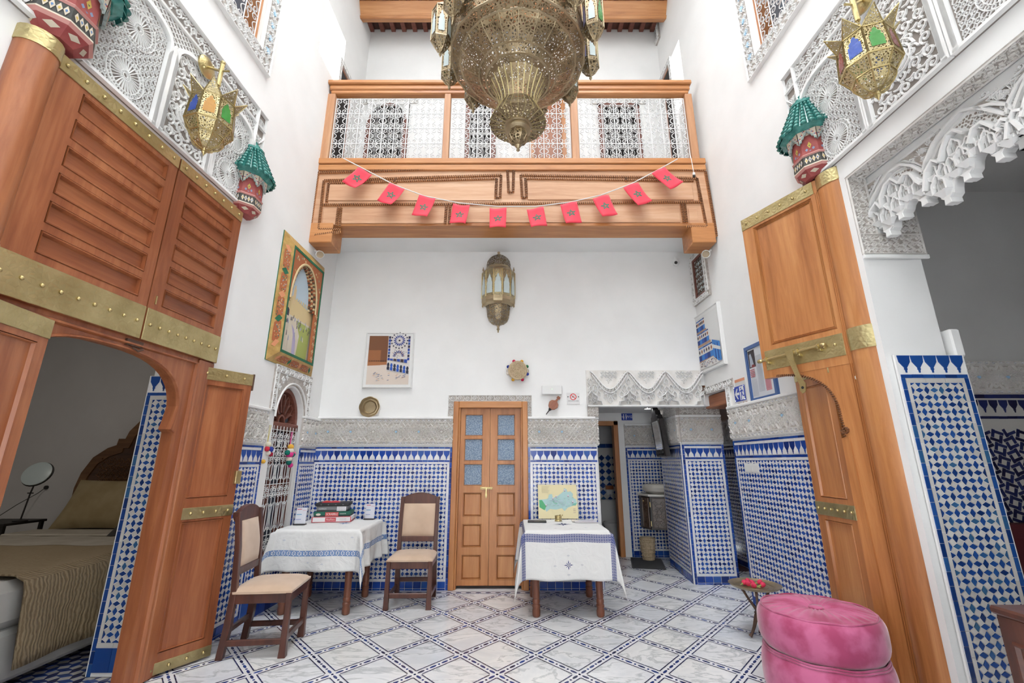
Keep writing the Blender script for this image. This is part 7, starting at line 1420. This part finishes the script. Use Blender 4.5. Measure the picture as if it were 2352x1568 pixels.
chair(T((-1.905, 3.905, 0)) @ RZ(PI / 2 + .12), 'nearest mahogany chair with beige seat, beside the open wicket leaf at left', 1)
# ------------------------------------------------------------------ on the left table
TZ = .757
gb = Matrix(T((-2.125, 5.02, TZ)) @ RZ(.18))
def gamebox(M, w_, d_, h, body, side, lab, front=None, name='game_box'):
    o = empty(name, M, lab, 'box', 'board game boxes stacked on the left table'); MB().box(0, w_, 0, d_, 0, h * .62, side, .002).build('tray', o); MB().box(-.003, w_ + .003, -.003, d_ + .003, h * .3, h, body, .002).build('lid', o)
    Fm = Matrix(((1, 0, 0, 0), (0, 0, -1, -.0036), (0, 1, 0, 0), (0, 0, 0, 1)))
    if front: 
        e = bpy.data.objects.new('front_print', None); items, texts = front; m = MB()
        bpy.data.objects.remove(e)
        for i, (c, pts) in enumerate(items): m.prism(pts, .0002 * i, .0002 * i + .0002, colmat(c), bottom=False)
        pr0 = m.build('front_print', o, Fm) if items else None
        for tx, sz, x, y, c, sx in texts: text(o, tx, sz, Fm @ T((x, y, .0012)), colmat(c), 'lettering', .0003, sx=sx)
    return o
Rr = (.55, .08, .10); Wt_ = (.78, .76, .77)
gamebox(gb, .40, .27, .055, colmat((.78, .76, .77)), colmat((.45, .08, .10)), 'white and red game box at the bottom of the stack', ([(Rr, [(0, 0), (.40, 0), (.40, .055), (0, .055)]), (Wt_, [(.010, .006), (.39, .006), (.39, .049), (.010, .049)]), (Rr, [(.135, .008), (.245, .008), (.245, .046), (.135, .046)])], [('NouFizou', .026, .19, .027, (.8, .72, .7), .85), ('LE JEU DE LOGIQUE', .008, .315, .034, (.2, .2, .22), 1), ('ET DE STRATEGIE', .008, .315, .02, (.2, .2, .22), 1)]))
gamebox(gb @ T((.015, .005, .055)), .37, .255, .05, colmat((.01, .12, .08)), colmat((.03, .03, .03)), 'dark green word game box, second from the bottom of the stack', ([((.55, .07, .07), [(.115, .004), (.25, .004), (.25, .046), (.115, .046)]), ((.7, .65, .55), [(.045 + .025 * math.cos(q), .024 + .012 * math.sin(q)) for q in [k * PI / 6 for k in range(12)]])], [('SCRABBLE', .030, .183, .025, (.82, .72, .7), .88), ('COLLECTIF', .014, .295, .028, (.8, .85, .8), .9)]))
gamebox(gb @ T((.035, .02, .105)), .31, .22, .055, colmat((.20, .20, .21)), colmat((.08, .08, .08)), 'grey domino box, third in the stack', ([((.75, .74, .76), [(.205, .006), (.30, .006), (.30, .05), (.205, .05)])] + [((.08, .06, .07), regular(.217 + k * .017, .018 + j * .018, .003, 6)) for k in range(5) for j in range(2)], [('DOMINOS', .024, .06, .028, (.6, .62, .64), .7)]))
gamebox(gb @ T((.02, .01, .160)), .34, .24, .032, colmat((.025, .025, .028)), colmat((.02, .02, .02)), 'thin black game case on top of the stack', ([((.35, .36, .36), [(.05 + k * .075, .014), (.065 + k * .075, .014), (.065 + k * .075, .018), (.05 + k * .075, .018)]) for k in range(4)], []))
for k, (x, lab) in enumerate(((.12, 'left red card packet on top of the game boxes'), (.20, 'right red card packet on top of the game boxes'))):
    o = empty('card_packet', gb @ T((x, .10, .193)) @ RZ(.15 * k - .1), lab, 'packet', 'red packets on the game boxes'); m = MB(); m.grid(lambda s, t: ((s - .5) * .11, (t - .5) * .07, .001 + .016 * (1 - (2 * s - 1) ** 4) * (1 - (2 * t - 1) ** 2)), 8, 8, colmat((.55, .03, .04), .35)); m.box(-.055, .055, -.035, .035, 0, .001, colmat((.55, .03, .04), .35)); m.build('wrapper', o, smooth='all'); MB().prism(regular(0, 0, .018, 8), .0172, .0178, colmat((.8, .5, .15) if k == 0 else (.8, .7, .7))).build('emblem', o)
def stand(M, lab):
    o = empty('card_stand', M, lab, 'card stand', 'small acrylic card stands'); MB().box(-.058, .058, -.03, .03, 0, .010, iron_b, .002).build('base', o); tl = Matrix.Rotation(-.12, 4, 'X'); MB().box(-.052, .052, -.002, .002, .01, .165, colmat((.72, .73, .80), .3)).build('card', o, tl)
    m = MB(); Fm = tl @ Matrix(((1, 0, 0, 0), (0, 0, -1, -.0022), (0, 1, 0, 0), (0, 0, 0, 1)))
    for y, c, x0, x1, h in ((.145, (.6, .12, .15), -.045, .0, .007), (.135, (.7, .35, .4), .01, .045, .004), (.095, (.1, .35, .6), -.045, .005, .007), (.085, (.6, .62, .66), -.045, -.01, .003), (.048, (.25, .3, .6), -.045, .005, .006), (.038, (.6, .62, .66), -.045, -.01, .003)): m.prism([(x0, y), (x1, y), (x1, y + h), (x0, y + h)], 0, .0003, colmat(c), bottom=False)
    m.build('print', o, Fm)
stand(T((-2.175, 4.86, TZ)) @ RZ(.1), 'acrylic card stand at the left of the game boxes'); stand(T((-1.60, 5.30, TZ)) @ RZ(-.05), 'acrylic card stand at the right of the game boxes')
# ------------------------------------------------------------------ on the right table
mp = empty('map_board', T((.525, 5.335, .760)) @ Matrix.Rotation(-.22, 4, 'X') @ Matrix.Rotation(PI / 2, 4, 'X'), 'pale yellow illustrated city map board leaning against the tiled wall', 'map'); mw, mh = .45, .37
MB().box(-mw / 2, mw / 2, 0, mh, -.006, 0, colmat((.76, .68, .42))).build('board', mp); U = lambda s, t: ((s - .5) * mw, t * mh)
I_ = [((.42, .62, .62), [U(.02, .55), U(.25, .57), U(.28, .70), U(.36, .72), U(.38, .60), U(.5, .66), U(.6, .74), U(.66, .80), U(.68, .90), U(.74, .86), U(.76, .78), U(.84, .80), U(.90, .72), U(.88, .62), U(.97, .56), U(.99, .44), U(.9, .38), U(.75, .32), U(.66, .22), U(.6, .3), U(.45, .26), U(.3, .28), U(.2, .2), U(.17, .28), U(.03, .34)]), ((.10, .42, .20), [U(.03, .54), U(.10, .54), U(.2, .36), U(.16, .24), U(.03, .33)]), ((.25, .55, .42), [U(.34, .56), U(.44, .5), U(.5, .42), U(.4, .44)]), ((.20, .50, .42), [U(.9, .44), U(.99, .46), U(.95, .38), U(.86, .38)])]
for k in range(60): x, y = rnd.uniform(.2, .88), rnd.uniform(.34, .62); I_.append((((.50, .60, .68), (.35, .52, .52), (.48, .66, .64))[k % 3], [U(x, y), U(x + .05, y + .01), U(x + .045, y + .03), U(x, y + .02)]))
for x, y in ((.2, .38), (.46, .64), (.69, .82), (.77, .66), (.88, .48), (.38, .58)): I_ += [((.35, .12, .2), [U(x, y - .04), U(x + .02, y + .01), U(x - .02, y + .01)]), ((.75, .7, .75), regular(*U(x, y + .015), .008, 8))]
for k in range(6): I_.append(((.5, .44, .3), [U(.1, .93 - k * .035), U(.3 - .02 * (k % 3), .93 - k * .035), U(.3 - .02 * (k % 3), .938 - k * .035), U(.1, .938 - k * .035)]))
for y in (.27, .22, .16): I_.append(((.4, .3, .3), [U(.88, y), U(.94, y), U(.94, y + .012), U(.88, y + .012)]))
poly_art(mp, I_, .0003, 'map_print')
o = empty('menu_folder', T((.27, 5.10, TZ)) @ RZ(-.05), 'closed black menu folder at the left end of the right table', 'menu'); MB().box(-.10, .10, -.075, .075, 0, .008, black, .002).build('cover', o); m = MB(); m.rib(arc(0, 0, .025, 0, 2 * PI, 14), .003, .008, .0086, brass_o); m.box(-.03, .03, -.032, -.029, .008, .0086, brass_o); m.build('gilt_stamp', o)
o = empty('brass_pot', T((.505, 5.16, TZ)), 'small round brass pot in front of the map board', 'pot'); m = MB(); m.lathe([(.040, 0), (.040, .006), (.034, .012), (.037, .03), (.036, .048), (.040, .052), (.036, .056), (.030, .052), (.030, .02), (0, .018)], brass, 22); m.build('bowl', o, smooth=True); m = MB(); m.tube([(.034, 0, .05), (.05, 0, .06), (.045, 0, .066)], .005, brass, 6); m.ball((.02, -.01, .06), .010, brass, 8, 5); m.build('handle', o, smooth=True)
for k in range(2): o = empty('menu_sheet', T((.79 - .02 * k, 5.10 + .03 * k, TZ + .0045 * k)) @ RZ(-.08 * k), ('lower' if k == 0 else 'upper') + ' clear-covered menu sheet lying at the right end of the right table', 'menu', 'menu sheets on the right table'); MB().box(-.12, .12, -.08, .08, 0, .004, colmat((.74, .70, .74), .15), .001).build('sheet', o); m = MB(); [m.box(-.09, -.09 + .16 * rnd.uniform(.5, 1), -.05 + j * .018, -.047 + j * .018, .004, .0043, colmat((.5, .48, .52))) for j in range(6)]; m.build('print', o)
# ================================================================== pouf, tray table, rosebuds, dark cabinet
po_ = empty('pouf', T((1.90, 3.10, 0)), 'round two-tier pink velvet pouf in front of the right-hand wooden leaf', 'pouf')
def puff(z0, z1, r, top, name):
    m = MB(); n = 64; hh = z1 - z0; prof = []
    for i in range(13): t = i / 12; prof.append((r * (1 - .09 * abs(2 * t - 1) ** 3.2), z0 + hh * t))
    ring = prof; vs = []
    m.lathe([(0, z0 + .02), (r * .8, z0)] + ring, pink, n, wob=lambda q: 1 + .004 * math.sin(q * 9 + z0 * 20) + .003 * math.sin(q * 23))
    if top:
        def tp(s, t): q = 2 * PI * s; rr = r * .91 * (1 - t); pl = .0038 * math.sin(q * 28) * math.sin(PI * min(1, t * 1.1)) ** .7; return (rr * math.cos(q), rr * math.sin(q), z1 + .022 * math.sin(PI * min(1, t * 1.25) / 1.0 * .8) - .03 * max(0, t - .75) / .25 + pl * (1 - .2 * t))
        m.grid(tp, 272, 14, pink)
    o = m.build(name, po_, smooth='all'); return o
puff(.0, .275, .345, False, 'lower_cushion'); puff(.285, .495, .34, True, 'upper_cushion')
m = MB(); m.lathe([(.0, .515), (.035, .512), (.042, .504), (.036, .494)], pink, 24); m.build('button', po_, smooth='all')
for r, z in ((.318, .28), (.322, .268), (.305, .497)): m = MB(); m.tube([(r * math.cos(2 * PI * k / 64), r * math.sin(2 * PI * k / 64), z + .003 * math.sin(k * .9)) for k in range(64)], .0065, pink, 6, closed=True); m.build('piping', po_, smooth='all')
tx, ty, tz = 2.03, 4.10, .375; tt = empty('tray_table', T((tx, ty, 0)), 'small brass tray on a folding wooden stand left of the pink pouf', 'table')
m = MB(); m.lathe([(0, tz), (.16, tz + .001), (.178, tz + .010), (.197, tz + .022), (.203, tz + .020), (.182, tz + .002), (.16, tz - .006), (0, tz - .007)], brass_o, 48); m.build('tray', tt, smooth=True); m = MB(); [m.tube([(r * math.cos(2 * PI * k / 40), r * math.sin(2 * PI * k / 40), tz + .002) for k in range(40)], .0015, brass_o, 4, closed=True) for r in (.06, .10, .14, .15)]; m.build('engraving', tt)
dkw = wood('stand_wood', (.05, .025, .015), (.12, .06, .035), (.2, .11, .06), 'z', .5)
for k in range(3):
    q = -2.0 + k * 2 * PI / 3; c_, s_ = math.cos(q), math.sin(q); m = MB(); m.tube([(c_ * .135, s_ * .135, tz - .012), (c_ * .07, s_ * .07, .27), (c_ * .012, s_ * .012, .20), (-c_ * .02, -s_ * .02, .16), (-c_ * .05, -s_ * .05, .08), (-c_ * .075, -s_ * .075, .035), (-c_ * .095, -s_ * .095, .012)], [.011, .010, .014, .018, .013, .010, .016], dkw, 8); m.build('leg', tt, smooth=True)
m = MB(); m.tube([(.024 * math.cos(2 * PI * k / 12), .024 * math.sin(2 * PI * k / 12), .185 + .006 * math.sin(k)) for k in range(12)], .009, dkw, 6, closed=True); m.build('knot_ring', tt, smooth=True)
rose = colmat((.70, .03, .10), .7); rose2 = colmat((.55, .02, .06), .7); leafc = colmat((.35, .42, .12), .7)
def bud(x, y, rot, tilt, lab):
    o = empty('rosebud', T((tx + x, ty + y, tz + .024)) @ RZ(rot) @ Matrix.Rotation(tilt, 4, 'Y'), lab, 'rosebud', 'red rosebuds on the brass tray'); m = MB(); m.lathe([(.004, -.022), (.016, -.012), (.020, .002), (.017, .016), (.010, .022), (.012, .014), (.006, .018), (0, .012)], rose, 14, wob=lambda q: 1 + .06 * math.sin(q * 3)); m.build('petals', o, smooth=True)
    m = MB(); m.lathe([(.010, -.019), (.014, .0), (.006, .021)], rose2, 5); m.build('inner_petals', o); m = MB(); m.tube([(0, 0, -.045), (0, 0, -.022), (0, 0, -.012)], [.002, .006, .014], leafc, 7)
    for k in range(4): q = k * PI / 2; m.add([(.006 * math.cos(q - .6), .006 * math.sin(q - .6), -.02), (.006 * math.cos(q + .6), .006 * math.sin(q + .6), -.02), (.022 * math.cos(q), .022 * math.sin(q), .004)], [(0, 1, 2), (2, 1, 0)], leafc)
    m.build('sepals', o)
for a in ((-.075, .025, .3, 1.2, 'rosebud at the far left of the tray'), (-.055, -.01, 2.3, 1.3, 'rosebud at the left with its pale stem towards the viewer'), (-.02, .07, 1.2, 1.2, 'rosebud farthest back on the tray'), (-.01, .015, 2.0, 1.1, 'rosebud in the middle of the cluster'), (.06, .03, -.4, 1.2, 'rosebud at the right of the tray'), (.04, -.05, .2, 1.4, 'rosebud nearest the front of the tray'), (-.04, -.07, 2.6, 1.35, 'small greenish rosebud at the front left of the tray')): bud(*a)
c0 = P(2281, 1389, y=1.95); cbn = empty('cabinet', T((c0.x, 1.95, 0)), 'corner of a dark mahogany cabinet at the lower right edge', 'cabinet'); MB().box(-.012, .8, -.5, .012, c0.z - .03, c0.z, wood_d, .008).build('top', cbn); MB().box(0, .79, -.49, 0, 0, c0.z - .03, wood_d, .004).build('body', cbn); m = MB(); mould(m, -.45, -.05, .1, c0.z - .12, 0, wood_d, .03, .012); m.build('side_moulding', cbn, Matrix(((0, 0, -1, 0), (1, 0, 0, 0), (0, 1, 0, 0), (0, 0, 0, 1))))
# ================================================================== washroom things
vx0, vx1, vy0, vy1 = 1.93, 2.62, 6.82, 7.2; zt = P(1500, 1134, y=6.95).z; zb = P(1500, 1218, y=6.85).z
va = empty('vanity_cabinet', T((0, 0, 0)), 'dark carved wall-hung washbasin cabinet in the nook', 'cabinet'); va.location = (vx0, vy0, 0)
m = MB(); m.prism([(.07, .05), (.60, -.08), (.60, .41), (0, .41), (0, .25)], zt - .03, zt, plain('cream_marble', (.66, .62, .55), .3), .004); m.build('counter', va)
body = [(.10, .08), (.58, -.04), (.58, .40), (.03, .40), (.03, .27)]; m = MB(); m.prism(body, zb, zt - .03, wood_v, .004); m.build('body', va)
def facepanel(p, q, name):
    p, q = Vector((*p, 0)), Vector((*q, 0)); F = frame((p.x, p.y, zb), q - p); L = (q - p).length; m = MB(); cb = wood('carved_cabinet_wood', (.05, .03, .02), (.10, .06, .04), (.17, .11, .07), 'z') if 'carved_cabinet_wood' not in MATS else MATS['carved_cabinet_wood']; h = zt - .03 - zb; m.box(.02, L - .02, .02, h - .02, 0, .010, cb, .002); arabesque(m, .04, L - .04, .04, h - .05, .010, cb, .04, .010, .009, seed=6); mould(m, .03, L - .03, .03, h - .03, .008, cb, .016, .008); return m.build(name, va, F)
facepanel((.10, .08), (.58, -.04), 'door'); facepanel((.03, .27), (.10, .08), 'door'); m = MB(); [m.tube([(.098, .075, z), (.098, .075, z + .07)], .007, brass, 6) for z in (zb + .05, zt - .18)]; m.ball((.03, .17, zt - .10), .012, brass, 8, 6); m.build('hinges', va)
ba = empty('washbasin', T((2.19, 7.0, zt)), 'cream stone bowl washbasin on the carved cabinet', 'basin'); m = MB(); m.lathe([(0, .0), (.13, .0), (.20, .04), (.215, .09), (.195, .135), (.175, .14), (.17, .12), (.1, .03), (0, .025)], MATS['cream_marble'], 32); m.build('bowl', ba, smooth=True)
tp_ = empty('tap', T((2.45, 7.08, zt)), 'tall curved chrome tap behind the stone basin', 'tap'); m = MB(); m.tube([(0, 0, 0), (0, 0, .24), (-.03, -.01, .33), (-.09, -.02, .355), (-.14, -.03, .33), (-.155, -.03, .28)], .010, chrome, 8); m.build('spout', tp_, smooth=True); m = MB(); m.tube([(0, 0, .06), (-.05, 0, .06)], .012, chrome, 8); [m.tube([(-.05, 0, .06), (-.05 + .0, .022 * math.cos(q), .06 + .022 * math.sin(q))], .005, chrome, 5) for q in [k * PI / 3 for k in range(6)]]; m.build('handle', tp_)
o = empty('soap_dispenser', T((2.46, 6.92, zt)), 'white soap bottle beside the stone basin', 'bottle'); m = MB(); m.lathe([(.028, 0), (.03, .005), (.03, .10), (.022, .12), (.010, .125), (.010, .14), (0, .14)], white, 16); m.build('bottle', o, smooth=True); m = MB(); m.tube([(0, 0, .14), (0, 0, .16), (-.03, 0, .165)], .004, white, 6); m.build('pump', o)
# black carved mirror frame on the pillar's inner side
zz0, zz1 = P(1532, 1048, y=6.5).z, P(1518, 936, y=6.5).z; d_ = (pa - pc).normalized(); mo = pc.lerp(pa, .42); mo.z = zz0
mr = empty('mirror', frame(mo, d_), 'black carved wooden mirror frame seen edge-on above the basin', 'mirror'); mh_ = zz1 - zz0; m = MB(); m.xf = T((0, 0, .05)) @ Matrix.Rotation(.10, 4, 'X')
m.prism([(-.25, 0), (.25, 0), (.25, mh_ * .72), (.21, mh_ * .74), (.20, mh_ * .80), (.14, mh_ * .83), (.12, mh_ * .9), (.05, mh_ * .93), (0, mh_), (-.05, mh_ * .93), (-.12, mh_ * .9), (-.14, mh_ * .83), (-.20, mh_ * .8), (-.21, mh_ * .74), (-.25, mh_ * .72)], 0, .07, wood_v, .01); arabesque(m, -.2, .2, .02, .10, .07, wood_v, .03, .01, .015); m.build('carved_frame', mr); m = MB(); m.xf = T((0, 0, .05)) @ Matrix.Rotation(.10, 4, 'X'); m.box(-.17, .17, .08, mh_ * .7, .071, .074, chrome); m.build('glass', mr)
bn = empty('waste_basket', T((1.98, 7.0, 0.016)), 'woven straw waste basket below the washbasin', 'basket'); m = MB(); prof = [(.085, 0), (.088, .02), (.098, .14), (.108, .27), (.115, .275), (.112, .29), (.104, .285), (.09, .03), (0, .02)]; m.lathe(prof, straw, 24, wob=lambda q: 1 + .02 * math.sin(q * 12)); m.build('body', bn, smooth=True)
for z, r in ((.05, .094), (.10, .098), (.15, .102), (.20, .105), (.25, .109)): m = MB(); m.tube([(r * math.cos(2 * PI * k / 24), r * math.sin(2 * PI * k / 24), z + .004 * (-1) ** k) for k in range(24)], .007, straw, 5, closed=True); m.build('woven_band', bn)
mt_ = empty('doormat', T((1.90, 6.80, 0)) @ RZ(-.22), 'dark grey rubber doormat in front of the straw basket', 'mat'); MB().box(-.22, .22, -.33, .33, 0, .012, plain('grey_rubber', (.05, .05, .055), .8), .004).build('mat', mt_); m = MB(); [m.box(-.20, .20, -.31 + k * .03, -.30 + k * .03, .012, .016, MATS['grey_rubber']) for k in range(21)]; m.build('ribs', mt_, stuff=True)
tl_ = empty('toilet', T((1.72, 8.0, 0)), 'white toilet bowl seen through the narrow washroom door', 'toilet'); m = MB(); m.lathe([(.10, 0), (.11, .02), (.085, .12), (.10, .22), (.17, .34), (.185, .40), (.16, .41), (.13, .33), (0, .28)], porcelain, 28); m.build('bowl', tl_, smooth=True); MB().box(-.18, .18, .16, .34, .35, .74, porcelain, .02).build('cistern', tl_)
th = P(1397, 1120, y=8.38); o = empty('paper_holder', T(th), 'copper toilet paper holder on the blue checked wall', 'paper holder'); cop = plain('copper', (.45, .18, .09), .3, .9); m = MB(); m.lathe([(.05, -.06), (.05, .06)], white, 16, 'x', (0, -.06, -.02)); m.box(-.05, .05, -.105, -.10, -.11, -.02, white); m.build('paper_roll', o, smooth=True); m = MB(); m.box(-.07, .07, -.12, 0, .035, .045, cop, .003); m.box(-.07, .07, -.125, -.115, -.02, .04, cop, .003); m.build('cover', o)
dw = struct('door_9', FW, 'orange wooden frame of the toilet door'); m = MB(); m.box(wcx1 - .075, wcx1, 0, wcT, -.12, .03, wood_oz if False else wood_o, .006); m.box(wcx0 - .2, wcx1, wcT - .07, wcT, -.12, .03, wood_ox, .006); m.build('door_frame', dw)
sp = P(1487, 934, y=6.5); o = empty('ceiling_spot', T((sp.x, sp.y, linB + .098)), 'small lit chrome downlight in the washroom ceiling', 'light'); m = MB(); m.lathe([(.05, -.018), (.055, -.012), (.055, 0)], chrome, 20); m.build('ring', o, smooth=True); lit = plain('lit_lens', (1, 1, .95), .5); lit.node_tree.nodes['Principled BSDF'].inputs['Emission Color'].default_value = (1, .98, .92, 1); lit.node_tree.nodes['Principled BSDF'].inputs['Emission Strength'].default_value = 6; m = MB(); m.lathe([(.0, -.02), (.045, -.019)], lit, 16); m.build('lens', o)
pl2 = bpy.data.lights.new('spot_light', 'AREA'); pl2.size = .09; pl2.energy = .7; lo = bpy.data.objects.new('spot_light', pl2); COL.objects.link(lo); lo.location = (sp.x, sp.y, linB + .07)
rg = empty('passage_rug', T((2.95, 7.1, 0)), 'dark red striped rug in the passage', 'rug'); m = MB(); [m.box(-.19, .19, -.75 + k * .1, -.65 + k * .1, 0, .012, colmat((.10, .02, .02) if k % 2 else (.05, .02, .025))) for k in range(15)]; m.build('woven_stripes', rg)
# ================================================================== bedroom things
bed = empty('bed', Matrix.Identity(4), 'bed with gold patterned throw and carved arched headboard in the left bedroom', 'bed')
bed.matrix_world = T((-3.15, 2.95, 0))
sheet = mottled('ivory_sheet', (.42, .38, .31), (.50, .46, .39), 6, .9); sheet_w = mottled('white_sheet', (.62, .62, .60), (.70, .70, .68), 4, .9); throw = None
def throwmat():
    m, nt, b = newmat('gold_patterned_throw'); v = N(nt, 'ShaderNodeTexVoronoi', i_Scale=9.0, feature='DISTANCE_TO_EDGE'); co = coords(nt, (1, 1.4, 1.2), (0, 0, .78)); nt.links.new(co, v.inputs['Vector']); wv = N(nt, 'ShaderNodeTexWave', i_Scale=12.0, i_Distortion=6.0, i_Detail=2); nt.links.new(co, wv.inputs['Vector']); mu = N(nt, 'ShaderNodeMath', operation='MULTIPLY'); nt.links.new(v.outputs[0], mu.inputs[0]); nt.links.new(wv.outputs['Fac'], mu.inputs[1]); c = ramp(nt, wv.outputs['Fac'], [(.3, (.26, .19, .105)), (.6, (.40, .31, .19))]); nt.links.new(c, b.inputs['Base Color']); b.inputs['Roughness'].default_value = .6; bump(nt, b, wv.outputs['Fac'], .6, .01); return m
throw = throwmat()
MB().box(-1.9, 0, .0, 2.5, .05, .36, sheet_w, .03).build('base', bed); MB().box(-1.9, 0, 0, 2.5, .36, .65, sheet_w, .06).build('mattress', bed)
def over(y0, y1, zt_, drop, mat, name, ex=.012):
    m = MB(); n = 40
    def f(s, t):
        y = y0 + (y1 - y0) * t; L = 1.9 + drop; d = s * L
        if d < 1.9: return (-1.9 + d, y, zt_ + .004 * math.sin(d * 11 + y * 7))
        e = d - 1.9; return (ex + .03 * math.sin(min(1, e / .1) * PI / 2) + .035 * (e / drop) * (1 + math.sin(y * 9)) * .6, y + .05 * e * math.sin(y * 5), zt_ - .0 - max(0, e - .02))
    m.grid(f, n, 30, mat); o = m.build(name, bed, smooth='all'); sd = o.modifiers.new('s', 'SOLIDIFY'); sd.thickness = .012; sd.offset = 1; return o
over(.15, 1.18, .675, .54, throw, 'patterned_throw', .03); over(1.15, 2.35, .662, .45, sheet, 'cover_sheet'); MB().box(-1.9, .012, 1.75, 2.1, .668, .69, sheet, .01).build('folded_edge', bed)
def pillow(x, y, z, w_, h_, d_, tilt, mat, nm, rz=0):
    m = MB()
    for sg in (-1, 1): m.grid(lambda s, t: ((s - .5) * w_ * (1 - .05 * math.sin(PI * t)) * sg, sg * d_ / 2 * ((1 - abs(2 * s - 1) ** 3) * (1 - abs(2 * t - 1) ** 3)) ** .5 * -1 * -1, (t - .5) * h_ * (1 - .05 * math.sin(PI * s))), 14, 14, mat)
    return m.build(nm, bed, T((x, y, z)) @ RZ(rz) @ Matrix.Rotation(tilt, 4, 'X'), smooth='all')
pgold = mottled('ochre_cotton', (.30, .225, .11), (.37, .29, .16), 6, .9)
pillow(-1.35, 2.27, .93, .95, .55, .2, -.45, pgold, 'pillow'); pillow(-.50, 2.27, .93, .75, .55, .2, -.42, pgold, 'pillow'); pillow(-1.0, 2.36, 1.0, .6, .5, .16, -.3, sheet_w, 'pillow'); pillow(-.55, 1.95, .80, .62, .42, .12, -.95, plain('charcoal_cushion', (.05, .048, .045), .9), 'cushion', .2); m = MB(); [m.tube([(-.62 + .03 * k, 1.72, .72), (-.62 + .035 * k, 1.66, .70), (-.62 + .03 * k, 1.62, .69)], [.010, .014, .018], pgold, 6) for k in range(4)]; m.build('tassels', bed)
hb = wood('headboard_wood', (.10, .04, .015), (.17, .08, .03), (.24, .12, .05), 'x'); hbd = wood('headboard_carving', (.04, .016, .01), (.08, .035, .018), (.12, .055, .03), 'x')
prof = [(-1.09, .3), (-1.09, 1.08), (-1.05, 1.25), (-.95, 1.43), (-.80, 1.54), (-.70, 1.575), (-.69, 1.65), (-.61, 1.65), (-.58, 1.74), (-.48, 1.86), (-.30, 1.95), (-.12, 1.985), (0, 1.99)]; prof = prof + [(-x, y) for x, y in prof[-2::-1]]
HM = T((-.95, 2.60, 0)) @ Matrix.Rotation(PI / 2, 4, 'X'); MB().prism(prof, 0, .05, hb, .006).build('headboard', bed, HM); inp = inset([(x * 1, y) for x, y in (prof[::-1] if sum(prof[i][0] * prof[(i + 1) % len(prof)][1] - prof[(i + 1) % len(prof)][0] * prof[i][1] for i in range(len(prof))) < 0 else prof)], .11)
m = MB(); m.prism(inp, .05, .056, hbd); m.rib(inp, .02, .05, .068, hb, True); arabesque(m, -.85, .85, .75, 1.42, .056, hb, .035, .008, .006, seed=4); arabesque(m, -.45, .45, 1.42, 1.7, .056, hb, .035, .008, .006, seed=5); m.build('carved_field', bed, HM)
lp = P(46, 1197, y=5.0); stz = lp.z; o = empty('bedside_table', T((lp.x - .20, 5.02, 0)), 'small dark bedside table in the bedroom', 'table'); MB().box(-.25, .25, -.22, .22, stz - .025, stz, iron_b, .004).build('top', o); [MB().box(x - .015, x + .015, y - .015, y + .015, 0, stz - .02, iron_b).build('leg', o) for x in (-.22, .22) for y in (-.19, .19)]
hd = P(91, 1090, y=4.98); o = empty('desk_lamp', T((lp.x, 5.0, stz)), 'black bedside lamp with a round glass head beside the bed', 'lamp'); dx, dz = hd.x - lp.x, hd.z - stz; m = MB(); m.lathe([(.06, 0), (.06, .012), (.01, .02)], iron_b, 16); m.build('base', o, smooth=True); m = MB(); m.tube([(0, 0, .01), (dx * .3, 0, dz * .6), (dx * .55, 0, dz * .85)], .007, iron_b, 6); m.tube([(dx * .3 - .03, 0, dz * .6), (dx * .3 + .03, 0, dz * .6)], .006, iron_b, 6); m.build('stem', o); m = MB(); m.xf = T((dx, -.03, dz)) @ Matrix.Rotation(1.15, 4, 'X') @ Matrix.Rotation(.2, 4, 'Y'); m.lathe([(0, 0), (.10, .0), (.125, .02), (.128, .035), (.118, .04)], g_frost, 28); m.build('glass_head', o, smooth=True); m = MB(); m.xf = T((dx, -.03, dz)) @ Matrix.Rotation(1.15, 4, 'X') @ Matrix.Rotation(.2, 4, 'Y'); m.tube([(.128 * math.cos(2 * PI * k / 28), .128 * math.sin(2 * PI * k / 28), .015) for k in range(28)], .007, iron_b, 5, closed=True); m.build('rim', o, smooth=True)
sk = P(108, 1119, y=5.60); o = empty('wall_socket', T((sk.x, 5.615, sk.z)), 'white double wall socket with black plug beside the headboard', 'socket'); m = MB(); m.box(-.045, .13, -.012, 0, -.042, .042, white, .003); m.build('plate', o); m = MB(); m.lathe([(.022, -.035), (.022, -.01)], iron_b, 12, 'y'); m.tube([(0, -.03, 0), (-.05, -.05, -.06), (-.11, -.2, -.18), (-.13, -.4, -.33)], .004, iron_b, 5); m.build('plug', o)
